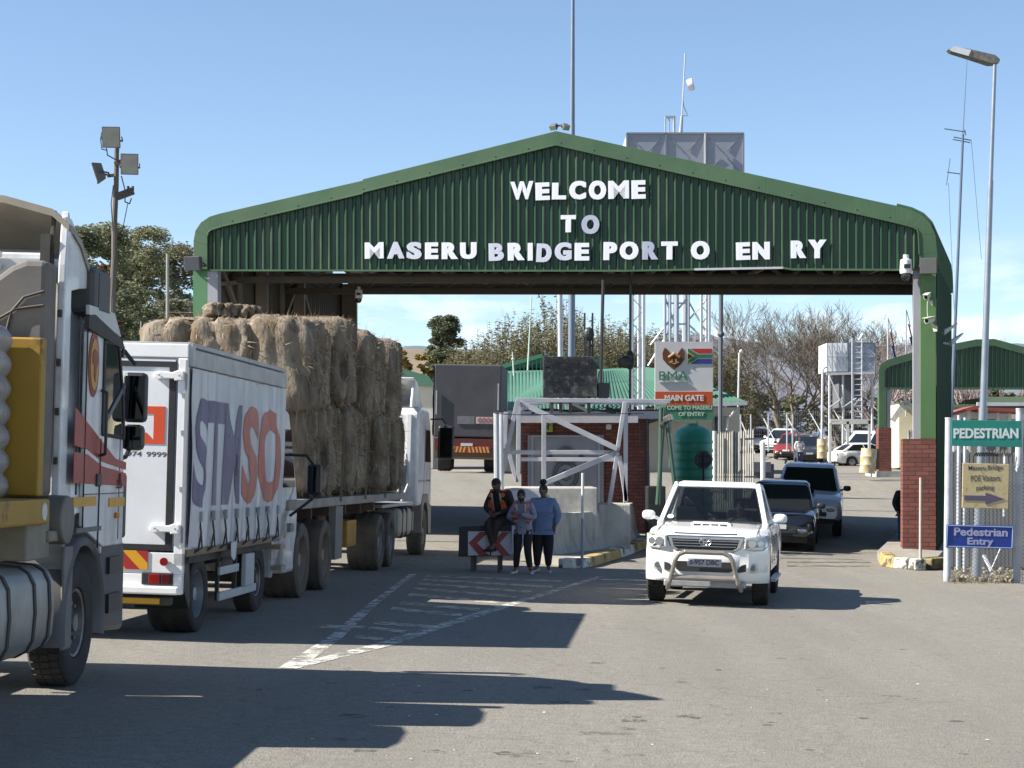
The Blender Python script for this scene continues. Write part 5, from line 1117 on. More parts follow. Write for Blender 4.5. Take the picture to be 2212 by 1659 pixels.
for (x0, y0, x1, y1) in ((1150, 942, 1294, 942), (1150, 942, 1150, 1092), (1294, 942, 1294, 1092)): b.bar(P(x0, y0, 47.36), P(x1, y1, 47.36), .05, .03)
b.build('panel_frame', M('panel_edge', (.3, .31, .34), .6), BT)
em = M('crest_grey', (.08, .08, .095), .6)
b = MB(); C_ = lambda x, y: P(x, y, 47.345)
cx_, cy_ = 1222, 1022
def arcp(cx, cy, rx, ry, a0, a1, n=16): return [C_(cx+rx*math.cos(R(a0+(a1-a0)*i/n)), cy-ry*math.sin(R(a0+(a1-a0)*i/n))) for i in range(n+1)]
for rx, ry in ((27, 32), (21, 25), (9, 11)): b.tube(arcp(cx_, cy_+5, rx, ry, 0, 360, 24), .018, 4)
for k in range(9):
    a = R(10+k*20); b.bar(C_(cx_+12*math.cos(a), cy_-42-8*math.sin(a)), C_(cx_+18*math.cos(a), cy_-44-15*math.sin(a)), .03, .02)
for s in (-1, 1):
    for q in range(4): b.tube(arcp(cx_+s*26, cy_-34+q*3, 10+q*2, 14-q, 90-s*100, 90-s*10, 8), .015, 4)
    b.bar(C_(cx_+s*9, cy_-2), C_(cx_+s*9, cy_+14), .05, .02)
b.tube(arcp(cx_, cy_-30, 26, 8, 190, 350), .03, 4); b.build('crest', em, BT)
b = MB(); c = P(1186, 918, 47.3); b.b2((P(1173, 0, 47.3).x, 47.4, P(0, 933, 47.3).z), (P(1194, 0, 47.3).x, 47.47, P(0, 908, 47.3).z)); sg = b.build('warning_sign', M('sign_yellowgreen', (.3, .34, .06), .5), BT)
b = MB(); b.bar(P(1179, 924, 47.3), P(1190, 917, 47.3), .06, .02); b.bar(P(1184, 914, 47.3), P(1184, 929, 47.3), .04, .02); b.build('sign_mark', black_plastic, sg)
b = MB(); b.box(P(1315, 922, 47.4), (.14, .12, .14)); b.build('wall_lamp', M('lamp_pale2', (.5, .5, .48), .5), BT, bevel=.02)
b = MB(); xr = P(1402, 0, 47.5).x
for y0, y1, z0, z1 in ((48.0, 49.6, 1.0, 2.3), (50.0, 51.8, 1.0, 2.3)):
    b.b2((xr, y0, z0), (xr+.03, y1, z1))
b.build('side_window', glass, BT)
b = MB()
for y0, y1, z0, z1 in ((48.0, 49.6, 1.0, 2.3), (50.0, 51.8, 1.0, 2.3)):
    b.bar((xr+.03, y0, z0), (xr+.03, y0, z1), .06); b.bar((xr+.03, y1, z0), (xr+.03, y1, z1), .06); b.bar((xr+.03, y0, z1), (xr+.03, y1, z1), .06); b.bar((xr+.03, y0, z0), (xr+.03, y1, z0), .06)
b.build('window_frame', galv_light, BT)
b = MB(); b.tube([P(1396, 905, 46.9), P(1396, 1090, 46.9)], .04); b.tube([P(1382, 905, 47.2), P(1384, 960, 47.2)], .03); b.build('downpipe', black_plastic, BT)
b = MB(); b.b2((P(1398, 0, 45.5).x, 45.5, zg), (P(1438, 0, 45.5).x, 46.2, P(0, 1050, 45.5).z)); tag(b.build('black_bin', M('binblack', (.02, .022, .022), .5), loc=P(1418, 1100, 45.8), bevel=.03), 'black cabinet standing at the right side of the guard booth', 'cabinet')
floodlight('dark horn lamp sticking out of the booth roof corner', P(1441, 905, 45), R(70), R(-20), (.2, .25, .16), 'booth lamps')
# green A-frame poles right of the booth
b = MB(); gp = M('pole_green', (.05, .1, .07), .5)
for x0, y0, x1, y1 in ((1435, 880, 1420, 1090), (1437, 880, 1462, 1085), (1428, 880, 1425, 1090)): b.cyl(P(x0, y0, 45), P(x1, y1, 45), .05, n=8)
tag(b.build('trestle_pole', gp, loc=P(1437, 1085, 45)), 'dark green splayed pole trestle at the right end of the booth roof', 'trestle')
# ---------------- white box-truss frame standing on the barriers
TF = thing('truss_frame', 'white painted square-tube truss frame standing on the concrete barriers before the booth', 'frame', P(1215, 1096, 42.6))
wt = M('frame_white', (.44, .44, .46), .5, 0, (.34, .34, .36), 3, .6, dirt=(.25, .23, .2), damt=.4)
def tf(name, segs, d0, d1=None, wd=.095):
    for (x0, y0, x1, y1) in segs:
        b = MB(); b.bar(P(x0, y0, d0), P(x1, y1, d1 or d0), wd, wd); b.build(name, wt, TF, bevel=.008)
tf('leg', [(1118, 864, 1095, 974), (1095, 974, 1081, 1042), (1350, 868, 1334, 973), (1334, 977, 1315, 1096)], 42.10)
tf('leg', [(1121, 868, 1119, 1042), (1352, 868, 1351, 1086), (1338, 985, 1353, 1083), (1100, 980, 1116, 1042), (1093, 890, 1090, 960)], 43.80, None, .1)
tf('top_beam', [(1114, 864, 1447, 867)], 42.30); tf('top_beam', [(1121, 869, 1440, 871)], 43.90, None, .08)
tf('cross_beam', [(1095, 977, 1336, 977)], 42.20); tf('cross_beam', [(1119, 992, 1342, 993)], 43.85, None, .09)
tf('diagonal', [(1124, 870, 1334, 970), (1334, 977, 1178, 1043)], 42.15, 42.05, .12)
tf('diagonal', [(1118, 887, 1180, 868), (1230, 868, 1275, 890)], 43.90, None, .07)
tf('upright', [(1175, 893, 1175, 1050)], 41.90, None, .1)
b = MB(); b.bar(P(1121, 906, 44.20), P(1378, 906, 44.20), .1, .16); b.build('cross_beam', wt, TF)
b = MB(); b.tube([P(1068, 893, 39), P(1110, 896, 39.4), P(1390, 893, 41)], .008, 4); b.build('wire', black_plastic, TF)
b = MB(); b.cyl(P(1072, 892, 39.5), P(1074, 1058, 39.5)-V((0, 0, .8)), .06, n=8); b.cyl(P(1083, 892, 42), P(1083, 1058, 42)-V((0, 0, .8)), .05, n=8); tag(b.build('steel_post', galv_light, loc=P(1073, 1090, 39.5)), 'pair of grey posts rising left of the white truss frame', 'post')
# cables and gear lying on the booth roof
b = MB(); b.tube([P(1150, 893, 46.5), P(1165, 885, 46.2), P(1190, 884, 46.5), P(1230, 889, 46.5), P(1290, 886, 46.5), P(1330, 892, 46.3)], .03, 6); b.tube([P(1290, 866, 45.5), P(1305, 860, 45.5), P(1315, 868, 45.5), P(1310, 882, 46), P(1360, 895, 46.5)], .035, 6)
b.b2((P(1235, 0, 46).x, 46, P(0, 886, 46).z), (P(1262, 0, 46).x, 46.4, P(0, 868, 46).z)); tag(b.build('roof_cable', black_plastic, loc=P(1240, 889, 46.5)), 'black cables and box lying on the booth roof', 'cable')
# ---------------- dark LED board
LED = thing('message_board', 'black electronic message board with rusty peeling lettering above the booth', 'sign', P(1230, 889, 44))
b = MB(); a, c = P(1173, 770, 43.5), P(1290, 858, 43.5); b.b2((a.x, 43.5, c.z), (c.x, 43.9, a.z)); b.build('panel', M('led_black', (.018, .018, .02), .55, 0, (.035, .034, .034), 20, .8, dirt=(.14, .125, .11), damt=.7, dscale=6, dlo=.5, dhi=.6), LED, bevel=.01)
tx_ = M('led_text', (.012, .012, .014), .6)
for s, y in (('Welcome To', 784), ('Maseru Bridge', 800), ('Port Of', 818), ('Entry', 836)):
    b = MB(); o = P(1177 if y < 830 else 1178, y+1, 43.48); wd = {784: 104, 800: 110, 818: 80, 836: 40}[y]*43.5/F; text_fit(b, s, o, (1, 0, 0), (0, 0, 1), wd, .15, .03, .012); b.build('lettering', tx_, LED)
b = MB()
for x in (1192, 1211, 1232, 1272): b.bar(P(x, 858, 43.7), P(x, 892, 43.7), .08); b.cut()
b.each('leg', dark_steel, LED)
b = MB(); b.b2((P(1291, 0, 43.6).x, 43.6, P(0, 858, 43.6).z), (P(1317, 0, 43.6).x, 44, P(0, 827, 43.6).z)); b.build('side_box', M('boxdark', (.05, .05, .055), .6), LED, bevel=.02)
# posts with gear hanging under the canopy
b = MB(); b.cyl(P(1303, 605, 44.5), P(1297, 860, 44.5), .04, n=8); tag(b.build('drop_pole', black_plastic, loc=P(1297, 860, 44.5)), 'thin black pole from the canopy down behind the message board', 'pole')
b = MB(); b.cyl(P(1362, 590, 46), P(1361, 890, 46), .032, n=8); b.sph(P(1354, 782, 46), (.2, .16, .16), 10, 6); b.sph(P(1361, 778, 46), (.12, .12, .25), 10, 6); tag(b.build('drop_pole', black_plastic, loc=P(1361, 890, 46)), 'thin black pole with a dark round device halfway up', 'pole')
b = MB()
for x in (1263, 1280): b.cyl(P(x, 676, 44), P(x, 770, 44), .022, n=6)
b.sph(P(1272, 722, 44), (.13, .13, .17), 12, 8); b.cyl(P(1272, 712, 44), P(1272, 750, 44), .06, n=8); b.b2((P(1261, 0, 44).x, 43.95, P(0, 735, 44).z), (P(1282, 0, 44).x, 44.05, P(0, 727, 44).z)); b.cyl(P(1272, 735, 44), P(1272, 770, 44), .045, n=6)
tag(b.build('siren', black_plastic, loc=P(1272, 770, 44)), 'black siren between two short rods on top of the message board', 'siren')

# ---------------- concrete barriers
def jersey(label, px0, py0, px1, py1, h=.95, mat=None, top=.2, base=.62, grp='concrete jersey barriers'):
    A, C = GP(px0, py0), GP(px1, py1); t = thing('jersey_barrier', label, 'barrier', A, grp); d = (C-A).normalized(); n = V((d.y, -d.x, 0)); n = n if n.y < 0 else -n
    pr = [(base/2, 0), (base/2, .08), (top/2+.09, .36), (top/2, h), (-top/2, h), (-top/2-.09, .36), (-base/2, .08), (-base/2, 0)]
    b = MB(); rings = []
    for k in range(9): q = lerp(A, C, k/8); rings.append([q+n*(u-base/2)+V((0, 0, w_+.02)) for u, w_ in pr])
    b.loft(rings); b.build('barrier_body', mat or concrete, t, bevel=.02)
    b = MB()
    for f in (.25, .7): q = lerp(A, C, f); b.box(q+n*.01+V((0, 0, .06)), (.18, .06, .1))
    b.build('drain_slot', dark_frame, t)
jersey('near concrete barrier behind the standing people, stained grey', 1178, 1216, 1345, 1196, .98)
jersey('middle concrete barrier right of the near one', 1348, 1195, 1386, 1172, .98)
jersey('last concrete barrier by the booth corner', 1390, 1162, 1402, 1146)
b = MB(); A = P(1089, 1053, 41.6); C = P(1291, 1053, 41.6)
b.b2((A.x, 41.6, G(0, 41)), (C.x, 44.6, A.z)); tag(b.build('concrete_block', M('block_concrete', (.46, .45, .41), .9, 0, (.34, .33, .3), 2.5, .8, bump=.4, dirt=(.13, .12, .11), damt=.6, dscale=2), loc=gz(.8, 41.6), bevel=.03), 'large flat-topped concrete block behind the people, peeling white edge', 'block')
b = MB(); b.b2((A.x-.02, 41.55, G(0, 41)), (P(1172, 0, 41.6).x, 41.6, A.z-.07)); tag(b.build('white_board', M('board_white', (.5, .52, .58), .6, 0, (.44, .46, .5), 2, .5), loc=gz(.2, 41.58)), 'pale board leaning on the front of the concrete block', 'board')
b = MB(); a = P(1292, 1090, 42.0); c = P(1362, 1100, 42.0); b.b2((a.x, 42.0, c.z-.9), (c.x, 44.6, a.z)); tag(b.build('concrete_block', concrete, loc=gz(2, 42), bevel=.02), 'lower concrete ledge carrying the right foot of the truss frame', 'block')
# ---------------- arrow board and poles
AB = thing('arrow_board', 'black edged board with red left-pointing chevrons on short legs, used as a seat', 'road sign', GP(1050, 1238))
dA = GP(1050, 1236).y; D_ = lambda x, y, o=0: P(x, y, dA+o)
b = MB(); b.prism([D_(992, 1138), D_(1106, 1130), D_(1104, 1200), D_(990, 1203)], (0, .45, 0)); b.build('board_box', M('board_black', (.02, .02, .022), .6), AB, bevel=.02)
wp = M('chev_white', (.45, .46, .5), .5); rp = M('chev_redp', (.26, .035, .03), .5)
for x0, x1 in ((1011, 1058), (1061, 1104)):
    b = MB(); b.prism([D_(x0, 1148, -.02), D_(x1, 1148, -.02), D_(x1, 1199, -.02), D_(x0, 1200, -.02)], (0, .015, 0)); p_ = b.build('chevron_panel', wp, AB)
    b = MB(); f = lambda u, v: D_(x0+(x1-x0)*u, 1149+50*v, -.03)
    b.prism([f(.55, 0), f(.95, 0), f(.42, .48), f(.95, 1), f(.5, 1), f(.03, .48)], (0, .008, 0)); b.build('chevron', rp, p_)
b = MB()
for x in (1020, 1078): b.bar(D_(x, 1200, .1), D_(x, 1239, .1), .06); b.cut()
for x in (1026, 1082): b.bar(D_(x, 1200, .4), D_(x, 1232, .4), .06); b.cut()
b.each('leg', dark_steel, AB)
def rodpost(label, x0, ytop, xb, yb, cols, r=.035):
    B0 = GP(xb, yb); t = thing('marker_pole', label, 'pole', B0, 'thin marker poles'); T0 = P(x0, ytop, B0.y)
    h0 = B0-V((0, 0, .1))
    for i, (f0, f1, m) in enumerate(cols):
        b = MB(); b.cyl(lerp(h0, T0, f0), lerp(h0, T0, f1), r, n=10); b.build('pole_section', m, t, smooth=True, bevel=.005)
pw, pg = M('pole_white', (.6, .6, .58), .5, dirt=(.3, .25, .2), damt=.5), M('pole_greyish', (.25, .28, .33), .6)
rodpost('thin white and grey pole standing at the painted kerb of the centre island', 1259, 1022, 1257, 1229, [(0, .55, pg), (.55, 1, pw)], .03)
rodpost('thin weathered white pole standing before the right brick pier', 1989, 1032, 1988, 1230, [(0, 1, M('pole_weather', (.42, .38, .33), .7, 0, (.3, .26, .22), 6, .7))], .033)

# ---------------- BMA sign
SG = thing('main_gate_sign', 'tall sign with crest, flag and MAIN GATE on a red band', 'sign', P(1478, 1000, 62))
ds = 62
def rect(b, x0, y0, x1, y1, off=0, t=.02, d=None): d = d or ds; b.prism([P(x0, y0, d-off), P(x1, y0, d-off), P(x1, y1, d-off), P(x0, y1, d-off)], (0, t, 0))
b = MB(); rect(b, 1415, 738, 1540, 909, 0, .12); b.build('panel', M('sign_white', (.6, .61, .63), .5, 0, (.52, .53, .55), 2, .5, dirt=(.4, .38, .35), damt=.3), SG)
b = MB(); rect(b, 1415, 846, 1540, 875, .02); rb_ = b.build('red_band', M('band_red', (.5, .09, .03), .5), SG)
b = MB(); text_fit(b, 'MAIN GATE', P(1436, 866, ds-.03), (1, 0, 0), (0, 0, 1), 84*ds/F, 13*ds/F, .03, .01); b.build('lettering', M('sgn_txt', (.72, .72, .7), .5), rb_)
b = MB(); rect(b, 1415, 875, 1540, 908, .025); gb_ = b.build('green_band', M('band_green', (.05, .2, .12), .5), SG)
b = MB(); text_fit(b, 'WELCOME TO MASERU', P(1417, 885, ds-.035), (1, 0, 0), (0, 0, 1), 121*ds/F, 9*ds/F, .02, .01); text_fit(b, 'OF ENTRY', P(1466, 899, ds-.035), (1, 0, 0), (0, 0, 1), 56*ds/F, 9*ds/F, .02, .01); b.build('lettering', M('sgn_txt2', (.5, .62, .52), .5), gb_)
b = MB(); text_fit(b, 'BMA', P(1424, 821, ds-.02), (1, 0, 0), (0, 0, 1), 62*ds/F, 19*ds/F, .0, .01); b.build('lettering', M('txt_green', (.03, .2, .11), .5), SG)
b = MB(); b.bar(P(1424, 826, ds-.02), P(1485, 825, ds-.02), .05, .02); b.build('small_print', M('txt_greyg', (.3, .36, .33), .6), SG)
br_ = M('crest_brown', (.14, .05, .025), .5)
b = MB(); b.prism([P(x, y, ds-.015) for x, y in ((1436, 751), (1442, 755), (1449, 766), (1463, 766), (1470, 755), (1474, 751), (1479, 762), (1479, 776), (1470, 788), (1456, 799), (1442, 788), (1432, 776), (1431, 762))], (0, .01, 0)); cb_ = b.build('crest', br_, SG)
b = MB(); b.tube([P(1444, 772, ds-.03), P(1456, 764, ds-.03), P(1468, 772, ds-.03)], .05); b.tube([P(1446, 782, ds-.03), P(1456, 786, ds-.03), P(1466, 782, ds-.03)], .03); b.bar(P(1452, 775, ds-.03), P(1452, 783, ds-.03), .06); b.bar(P(1460, 775, ds-.03), P(1460, 783, ds-.03), .06); b.build('crest_detail', M('crest_gold', (.4, .24, .12), .5), cb_)
fl = thing('flag_emblem', None, None); fl.parent = SG; fl.location = (0, 0, 0)
def fpoly(pts, col, nm, off): b = MB(); b.prism([P(1486+x*52, 753+y*33, ds-off) for x, y in pts], (0, .006, 0)); b.build(nm, M(nm+'_c', col, .5), fl)
fpoly([(0, 0), (1, 0), (1, 1), (0, 1)], (.62, .62, .6), 'white_field', .012)
fpoly([(.1, 0), (1, 0), (1, .31), (.42, .31)], (.45, .04, .04), 'red_stripe', .02); fpoly([(.1, 1), (1, 1), (1, .69), (.42, .69)], (.03, .05, .25), 'blue_stripe', .02)
fpoly([(0, .0), (.04, .0), (.44, .4), (1, .4), (1, .6), (.44, .6), (.04, 1), (0, 1), (0, .8), (.26, .5), (0, .2)], (.04, .16, .08), 'green_stripe', .028)
fpoly([(0, .2), (.27, .5), (0, .8)], (.5, .38, .08), 'gold_edge', .034); fpoly([(0, .3), (.2, .5), (0, .7)], (.015, .015, .015), 'black_triangle', .042)
b = MB()
for x in (1448, 1540, 1506): b.bar(P(x, 909, ds+.1), P(x, 1010, ds+.1), .08)
b.build('post', galv, SG)
# green water tank
wx = P(1497, 0, 56); WT = thing('water_tank', 'round green plastic water tank with moulded rings beside the booth', 'water tank', gz(wx.x, 56))
zt_ = P(0, 919, 56).z; rr_ = 42*56/F
b = MB(); m = Matrix.Translation((wx.x, 56, 0)); z0 = G(wx.x, 56)
pr = [(0, z0), (rr_, z0)]; z = z0
while z < zt_-.5: pr += [(rr_, z+.02), (rr_+.02, z+.06), (rr_+.02, z+.1), (rr_, z+.14), (rr_, z+.26)]; z += .26
pr += [(rr_*.98, zt_-.3), (rr_*.85, zt_-.15), (rr_*.5, zt_-.03), (.2, zt_), (.2, zt_+.06), (0, zt_+.06)]
b.lathe(pr, m, 40); b.build('tank_body', M('tank_green', (.06, .4, .27), .4, 0, (.05, .32, .21), 1, .6), WT, smooth=True, ang=50)
# stop sign seen from behind
b = MB(); c = P(1519, 993, 53); b.prism([c+V((.27*math.cos(R(22.5+45*i)), 0, .27*math.sin(R(22.5+45*i)))) for i in range(8)], (0, .02, 0)); SS = thing('stop_sign', 'grey back of an eight-sided road sign beside the green tank', 'road sign', gz(c.x, 53)); b.build('plate', M('sign_back', (.1, .11, .13), .6), SS)
b = MB(); b.cyl((c.x, 52.95, G(c.x, 53)), (c.x, 52.95, c.z+.2), .035); b.bar(c+V((-.14, -.03, .1)), c+V((.14, -.03, .1)), .04); b.bar(c+V((-.14, -.03, -.12)), c+V((.14, -.03, -.12)), .04); b.build('post', dark_steel, SS)
# palisade fence right of the tank
FN = thing('palisade_fence', 'weathered pale steel palisade fence between the green tank and the car queue', 'fence', P(1545, 1040, 58))
pal = M('palisade', (.4, .38, .34), .6, .2, (.28, .26, .23), 3, .8, dirt=(.15, .12, .1), damt=.4)
k = 0
for i in range(17):
    px = 1547+i*5.0; d = 58-.1*i if px < 1585 else 55.3+(px-1585)*.12; yt = lerp(934, 926, (px-1546)/80)+random.uniform(-1.5, 1.5)
    b = MB(); a = P(px, yt, d); zb_ = G(a.x, d)
    w_ = .026; b.prism([(a.x-w_, d, zb_), (a.x, d-.03, zb_), (a.x+w_, d, zb_), (a.x+w_, d, a.z-.08), (a.x, d-.03, a.z), (a.x-w_, d, a.z-.08)], (0, .012, 0)); b.build('pale', pal, FN)
b = MB(); b.bar(P(1546, 950, 58.1), P(1627, 948, 58.5), .05); b.bar(P(1546, 1030, 58.1), P(1627, 1030, 58.5), .05); b.build('rail', pal, FN)
b = MB(); b.cyl(P(1544, 931, 57.5), P(1544, 1060, 57.5), .07, n=10); b.build('post', pw, FN)
# thin masts and lamps in the middle distance
def mast(label, x0, y0, x1, y1, d, r0, r1, mat, cat='mast', nm='mast', extra=None, grp=None):
    t = thing(nm, label, cat, P(x0, y0, d), grp); b = MB(); b.cyl(P(x0, y0, d), P(x1, y1, d), r0, r1, 14); b.build('shaft', mat, t, smooth=True)
    if extra: extra(t)
    return t
mast('very tall grey steel mast rising behind the canopy apex out of the picture', 1234, 960, 1238, -120, 75, .17, .06, M('mast_grey', (.16, .2, .26), .5, .3))
mast('white post left of the tall mast behind the canopy', 1212, 900, 1209, 540, 80, .13, .1, galv_light, 'post', 'post')
def lattice(label, pts, d, r=.05):
    t = thing('lattice_mast', label, 'mast', P(pts[0], 900, d), 'lattice masts behind the canopy')
    x0, x1 = pts; b = MB()
    for x, dd in ((x0, d), (x1, d)): b.cyl(P(x, 900, dd), P(x, 560, dd), r, n=6)
    b.cyl(P((x0+x1)/2+3, 900, d+.6), P((x0+x1)/2+3, 560, d+.6), r, n=6)
    b.build('leg', M('lat_white', (.5, .52, .54), .5, .2), t); b = MB(); y = 560; k = 0; st = max(20, (x1-x0)*1.1)
    while y < 900: b.cyl(P(x0 if k%2 else x1, y, d), P(x1 if k%2 else x0, y+st, d), .018, n=5); y += st; k += 1
    b.build('brace', galv_light, t)
lattice('narrow white lattice mast left of the main gate sign', (1365, 1390), 70, .07)
lattice('white lattice mast right of the main gate sign', (1515, 1532), 74, .06)
# high tank on its tower
HT = thing('elevated_tank', 'big grey panelled steel water tank on a tall tower, showing above the canopy roof', 'water tank', P(1470, 905, 80))
tkm = M('tank_panel', (.27, .29, .34), .6, .2, (.22, .24, .29), .6, .7, dirt=(.38, .4, .43), damt=.3)
def panel_tank(t, x0, x1, y0, y1, d, depth, ncol, nrow, sidepx=None, dark=None, pm=None):
    a, c = P(x0, y0, d), P(x1, y1, d); b = MB(); b.b2((a.x, d, c.z), (c.x, d+depth, a.z)); b.build('tank_body', pm or tkm, t)
    b = MB(); pw_ = (c.x-a.x)/ncol; ph = (a.z-c.z)/nrow
    for i in range(ncol+1): b.bar((a.x+i*pw_, d-.02, c.z), (a.x+i*pw_, d-.02, a.z), .07, .07)
    for j in range(nrow+1): b.bar((a.x, d-.02, c.z+j*ph), (c.x, d-.02, c.z+j*ph), .07, .07)
    for i in range(ncol):
        for j in range(nrow):
            u, v = a.x+i*pw_, c.z+j*ph
            for p, q in (((.1, .1), (.42, .42)), ((.9, .1), (.58, .42)), ((.1, .9), (.42, .58)), ((.9, .9), (.58, .58))): b.bar((u+p[0]*pw_, d-.0, v+p[1]*ph), (u+q[0]*pw_, d-.03, v+q[1]*ph), pw_*.022, .03)
    b.build('panel_rib', dark or M('tank_rib', (.2, .215, .26), .6), t)
    ns = 4; b = MB()
    for i in range(ns): 
        for j in range(nrow): b.b2((a.x-.03, d+.15+i*depth/ns, c.z+j*ph+.15), (a.x, d+(i+.85)*depth/ns, c.z+(j+1)*ph-.15))
    b.build('side_panel', M('tank_sunlit', (.85, .86, .87), .4), t)  # sunlight put into the bright colour of the side
panel_tank(HT, 1354, 1606, 288, 472, 80, 6, 3, 2)
b = MB(); b.bar(P(1523, 288, 79.8), P(1523, 440, 79.8), .07); b.build('pipe', pw, HT)
b = MB()
for x in (1436, 1447, 1461, 1487, 1532, 1558): b.cyl(P(x, 440, 81), P(x, 910, 81), .12 if x in (1461, 1480) else .07, n=8)
b.cyl(P(1480, 440, 82), P(1480, 910, 82), .14, n=8); b.build('tower_leg', M('tower_steel', (.4, .43, .48), .5, .3), HT)
b = MB()
for x0, y0, x1, y1 in ((1436, 640, 1487, 780), (1487, 640, 1405, 745), (1487, 650, 1540, 745), (1532, 640, 1480, 700), (1436, 655, 1487, 655), (1436, 700, 1487, 700), (1461, 690, 1400, 790), (1487, 700, 1558, 770)): b.cyl(P(x0, y0, 81), P(x1, y1, 81), .04, n=5)
b.build('tower_brace', galv_light, HT)
b = MB(); b.bar(P(1437, 253, 82), P(1459, 253, 82), .1); b.cyl(P(1437, 253, 82), P(1437, 288, 82), .03); b.cyl(P(1445, 253, 82), P(1445, 288, 82), .03); b.cyl(P(1456, 253, 82), P(1456, 288, 82), .06); b.build('roof_fitting', galv, HT)
AN = thing('antenna_pole', 'thin pole with a white dish antenna on top of the grey panelled tank', 'antenna', P(1470, 288, 82))
b = MB(); b.cyl(P(1470, 290, 82), P(1473, 250, 82), .1, .06); b.cyl(P(1473, 250, 82), P(1480, 115, 82), .035, n=6); b.tube([P(1474, 205, 82), P(1477, 230, 82), P(1486, 250, 82), P(1474, 250, 82)], .018, 4); b.build('pole', galv, AN)
b = MB(); c = P(1486, 185, 81.7); m = Matrix.Translation(c)@Matrix.Rotation(R(75), 4, 'Y')@Matrix.Rotation(R(12), 4, 'X'); b.lathe([(0, .05), (.24, .0), (.27, .12), (.27, .24), (.26, .24), (.2, .1), (0, .12)], m, 20); b.build('dish', pw, AN, smooth=True, ang=40)
# second tank on a stand, with ladder
TK = thing('tank_on_stand', 'small panelled tank with ladder on a steel stand beyond the gate', 'water tank', P(1838, 905, 122.0))
panel_tank(TK, 1831, 1890, 741, 802, 122.0, 4, 2, 2, pm=M('tank_pale_blue', (.34, .37, .43), .5))
b = MB(); a, c = P(1787, 741, 122.05), P(1830, 802, 122.05); b.b2((a.x, 122.05, c.z), (c.x, 125.5, a.z)); b.build('tank_side', M('tank_sunlit', (.55, .57, .6)), TK)  # sunlit left face imitated by a bright colour, the panel itself faces front
b = MB()
for i in range(5): b.bar(P(1787+i*10.8, 741, 121.95), P(1787+i*10.8, 802, 121.95), .06, .04)
b.bar(P(1787, 771, 121.95), P(1830, 771, 121.95), .07, .04)
for i in range(4):
    for j in range(2):
        x = 1789+i*10.8; y = 744+j*30; b.bar(P(x+1, y+2, 121.97), P(x+6, y+22, 121.97), .05, .03)
b.build('side_rib', M('rib_shade', (.3, .32, .36), .6), TK)
st = M('stand_white', (.52, .53, .55), .5, .1)
b = MB()
for x in (1792, 1821, 1842, 1884):
    b.cyl(P(x, 802, 122.5), P(x, 962, 122.5), .08, n=6)
b.bar(P(1785, 808, 122.0), P(1890, 805, 122.0), .12, .16)
for x0, y0, x1, y1 in ((1792, 812, 1821, 880), (1821, 880, 1850, 860), (1792, 880, 1821, 860), (1842, 880, 1866, 850), (1866, 850, 1884, 880)): b.cyl(P(x0, y0, 122.4), P(x1, y1, 122.4), .04, n=5)
b.tube([P(1787, 792, 121.6), P(1781, 794, 121.6), P(1777, 800, 121.6), P(1775, 962, 121.6)], .08, 8); b.build('stand_leg', st, TK)
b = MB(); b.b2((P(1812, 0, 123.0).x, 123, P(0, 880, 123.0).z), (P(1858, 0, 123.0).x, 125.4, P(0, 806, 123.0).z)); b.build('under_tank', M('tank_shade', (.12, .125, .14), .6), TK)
b = MB()
for x in (1841, 1862): b.cyl(P(x, 730, 121.5), P(x, 908, 121.5), .05, n=6)
for i in range(15): b.cyl(P(1841, 738+i*11.6, 121.5), P(1862, 738+i*11.6, 121.5), .03, n=4)
b.cyl(P(1856, 735, 121.9), P(1864, 722, 121.9), .1); b.build('ladder', galv_light, TK)
# ---------------- second, smaller canopy
S2 = thing('far_green_canopy', 'smaller green corrugated canopy farther down the road at the right', 'canopy', P(2100, 1018, 95))
d2 = 95
o2 = [(1898, 837), (1898, 800), (1902, 788), (1915, 778), (1985, 757), (2108, 733), (2148, 732), (2270, 765), (2420, 810), (2420, 837)]
i2 = [(1911, 837), (1911, 803), (1914, 797), (1924, 791), (1990, 772), (2108, 748), (2148, 747), (2268, 781), (2408, 818), (2408, 837)]
b = MB()
for i in range(len(o2)-1): b.hexa([P(*o2[i], d2+.1), P(*o2[i+1], d2+.1), P(*i2[i+1], d2+.1), P(*i2[i], d2+.1), P(*o2[i], d2-.1), P(*o2[i+1], d2-.1), P(*i2[i+1], d2-.1), P(*i2[i], d2-.1)])
b.build('gable_trim', green_paint, S2)
b = MB(); vs = []; px = 1911.0; prof = []
while px < 2408: prof += [(px, 0), (px+5.5, 0), (px+6.4, -.07), (px+8.4, -.07), (px+9.2, 0)]; px += 9.4
for px, o in prof:
    ty = interp(px, i2[1:9]); vs += [P(px, ty-1, d2+o), P(px, 837, d2+o)]
b.add(vs, [(2*i, 2*i+2, 2*i+3, 2*i+1) for i in range(len(prof)-1)]); b.build('gable_sheeting', _mc['sheet_green'], S2)
b = MB(); r0 = [P(*p, d2) for p in o2]; r1_ = [p+V((4, 16, 0)) for p in r0]; n = len(r0); b.add(r0+r1_, [(i, i+1, n+i+1, n+i) for i in range(n-1)]); b.build('roof', _mc['roof_green'], S2)
b = MB(); b.bar(P(1911, 839, d2), P(2408, 839, d2), .12); b.build('edge_flashing', green_paint, S2)
for x in (1898, 2395):
    b = MB(); b.b2((P(x, 0, d2).x, d2-.1, P(0, 925, d2).z), (P(x+16, 0, d2).x, d2+.3, P(0, 837, d2).z)); b.build('column', green_paint, S2)
b = MB(); b.b2((P(1916, 0, d2).x, d2, P(0, 925, d2).z), (P(1924, 0, d2).x, d2+.3, P(0, 837, d2).z)); b.build('steel_column', grey_column, S2)
b = MB(); b.b2((P(1898, 0, 76).x, 76, P(0, 1018, 76).z-.4), (P(1926, 0, 76).x, 76.7, P(0, 924, 76).z)); b.build('brick_pier', brk, S2)
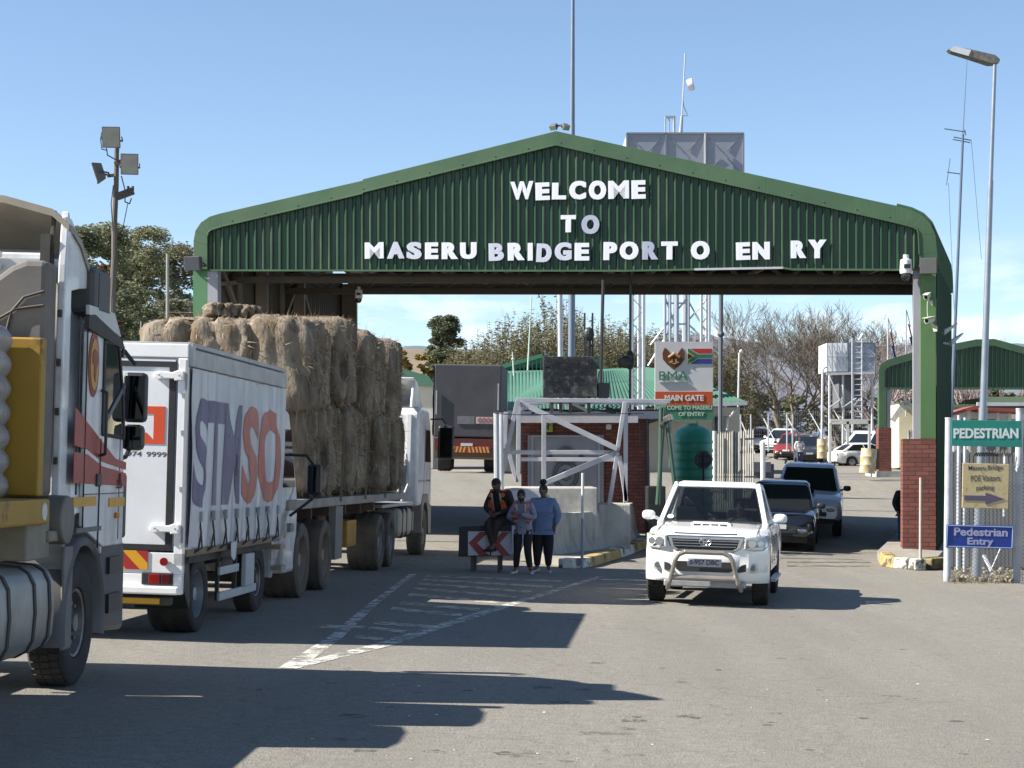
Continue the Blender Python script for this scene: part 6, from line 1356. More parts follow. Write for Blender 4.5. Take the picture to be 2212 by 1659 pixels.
b = MB(); b.b2((P(1893, 0, 75.6).x, 75.5, P(0, 1026, 75.6).z-.5), (P(1945, 0, 75.6).x, 78, P(0, 1018, 75.6).z)); tag(b.build('kerb_base', concrete, loc=P(1918, 1024, 75.6)), 'low concrete base under the far brick pier', 'kerb')
# striped drums
def drum(label, px, pyb, pyt, wpx, d, tilt):
    c = P(px, pyb, d); h = (pyb-pyt)*d/F; r = wpx*d/F/2; t = thing('striped_drum', label, 'drum', c, 'yellow striped drums'); t.rotation_euler = (0, tilt, 0)
    b = MB(); b.lathe([(0, 0), (r, 0), (r, h*.3), (r*1.04, h*.32), (r*1.04, h*.35), (r, h*.37), (r, h*.64), (r*1.04, h*.66), (r*1.04, h*.69), (r, h*.71), (r, h), (r*.94, h), (r*.94, h-.03), (0, h-.03)], None, 24); b.build('drum_body', stripe_mat('drum_stripe', (.42, .31, .12), (.4, .38, .32), .26, -.45) , t, local=True, smooth=True)
drum('yellow and white striped drum tilted beside the white saloon', 1873, 1022, 969, 34, 70, R(5)); drum('striped drum standing left of the white minibus', 1776, 990, 948, 22, 98, 0); drum('dark drum half hidden behind the tilted striped drum', 1888, 1014, 970, 24, 72, 0)
bpy.data.objects['striped_drum.002'].children[0].data.materials.clear(); bpy.data.objects['striped_drum.002'].children[0].data.materials.append(M('drum_brown', (.1, .06, .03), .8))
# white pipe frame in front of the van, and small things
b = MB(); dd = 107
for x0, y0, x1, y1 in ((1793, 908, 1880, 908), (1793, 914, 1793, 1000), (1831, 910, 1831, 960), (1878, 908, 1878, 975), (1793, 914, 1880, 913)): b.bar(P(x0, y0, dd), P(x1, y1, dd), .14)
tag(b.build('pipe_gantry', pw, loc=P(1836, 1000, dd)), 'white pipe gantry standing in front of the minibus', 'gantry')
b = MB(); b.cyl(P(1648, 955, 68), P(1648, 1040, 68), .09, n=10); tag(b.build('bollard_post', pw, loc=P(1648, 1040, 68)), 'white round post at the left road edge beyond the queue', 'post')
b = MB(); b.b2((P(1628, 0, 70).x, 70, P(0, 1048, 70).z), (P(1672, 0, 70).x, 72, P(0, 1002, 70).z)); b.b2((P(1627, 0, 69.5).x, 69.8, P(0, 1020, 70).z), (P(1664, 0, 70).x, 70, P(0, 998, 70).z)); tag(b.build('low_trailer', M('trailer_blue', (.1, .11, .15), .6, 0, (.04, .04, .04), 1, .7), loc=P(1650, 1048, 70)), 'low dark trailer parked behind the white post', 'trailer')
b = MB(); b.cyl(P(1597, 762, 95), P(1594, 900, 95), .05, .05, 8); LP1 = thing('lamp_post', 'slim white post with a round globe lamp right of the main gate sign', 'lamp post', P(1594, 900, 95)); b.build('post', pw, LP1); b = MB(); b.sph(P(1601, 759, 95), .1, 12, 8); b.build('globe', pw, LP1, smooth=True)
b = MB(); b.cyl(P(1558, 560, 58), P(1556, 935, 58), .07, .07, 8); b.sph(P(1557, 722, 58), (.12, .12, .1), 8, 6); tag(b.build('dark_pole', M('pole_slate', (.12, .13, .16), .5), loc=P(1556, 935, 58)), 'dark slender pole directly right of the main gate sign', 'pole')
for x0, y0, x1, y1, d, lb in ((1148, 640, 1140, 800, 84, 'thin pale pole on the green roof left of the message board'), (1107, 760, 1110, 812, 84, 'short pale pole on the green roof near the lorry')):
    b = MB(); b.cyl(P(x1, y1, d), P(x0, y0, d), .05, .03, 6); b.sph(P(lerp(x0, x1, .3), lerp(y0, y1, .3), d), .07, 6, 4); tag(b.build('roof_pole', M('pole_pale_green', (.4, .5, .42), .5), loc=P(x1, y1, d)), lb, 'pole')
# ---------------- buildings beyond
def roofmat(nm, c): return M(nm, c, .5, 0, tuple(x*.8 for x in c), .5, .6)
rg = roofmat('roof_palegreen', (.085, .2, .135)); wl = M('wall_cream', (.6, .56, .46), .8, 0, (.5, .46, .38), 1, .5)
G1 = thing('green_roof_building', 'long building with pale green hipped roof behind the booth', 'building', P(1300, 1000, 86))
b = MB(); dd = 84
b.add([P(1060, 905, 82), P(1600, 868, 82), P(1455, 800, 92), P(1395, 795, 95), P(1150, 795, 95), P(1060, 800, 95)], [(0, 1, 2, 3, 4, 5)])
b.add([P(1050, 893, 81), P(1250, 893, 81), P(1240, 797, 90), P(1050, 808, 90)], [(0, 1, 2, 3)]); b.build('roof', rg, G1, fix=False)
b = MB(); b.add([P(1270, 885, 80), P(1612, 868, 80), P(1450, 800, 86), P(1395, 793, 87), P(1290, 800, 87)], [(0, 1, 2, 3, 4)]); b.build('roof', rg, G1, fix=False)
b = MB()
for i in range(34):
    t = i/33; b.bar(P(lerp(1280, 1608, t), lerp(883, 867, t), 79.95), P(lerp(1292, 1448, t), lerp(800, 800, t), 86.8), .06, .05)
for i in range(26):
    t = i/25; b.bar(P(lerp(1052, 1248, t), 892, 80.95), P(lerp(1052, 1238, t), lerp(807, 798, t), 89.9), .06, .05)
b.build('roof_seam', roofmat('seam_palegreen', (.06, .15, .1)), G1)
b = MB(); b.b2((P(1055, 0, 83).x, 83, 0), (P(1598, 0, 83).x, 95, P(0, 880, 83).z)); b.build('wall', wl, G1)
b = MB(); b.bar(P(1490, 876, 79.8), P(1614, 871, 79.8), .16); b.cut(); b.bar(P(1052, 896, 80.8), P(1120, 896, 80.8), .2); b.cut(); b.tube([P(1596, 880, 79.8), P(1572, 905, 80.2), P(1570, 930, 80.2)], .06); b.each('gutter', galv_light, G1)
b = MB(); b.b2((P(1545, 0, 82.9).x, 82.88, P(0, 935, 83).z), (P(1570, 0, 83).x, 83, P(0, 900, 83).z)); b.build('window', glass, G1)
b = MB(); b.prism([P(1040, 805, 95), P(1172, 768, 95), P(1300, 768, 95), P(1300, 830, 95), P(1040, 830, 95)], (0, 6, 0)); b2_ = b.build('rear_gable', M('gable_dark', (.02, .09, .06), .6), G1)
b = MB()
for i in range(26):
    x = 1060+i*9; b.bar(P(x, 825, 94.9), P(x, interp(x, [(1040, 805), (1172, 768), (1300, 768)]), 94.9), .07, .06)
b.bar(P(1040, 805, 94.8), P(1172, 768, 94.8), .3, .2); b.build('gable_rib', roofmat('rib_green', (.06, .2, .12)), G1)
G2 = thing('green_roof_shed', 'low green roof showing between the hay load and the dark lorry', 'building', P(880, 850, 100))
b = MB(); b.prism([P(845, 830, 100), P(870, 796, 100), P(925, 812, 100), P(940, 835, 100)], (0, 8, 0)); b.build('roof', rg, G2); b = MB(); b.b2((P(850, 0, 100.2).x, 100.2, 2), (P(935, 0, 100.2).x, 108, P(0, 830, 100).z)); b.build('wall', wl, G2)
HU = thing('cream_hut', 'small cream hut with white gable boards and green roof between the piers', 'hut', P(1960, 960, 98)); dh = 98
b = MB(); b.prism([P(1942, 1010, dh), P(1942, 895, dh), P(1960, 868, dh), P(1990, 893, dh), P(1990, 1010, dh)], (0, 5, 0)); b.build('wall', M('hut_cream', (.62, .58, .42), .8), HU)
b = MB(); b.bar(P(1928, 909, dh-.3), P(1956, 868, dh-.3), .12, .3); b.bar(P(1956, 868, dh-.3), P(1984, 892, dh-.3), .12, .3); b.build('gable_board', pw, HU); b = MB(); b.prism([P(1957, 867, dh-.2), P(1995, 867, dh+1), P(1998, 895, dh-.2), P(1985, 893, dh-.2)], (0, 5, 0)); b.build('roof', rg, HU)
b = MB(); b.b2((P(1962, 0, dh).x, dh-.06, P(0, 960, dh).z), (P(1981, 0, dh).x, dh, P(0, 930, dh).z)); b.build('window', glass, HU)
b = MB()
for x in (1962, 1968, 1974, 1981): b.bar(P(x, 930, dh-.1), P(x, 960, dh-.1), .05)
b.build('burglar_bar', pw, HU)
G3 = thing('flat_roof_building', 'pale building with dull green and dark flat roofs at the far right', 'building', P(2150, 960, 92))
b = MB(); b.b2((P(2050, 0, 92).x, 92, 1), (P(2330, 0, 92).x, 98, P(0, 880, 92).z)); b.build('wall', M('wall_pale', (.5, .49, .45), .8), G3)
b = MB(); b.b2((P(2040, 0, 91).x, 91, P(0, 880, 91).z), (P(2160, 0, 91).x, 98, P(0, 873, 91).z)); b.b2((P(2130, 0, 94).x, 94, P(0, 868, 94).z), (P(2340, 0, 94).x, 99, P(0, 857, 94).z)); b.build('roof', M('dullgreen', (.14, .2, .12), .7), G3)
b = MB(); b.b2((P(2112, 0, 90).x, 90, P(0, 890, 90).z), (P(2330, 0, 90).x, 90.3, P(0, 875, 90).z)); b.build('roof_fascia', M('fascia_dark', (.03, .028, .025), .7), G3)
b = MB(); b.b2((P(2110, 0, 89.9).x, 89.85, P(0, 877, 90).z), (P(2240, 0, 90).x, 89.95, P(0, 869, 90).z)); b.build('white_edge', pw, G3)
RC = thing('red_roof_shelter', 'low shelter with faded red roof edges behind the PEDESTRIAN sign', 'shelter', P(2100, 960, 70))
b = MB(); b.prism([P(2052, 893, 70), P(2108, 876, 70), P(2160, 885, 70), P(2160, 890, 70), P(2108, 884, 70), P(2052, 899, 70)], (0, 2, 0)); b.prism([P(2128, 880, 69), P(2230, 884, 69), P(2230, 892, 69), P(2128, 886, 69)], (0, 2, 0)); b.build('roof_edge', M('red_dull', (.26, .06, .045), .7, 0, (.18, .05, .04), 1, .7), RC)
b = MB()
for x in (2062, 2092, 2125, 2155, 2180, 2205): b.bar(P(x, 886, 70.5), P(x, 985, 70.5), .12)
b.build('post', pw, RC)
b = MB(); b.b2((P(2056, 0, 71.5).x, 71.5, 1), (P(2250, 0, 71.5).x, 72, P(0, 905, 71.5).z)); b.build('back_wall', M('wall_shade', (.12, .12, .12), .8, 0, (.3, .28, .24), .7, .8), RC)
# ---------------- far chain-link fence with posts
FF = thing('chain_link_fence', 'far chain-link fence with pale posts in front of the bare trees', 'fence', P(1700, 960, 128))
b = MB(); bw = MB()
for i in range(14):
    x = 1590+i*52; a = P(x, 884+5*math.sin(i), 128); b.cyl(V((a.x, 118, G(a.x, 128)-.2)), a, .035, n=6); b.cut()
b.each('post', galv_light, FF)
for k in range(9):
    bw.cyl(P(1555, 888+k*8.5, 128), P(2260, 888+k*8.5, 128), .011, n=3)
for i in range(180): x = 1555+i*3.9; bw.cyl(P(x, 888, 128), P(x, 958, 128), .009, n=3)
bw.build('mesh', M('wire_grey', (.36, .35, .33), .6), FF)
FF2 = thing('boundary_fence', 'short pale fence posts between the green roof and the car park', 'fence', P(1640, 960, 90))
b = MB()
for x in (1575, 1600, 1622, 1660, 1700, 1712): a = P(x, 895, 100); b.cyl(P(x, 975, 100), a, .04, n=6); b.cut()
b.each('post', galv_light, FF2)
# ---------------- right foreground: fence bay, signs, lamp post
dR = GP(2050, 1256).y
RF = thing('pedestrian_gate_fence', 'chain-link fence bay with thick white pipe posts at the right edge', 'fence', GP(2045, 1256))
pst = M('pipe_white', (.46, .48, .51), .55, 0, (.34, .36, .4), 4, .7, dirt=(.22, .2, .18), damt=.7, dscale=4, vec=(1, 1, .5))
for x0, y0, x1, y1, dd, r in ((2046, 1257, 2050, 905, dR, .075), (2196, 1262, 2203, 885, dR+.15, .075), (2069, 1215, 2072, 900, dR+3, .04), (2083, 1225, 2085, 905, dR+3.2, .035), (2193, 1200, 2200, 890, dR+2.4, .03), (2169, 1100, 2171, 985, dR+1.8, .03)):
    b = MB(); b.cyl(P(x0, y0, dd)-V((0, 0, .15)), P(x1, y1, dd), r, n=12); b.cyl(P(x1, y1, dd), P(x1, y1-3, dd), r*1.08, n=12); b.build('post', pst, RF, smooth=True, ang=40)
b = MB(); zlo, zhi = P(0, 1250, dR).z, P(0, 1000, dR).z; xl, xr_ = P(2052, 0, dR).x, P(2290, 0, dR).x; hgt = zhi-zlo; wdt = xr_-xl; pit = .075; k = -hgt
while k < wdt:
    for sg_ in (1, -1):
        x0_, x1_ = k, k+hgt; z0_, z1_ = 0, hgt
        if x0_ < 0: z0_ = -x0_; x0_ = 0
        if x1_ > wdt: z1_ = hgt-(x1_-wdt); x1_ = wdt
        if sg_ < 0: a, c = V((xl+x0_, dR+.02, zhi-z0_)), V((xl+x1_, dR+.02, zhi-z1_))
        else: a, c = V((xl+x0_, dR, zlo+z0_)), V((xl+x1_, dR, zlo+z1_))
        b.cyl(a, c, .0045, n=3)
    k += pit
b.build('wire_mesh', M('wire_galv', (.42, .42, .42), .4, .5), RF)
b = MB(); random.seed(4)
for i in range(16):
    a = 2*i; b.tube([P(2105+i*5, 985, dR+.1), P(2109+i*5, 978, dR+.1), P(2113+i*5, 986, dR+.1)], .012, 4)
b.build('barbed_coil', dark_steel, RF)
# palisade wall behind
PB = thing('grey_palisade', 'dark grey weathered palisade standing behind the chain-link bay', 'fence', P(2150, 1210, dR+3.5)); pdk = M('palisade_dark', (.17, .165, .155), .7, 0, (.26, .25, .22), 2, .9, vec=(1, 1, .3))
for i in range(22):
    x = 2056+i*8.5; b = MB(); d = dR+3.6; a, c = P(x, 975+random.uniform(-6, 3), d), P(x, 1225, d); w_ = .05; b.prism([(a.x-w_, d, c.z), (a.x+w_, d, c.z), (a.x+w_, d, a.z-.08), (a.x, d, a.z), (a.x-w_, d, a.z-.08)], (0, .02, 0)); b.build('pale', pdk, PB)
b = MB(); b.bar(P(2056, 1010, dR+3.7), P(2290, 1010, dR+3.7), .06); b.bar(P(2056, 1180, dR+3.7), P(2290, 1180, dR+3.7), .06); b.build('rail', pdk, PB)
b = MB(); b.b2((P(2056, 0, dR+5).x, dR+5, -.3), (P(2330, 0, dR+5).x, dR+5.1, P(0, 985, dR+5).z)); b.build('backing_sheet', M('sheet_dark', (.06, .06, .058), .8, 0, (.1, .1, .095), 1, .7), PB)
# signs
def sign(name, label, pts, mat, t=.03, off=.09, edge=None):
    d = dR-off; q = [P(x, y, d) for x, y in pts]; s = thing(name, label, 'sign', q[0]+V((0, 0, 0))); b = MB(); b.prism(q, (0, t, 0)); b.build('panel', mat, s, bevel=.006)
    return s, d
s1, d1 = sign('pedestrian_sign', 'teal sign reading PEDESTRIAN, top of the right fence bay', [(2056, 907), (2206, 909), (2208, 966), (2055, 963)], M('sign_teal', (.01, .22, .17), .5, 0, (.015, .18, .14), 3, .5, dirt=(.02, .13, .11), damt=.4))
b = MB(); text_fit(b, 'PEDESTRIAN', P(2060, 947, d1-.004), (1, 0, 0), (0, 0, 1), 140*d1/F, 22*d1/F, .03, .005); b.build('lettering', M('letter_sign', (.68, .72, .7), .5), s1)
s2, d2_ = sign('parking_sign', 'hand-painted cream sign reading Maseru Bridge POE Visitors parking with a purple arrow', [(2080, 1000), (2180, 1003), (2178, 1099), (2078, 1097)], M('sign_cream', (.52, .42, .22), .7, 0, (.44, .36, .2), 9, .8, dirt=(.2, .17, .12), damt=.55, dscale=9, dlo=.55, dhi=.62))
hp = M('hand_paint', (.08, .075, .08), .7)
for s_, x, y, w_, h_ in (('Maseru Bridge', 2092, 1019, 74, 13), ('POE Visitors', 2097, 1040, 63, 13), ('parking', 2109, 1062, 38, 14)):
    b = MB(); text_fit(b, s_, P(x, y, d2_-.003), (1, 0, .02), (0, 0, 1), w_*d2_/F, h_*d2_/F, .008, .002); b.build('lettering', hp, s2)
b = MB(); f = lambda x, y: P(x, y, d2_-.008); b.prism([f(2083, 1070), f(2129, 1071), f(2129, 1064), f(2170, 1078), f(2129, 1090), f(2129, 1082), f(2083, 1081)], (0, .006, 0)); b.build('arrow', M('arrow_purple', (.1, .075, .13), .6), s2)
s3, d3 = sign('entry_sign', 'royal blue sign reading Pedestrian Entry low on the right fence bay', [(2045, 1133), (2190, 1137), (2188, 1186), (2043, 1182)], M('sign_blue', (.006, .035, .25), .4))
b = MB(); q = [P(x, y, d3-.008) for x, y in ((2047, 1135), (2188, 1139), (2186, 1184), (2045, 1180), (2047, 1135))]; b.tube(q, .008, 4); b.build('border', M('border_blue', (.2, .3, .5), .5), s3)
mt = M('text_mauve', (.33, .34, .5), .5)
b = MB(); text_fit(b, 'Pedestrian', P(2061, 1157, d3-.004), (1, 0, -.02), (0, 0, 1), 116*d3/F, 18*d3/F, .03, .005); b.build('lettering', mt, s3)
b = MB(); text_fit(b, 'Entry', P(2090, 1181, d3-.004), (1, 0, -.02), (0, 0, 1), 56*d3/F, 20*d3/F, .03, .005); b.build('lettering', mt, s3)
# rubble and weeds at the fence foot
b = MB(); random.seed(9)
for i in range(120):
    p = GP(random.uniform(2056, 2190), random.uniform(1222, 1256), .02); s = random.uniform(.02, .09)
    b.sph(p, (s, s, s*.7), 6, 4, fn=lambda q: q*(1+.35*noise.noise(q*2+p)))
tag(b.build('rubble', M('rubble', (.24, .2, .14), .95, isl=.5, bump=.5), loc=GP(2120, 1245)), 'heap of rubble and stones under the chain-link bay', 'rubble', kind='stuff')
b = MB()
for i in range(900):
    p = GP(random.choice([random.uniform(2056, 2190), random.uniform(2040, 2212)]), random.uniform(1236, 1262)); a = random.uniform(0, 6.3); h = random.uniform(.03, .16); b.add([p, p+V((.008, 0, 0)), p+V((math.cos(a)*h*.6, math.sin(a)*h*.6, h))], [(0, 1, 2)])
tag(b.build('weeds', M('dry_weed', (.2, .17, .09), .9, isl=.5)), 'dry weeds along the fence foot', 'weeds', kind='stuff')
b = MB(); b.bar(P(2125, 1200, dR+.6), P(2143, 1235, dR+.3), .05); b.bar(P(2170, 1165, dR+.5), P(2130, 1256, dR+.1), .02); tag(b.build('old_plank', pst, loc=P(2140, 1240, dR+.4)), 'broken white plank leaning inside the fence bay', 'plank')
# tall street lamp at the right
dl = dR+1.0; SL = thing('street_lamp', 'tall tapered steel street lamp with flat LED head at the right', 'street lamp', P(2112, 1250, dl))
b = MB(); b.cyl(P(2109, 1256, dl), P(2124, 880, dl), .1, .085, 16); b.cyl(P(2124, 880, dl), P(2140, 390, dl), .072, .055, 16); b.cyl(P(2140, 390, dl), P(2149, 140, dl), .045, .036, 14); b.build('pole', M('lamp_steel', (.22, .25, .29), .4, .5, (.3, .33, .37), 3, .6), SL, smooth=True)
b = MB(); b.prism([P(2050, 104, dl), P(2062, 101, dl), P(2090, 104, dl), P(2150, 118, dl), P(2161, 128, dl), P(2158, 136, dl), P(2140, 137, dl), P(2085, 119, dl), P(2056, 110, dl)], (0, .28, 0)); hd = b.build('lamp_head', M('head_grey', (.1, .1, .1), .6, 0, (.25, .22, .18), 9, .8), SL, bevel=.012)
b = MB(); b.prism([P(2050, 107, dl), P(2062, 100, dl), P(2098, 108, dl), P(2092, 121, dl), P(2056, 111, dl)], (0, -.01, 0)); b.build('light_panel', M('led_white', (.72, .74, .76), .3), SL)
# radio mast further right
dm = 70; RM = thing('radio_mast', 'thin guyed radio mast with small yagi antennas left of the street lamp', 'mast', P(2057, 900, dm)); bl = M('mast_blue', (.1, .14, .2), .5)
b = MB(); b.cyl(P(2055, 900, dm), P(2080, 290, dm), .07, .05, 8); b.cyl(P(2080, 290, dm), P(2089, 130, dm), .02, .012, 6); b.build('shaft', bl, RM)
b = MB()
for x0, y0, x1, y1 in ((2040, 278, 2086, 285), (2060, 296, 2098, 303), (2058, 301, 2096, 308), (2046, 372, 2078, 376), (2052, 342, 2044, 400), (2084, 280, 2086, 292)): b.cyl(P(x0, y0, dm), P(x1, y1, dm), .022, n=5)
b.build('yagi_arm', bl, RM)
b = MB()
for x0, y0, x1, y1 in ((2049, 395, 2065, 760), (2065, 760, 2085, 880), (2098, 303, 2120, 560)): b.cyl(P(x0, y0, dm), P(x1, y1, dm), .009, n=3)
b.build('guy_wire', bl, RM)
# wooden lamp pole at the left
dp = 44; WP = thing('floodlight_pole', 'dark wooden pole carrying floodlights behind the near truck', 'pole', P(240, 1180, dp)); wdm = M('old_wood', (.17, .15, .13), .9, 0, (.08, .07, .06), 3, .9, (1, 1, .12))
b = MB(); pts = [(238, 1200), (241, 800), (243, 690), (243, 640), (247, 560), (247, 480), (251, 400), (252, 330), (254, 300)]
for a, c in zip(pts, pts[1:]): b.cyl(P(*a, dp), P(*c, dp), interp(a[1], [(300, .055), (600, .075), (1200, .1)]), interp(c[1], [(300, .055), (600, .075), (1200, .1)]), 10, False)
b.build('shaft', wdm, WP, smooth=True)
b = MB(); b.bar(P(253, 425, dp), P(288, 412, dp), .14, .16); b.cyl(P(277, 410, dp), P(277, 402, dp), .03); b.cyl(P(287, 412, dp), P(287, 402, dp), .03); b.bar(P(232, 380, dp), P(252, 378, dp), .07); b.bar(P(248, 355, dp-.1), P(270, 345, dp-.1), .09); b.build('bracket', dark_steel, WP)
b = MB(); b.tube([P(220, 285, dp-.2), P(217, 300, dp-.2), P(220, 322, dp-.2), P(232, 325, dp-.2)], .012, 4); b.tube([P(262, 380, dp-.2), P(270, 410, dp-.2), P(270, 436, dp-.2), P(280, 440, dp-.2), P(284, 428, dp-.2)], .014, 4); b.tube([P(276, 440, dp-.2), P(264, 500, dp-.1)], .014, 4); b.tube([P(245, 400, dp-.15), P(240, 440, dp-.15), P(244, 500, dp-.15)], .012, 4); b.tube([P(230, 320, dp-.2), P(232, 335, dp-.2), P(250, 345, dp-.2)], .014, 4); b.build('cable', black_plastic, WP)
fl_ = M('flood_warm', (.3, .3, .27), .3, 0, (.22, .22, .2), 6, .7)
floodlight('square floodlight at the very top of the wooden pole', P(241, 296, dp-.3), R(6), R(14), (.43, .2, .5), 'pole floodlights', fl_)
floodlight('square floodlight facing right on the wooden pole', P(280, 354, dp-.3), R(10), R(14), (.42, .2, .5), 'pole floodlights', fl_)
floodlight('dark floodlight tilted left on the wooden pole', P(214, 372, dp-.2), R(-75), R(18), (.3, .22, .5), 'pole floodlights', M('flood_shade', (.2, .22, .24), .3))
# flags between the canopies
for x0, y0, x1, y1, lb, c in ((1918, 690, 1922, 800, 'furled multicolour flag on a pole left of the right column', ((.25, .3, .1), (.35, .06, .05), (.05, .07, .2))), (1957, 672, 1962, 790, 'furled dark blue flag on a pole next to the right column', ((.05, .07, .15), (.2, .07, .06), (.04, .06, .15)))):
    t = thing('flag', lb, 'flag', P(x1, y1+10, 96)); b = MB(); b.cyl(P(x0, y0-4, 96), P(x0, 900, 96), .04, n=6); b.build('pole', galv_light, t)
    for k in range(3):
        b = MB(); ya, yb = y0+k*28, y0+k*28+34; b.loft([[P(x0-1+j*.12+(k*2.5), 0, 96)*0+P(x0+(q/3-1)*(1+k)+k*4+2+j*2, lerp(ya, yb, j/4), 96-.1*math.sin(q*2)) for q in range(6)] for j in range(5)], closed=False, cap=False); b.build('cloth', M('flagc%d%s' % (k, lb[:9]), c[k], .8), t, smooth=True)

# ---------------- vegetation
bark = M('bark', (.16, .13, .1), .95, 0, (.1, .08, .06), 2, .7); twig = M('twig_grey', (.15, .128, .1), .95, 0, (.085, .072, .058), 1, .7); twigp = M('twig_pink', (.36, .28, .27), .95, 0, (.26, .21, .2), 1, .7)
def leaf(nm, c): return M(nm, c, .7, 0, tuple(x*.62 for x in c), .6, .9, isl=.45, trans=.25, spec=.2)
lf_euc = leaf('leaf_euc', (.25, .26, .15)); lf_dk = leaf('leaf_dark', (.15, .17, .095)); lf_yel = leaf('leaf_yellow', (.3, .21, .05)); lf_pop = leaf('leaf_poplar', (.19, .18, .085)); lf_gr = leaf('leaf_grey', (.22, .22, .145)); lf_brn = leaf('leaf_brown', (.14, .07, .05))
def branch(b, p, d, l, r, dep, spread, up, minr, kids=3, crook=.22):
    seg = 3; q = p
    for i in range(seg):
        d = (d+V((random.gauss(0, crook), random.gauss(0, crook), random.gauss(0, crook*.6)+up))).normalized(); e = q+d*(l/seg); r2 = r*(1-.3/seg)
        b.cyl(q, e, r, r2, 5 if dep > 3 else 3, False); q = e; r = r2
        if dep > 0 and i > 0:
            for _ in range(kids-1 if i == seg-1 else 1):
                a = V((random.gauss(0, 1), random.gauss(0, 1), random.gauss(0, .6))).normalized(); nd = (d+a*spread).normalized(); branch(b, q, nd, l*random.uniform(.6, .85), max(minr, r*random.uniform(.5, .72)), dep-1, spread, up, minr, kids, crook)
    return q
def leaves(b, c, rad, n, size, clump=None, hole=.3, fl=1.0):
    for _ in range(n):
        v = V((random.gauss(0, 1), random.gauss(0, 1), random.gauss(0, 1))).normalized()*random.random()**.45
        p = V(c)+V((v.x*rad[0], v.y*rad[1], v.z*rad[2])); a = V((random.gauss(0, 1), random.gauss(0, 1), random.gauss(0, 1))).normalized(); u = a.cross(V((0, 0, 1)) if abs(a.z) < .9 else V((1, 0, 0))).normalized(); w_ = a.cross(u); s = size*random.uniform(.5, 1.3)
        b.add([p-u*s, p-w_*s*.5, p+u*s, p+w_*s*.5], [(0, 1, 2, 3)])
def tree(label, base, top, wpx, d, leafm, nclump=40, nleaf=60, size=.16, grp=None, name='tree', crad=.2, low=.25, holes=True, shape=None, seed=1, cat='tree'):
    random.seed(seed); B0 = P(base[0], base[1], d); B0.z = G(B0.x, d)-.1; T0 = P(top[0], top[1], d); H_ = T0.z-B0.z; W_ = wpx*d/F/2
    t = thing(name, label, cat, B0, grp); b = MB(); branch(b, B0, V((0, 0, 1)), H_*.32, H_*.018, 2, .7, .12, .02, 2, .1); b.build('trunk', bark, t)
    b = MB()
    for k in range(nclump):
        h = low+(1-low)*random.random()**.85; ww = W_*(shape(h) if shape else math.sqrt(max(.05, 1-((h-.6)/.46)**2))); a = random.uniform(0, 6.28); rr = ww*random.random()**.5
        c = B0+V((math.cos(a)*rr, math.sin(a)*rr, h*H_)); c.x += (T0.x-B0.x)*h
        q = W_*crad*random.uniform(.6, 1.5); c.z = min(c.z, T0.z-q*.5); leaves(b, c, (q*1.2, q*1.2, q*.75), nleaf, size)
    b.build('crown', leafm, t, fix=False); return t
ge = 'tall trees behind the left trucks'
EU = dict(name='bluegum_tree')
def gum(label, x, y, w_, d, m_, seed, nc=95, low=.18): tree(label, (x, 980), (x, y), w_, d, m_, nc, 280, .105, ge, crad=.33, low=low, seed=seed, **EU)
gum('tall dark bluegum at the left next to the near truck', 178, 490, 110, 118, lf_dk, 11)
gum('tall bluegum directly behind the wooden floodlight pole', 232, 484, 110, 122, lf_euc, 12)
gum('broad bluegum right of the wooden pole', 322, 494, 120, 126, lf_euc, 13, 120)
gum('paler bluegum touching the canopy corner', 388, 530, 120, 130, lf_gr, 14, 100)
gum('narrow dark bluegum between the two broader ones', 275, 515, 90, 128, lf_dk, 18)
tree('dark bushy tree low behind the white box truck', (285, 980), (285, 625), 170, 112, lf_dk, 90, 240, .1, ge, seed=15, low=.05)
tree('low olive shrub tree left of the green column', (375, 900), (375, 650), 130, 108, lf_gr, 80, 220, .1, ge, seed=16, low=.05)
tree('reddish brown bare-topped tree behind the wooden pole', (225, 900), (228, 570), 60, 110, lf_brn, 40, 90, .12, ge, seed=17)
for x, y0, y1, lb in ((362, 548, 760, 'grey utility pole standing among the left trees'),):
    b = MB(); b.cyl(P(x, 760, 95), P(x, y0, 95), .1, .08, 8); tag(b.build('utility_pole', M('pole_lichen', (.25, .25, .22), .8), loc=P(x, y1, 95)), lb, 'pole')
b = MB(); b.cyl(P(305, 760, 60), P(305, 695, 60), .03, .03, 6); tag(b.build('thin_post', M('pole_lichen', (1, 1, 1)), loc=P(305, 760, 60)), 'thin olive post rising behind the left end of the hay', 'post')
tree('dark grey-green conifer rising above the covered lorry', (965, 900), (960, 682), 76, 150, lf_dk, 150, 220, .11, None, seed=21, crad=.3, shape=lambda h: 1.0 if h < .8 else .75, low=.2)
tree('lower grey shrub tree at the right foot of the conifer', (1010, 900), (1005, 755), 60, 148, lf_gr, 30, 70, .18, None, seed=23, low=.1)
gy = 'yellow bushes behind the hay load'
for i, (x, y, w_) in enumerate(((872, 757, 52), (905, 768, 50), (935, 778, 44))): tree('%s yellow-leaved bush between the hay load and the conifer' % ('left', 'middle', 'right')[i], (x, 890), (x, y), w_, 125, lf_yel, 34, 80, .16, gy, 'bush', .25, .05, seed=30+i, cat='bush')
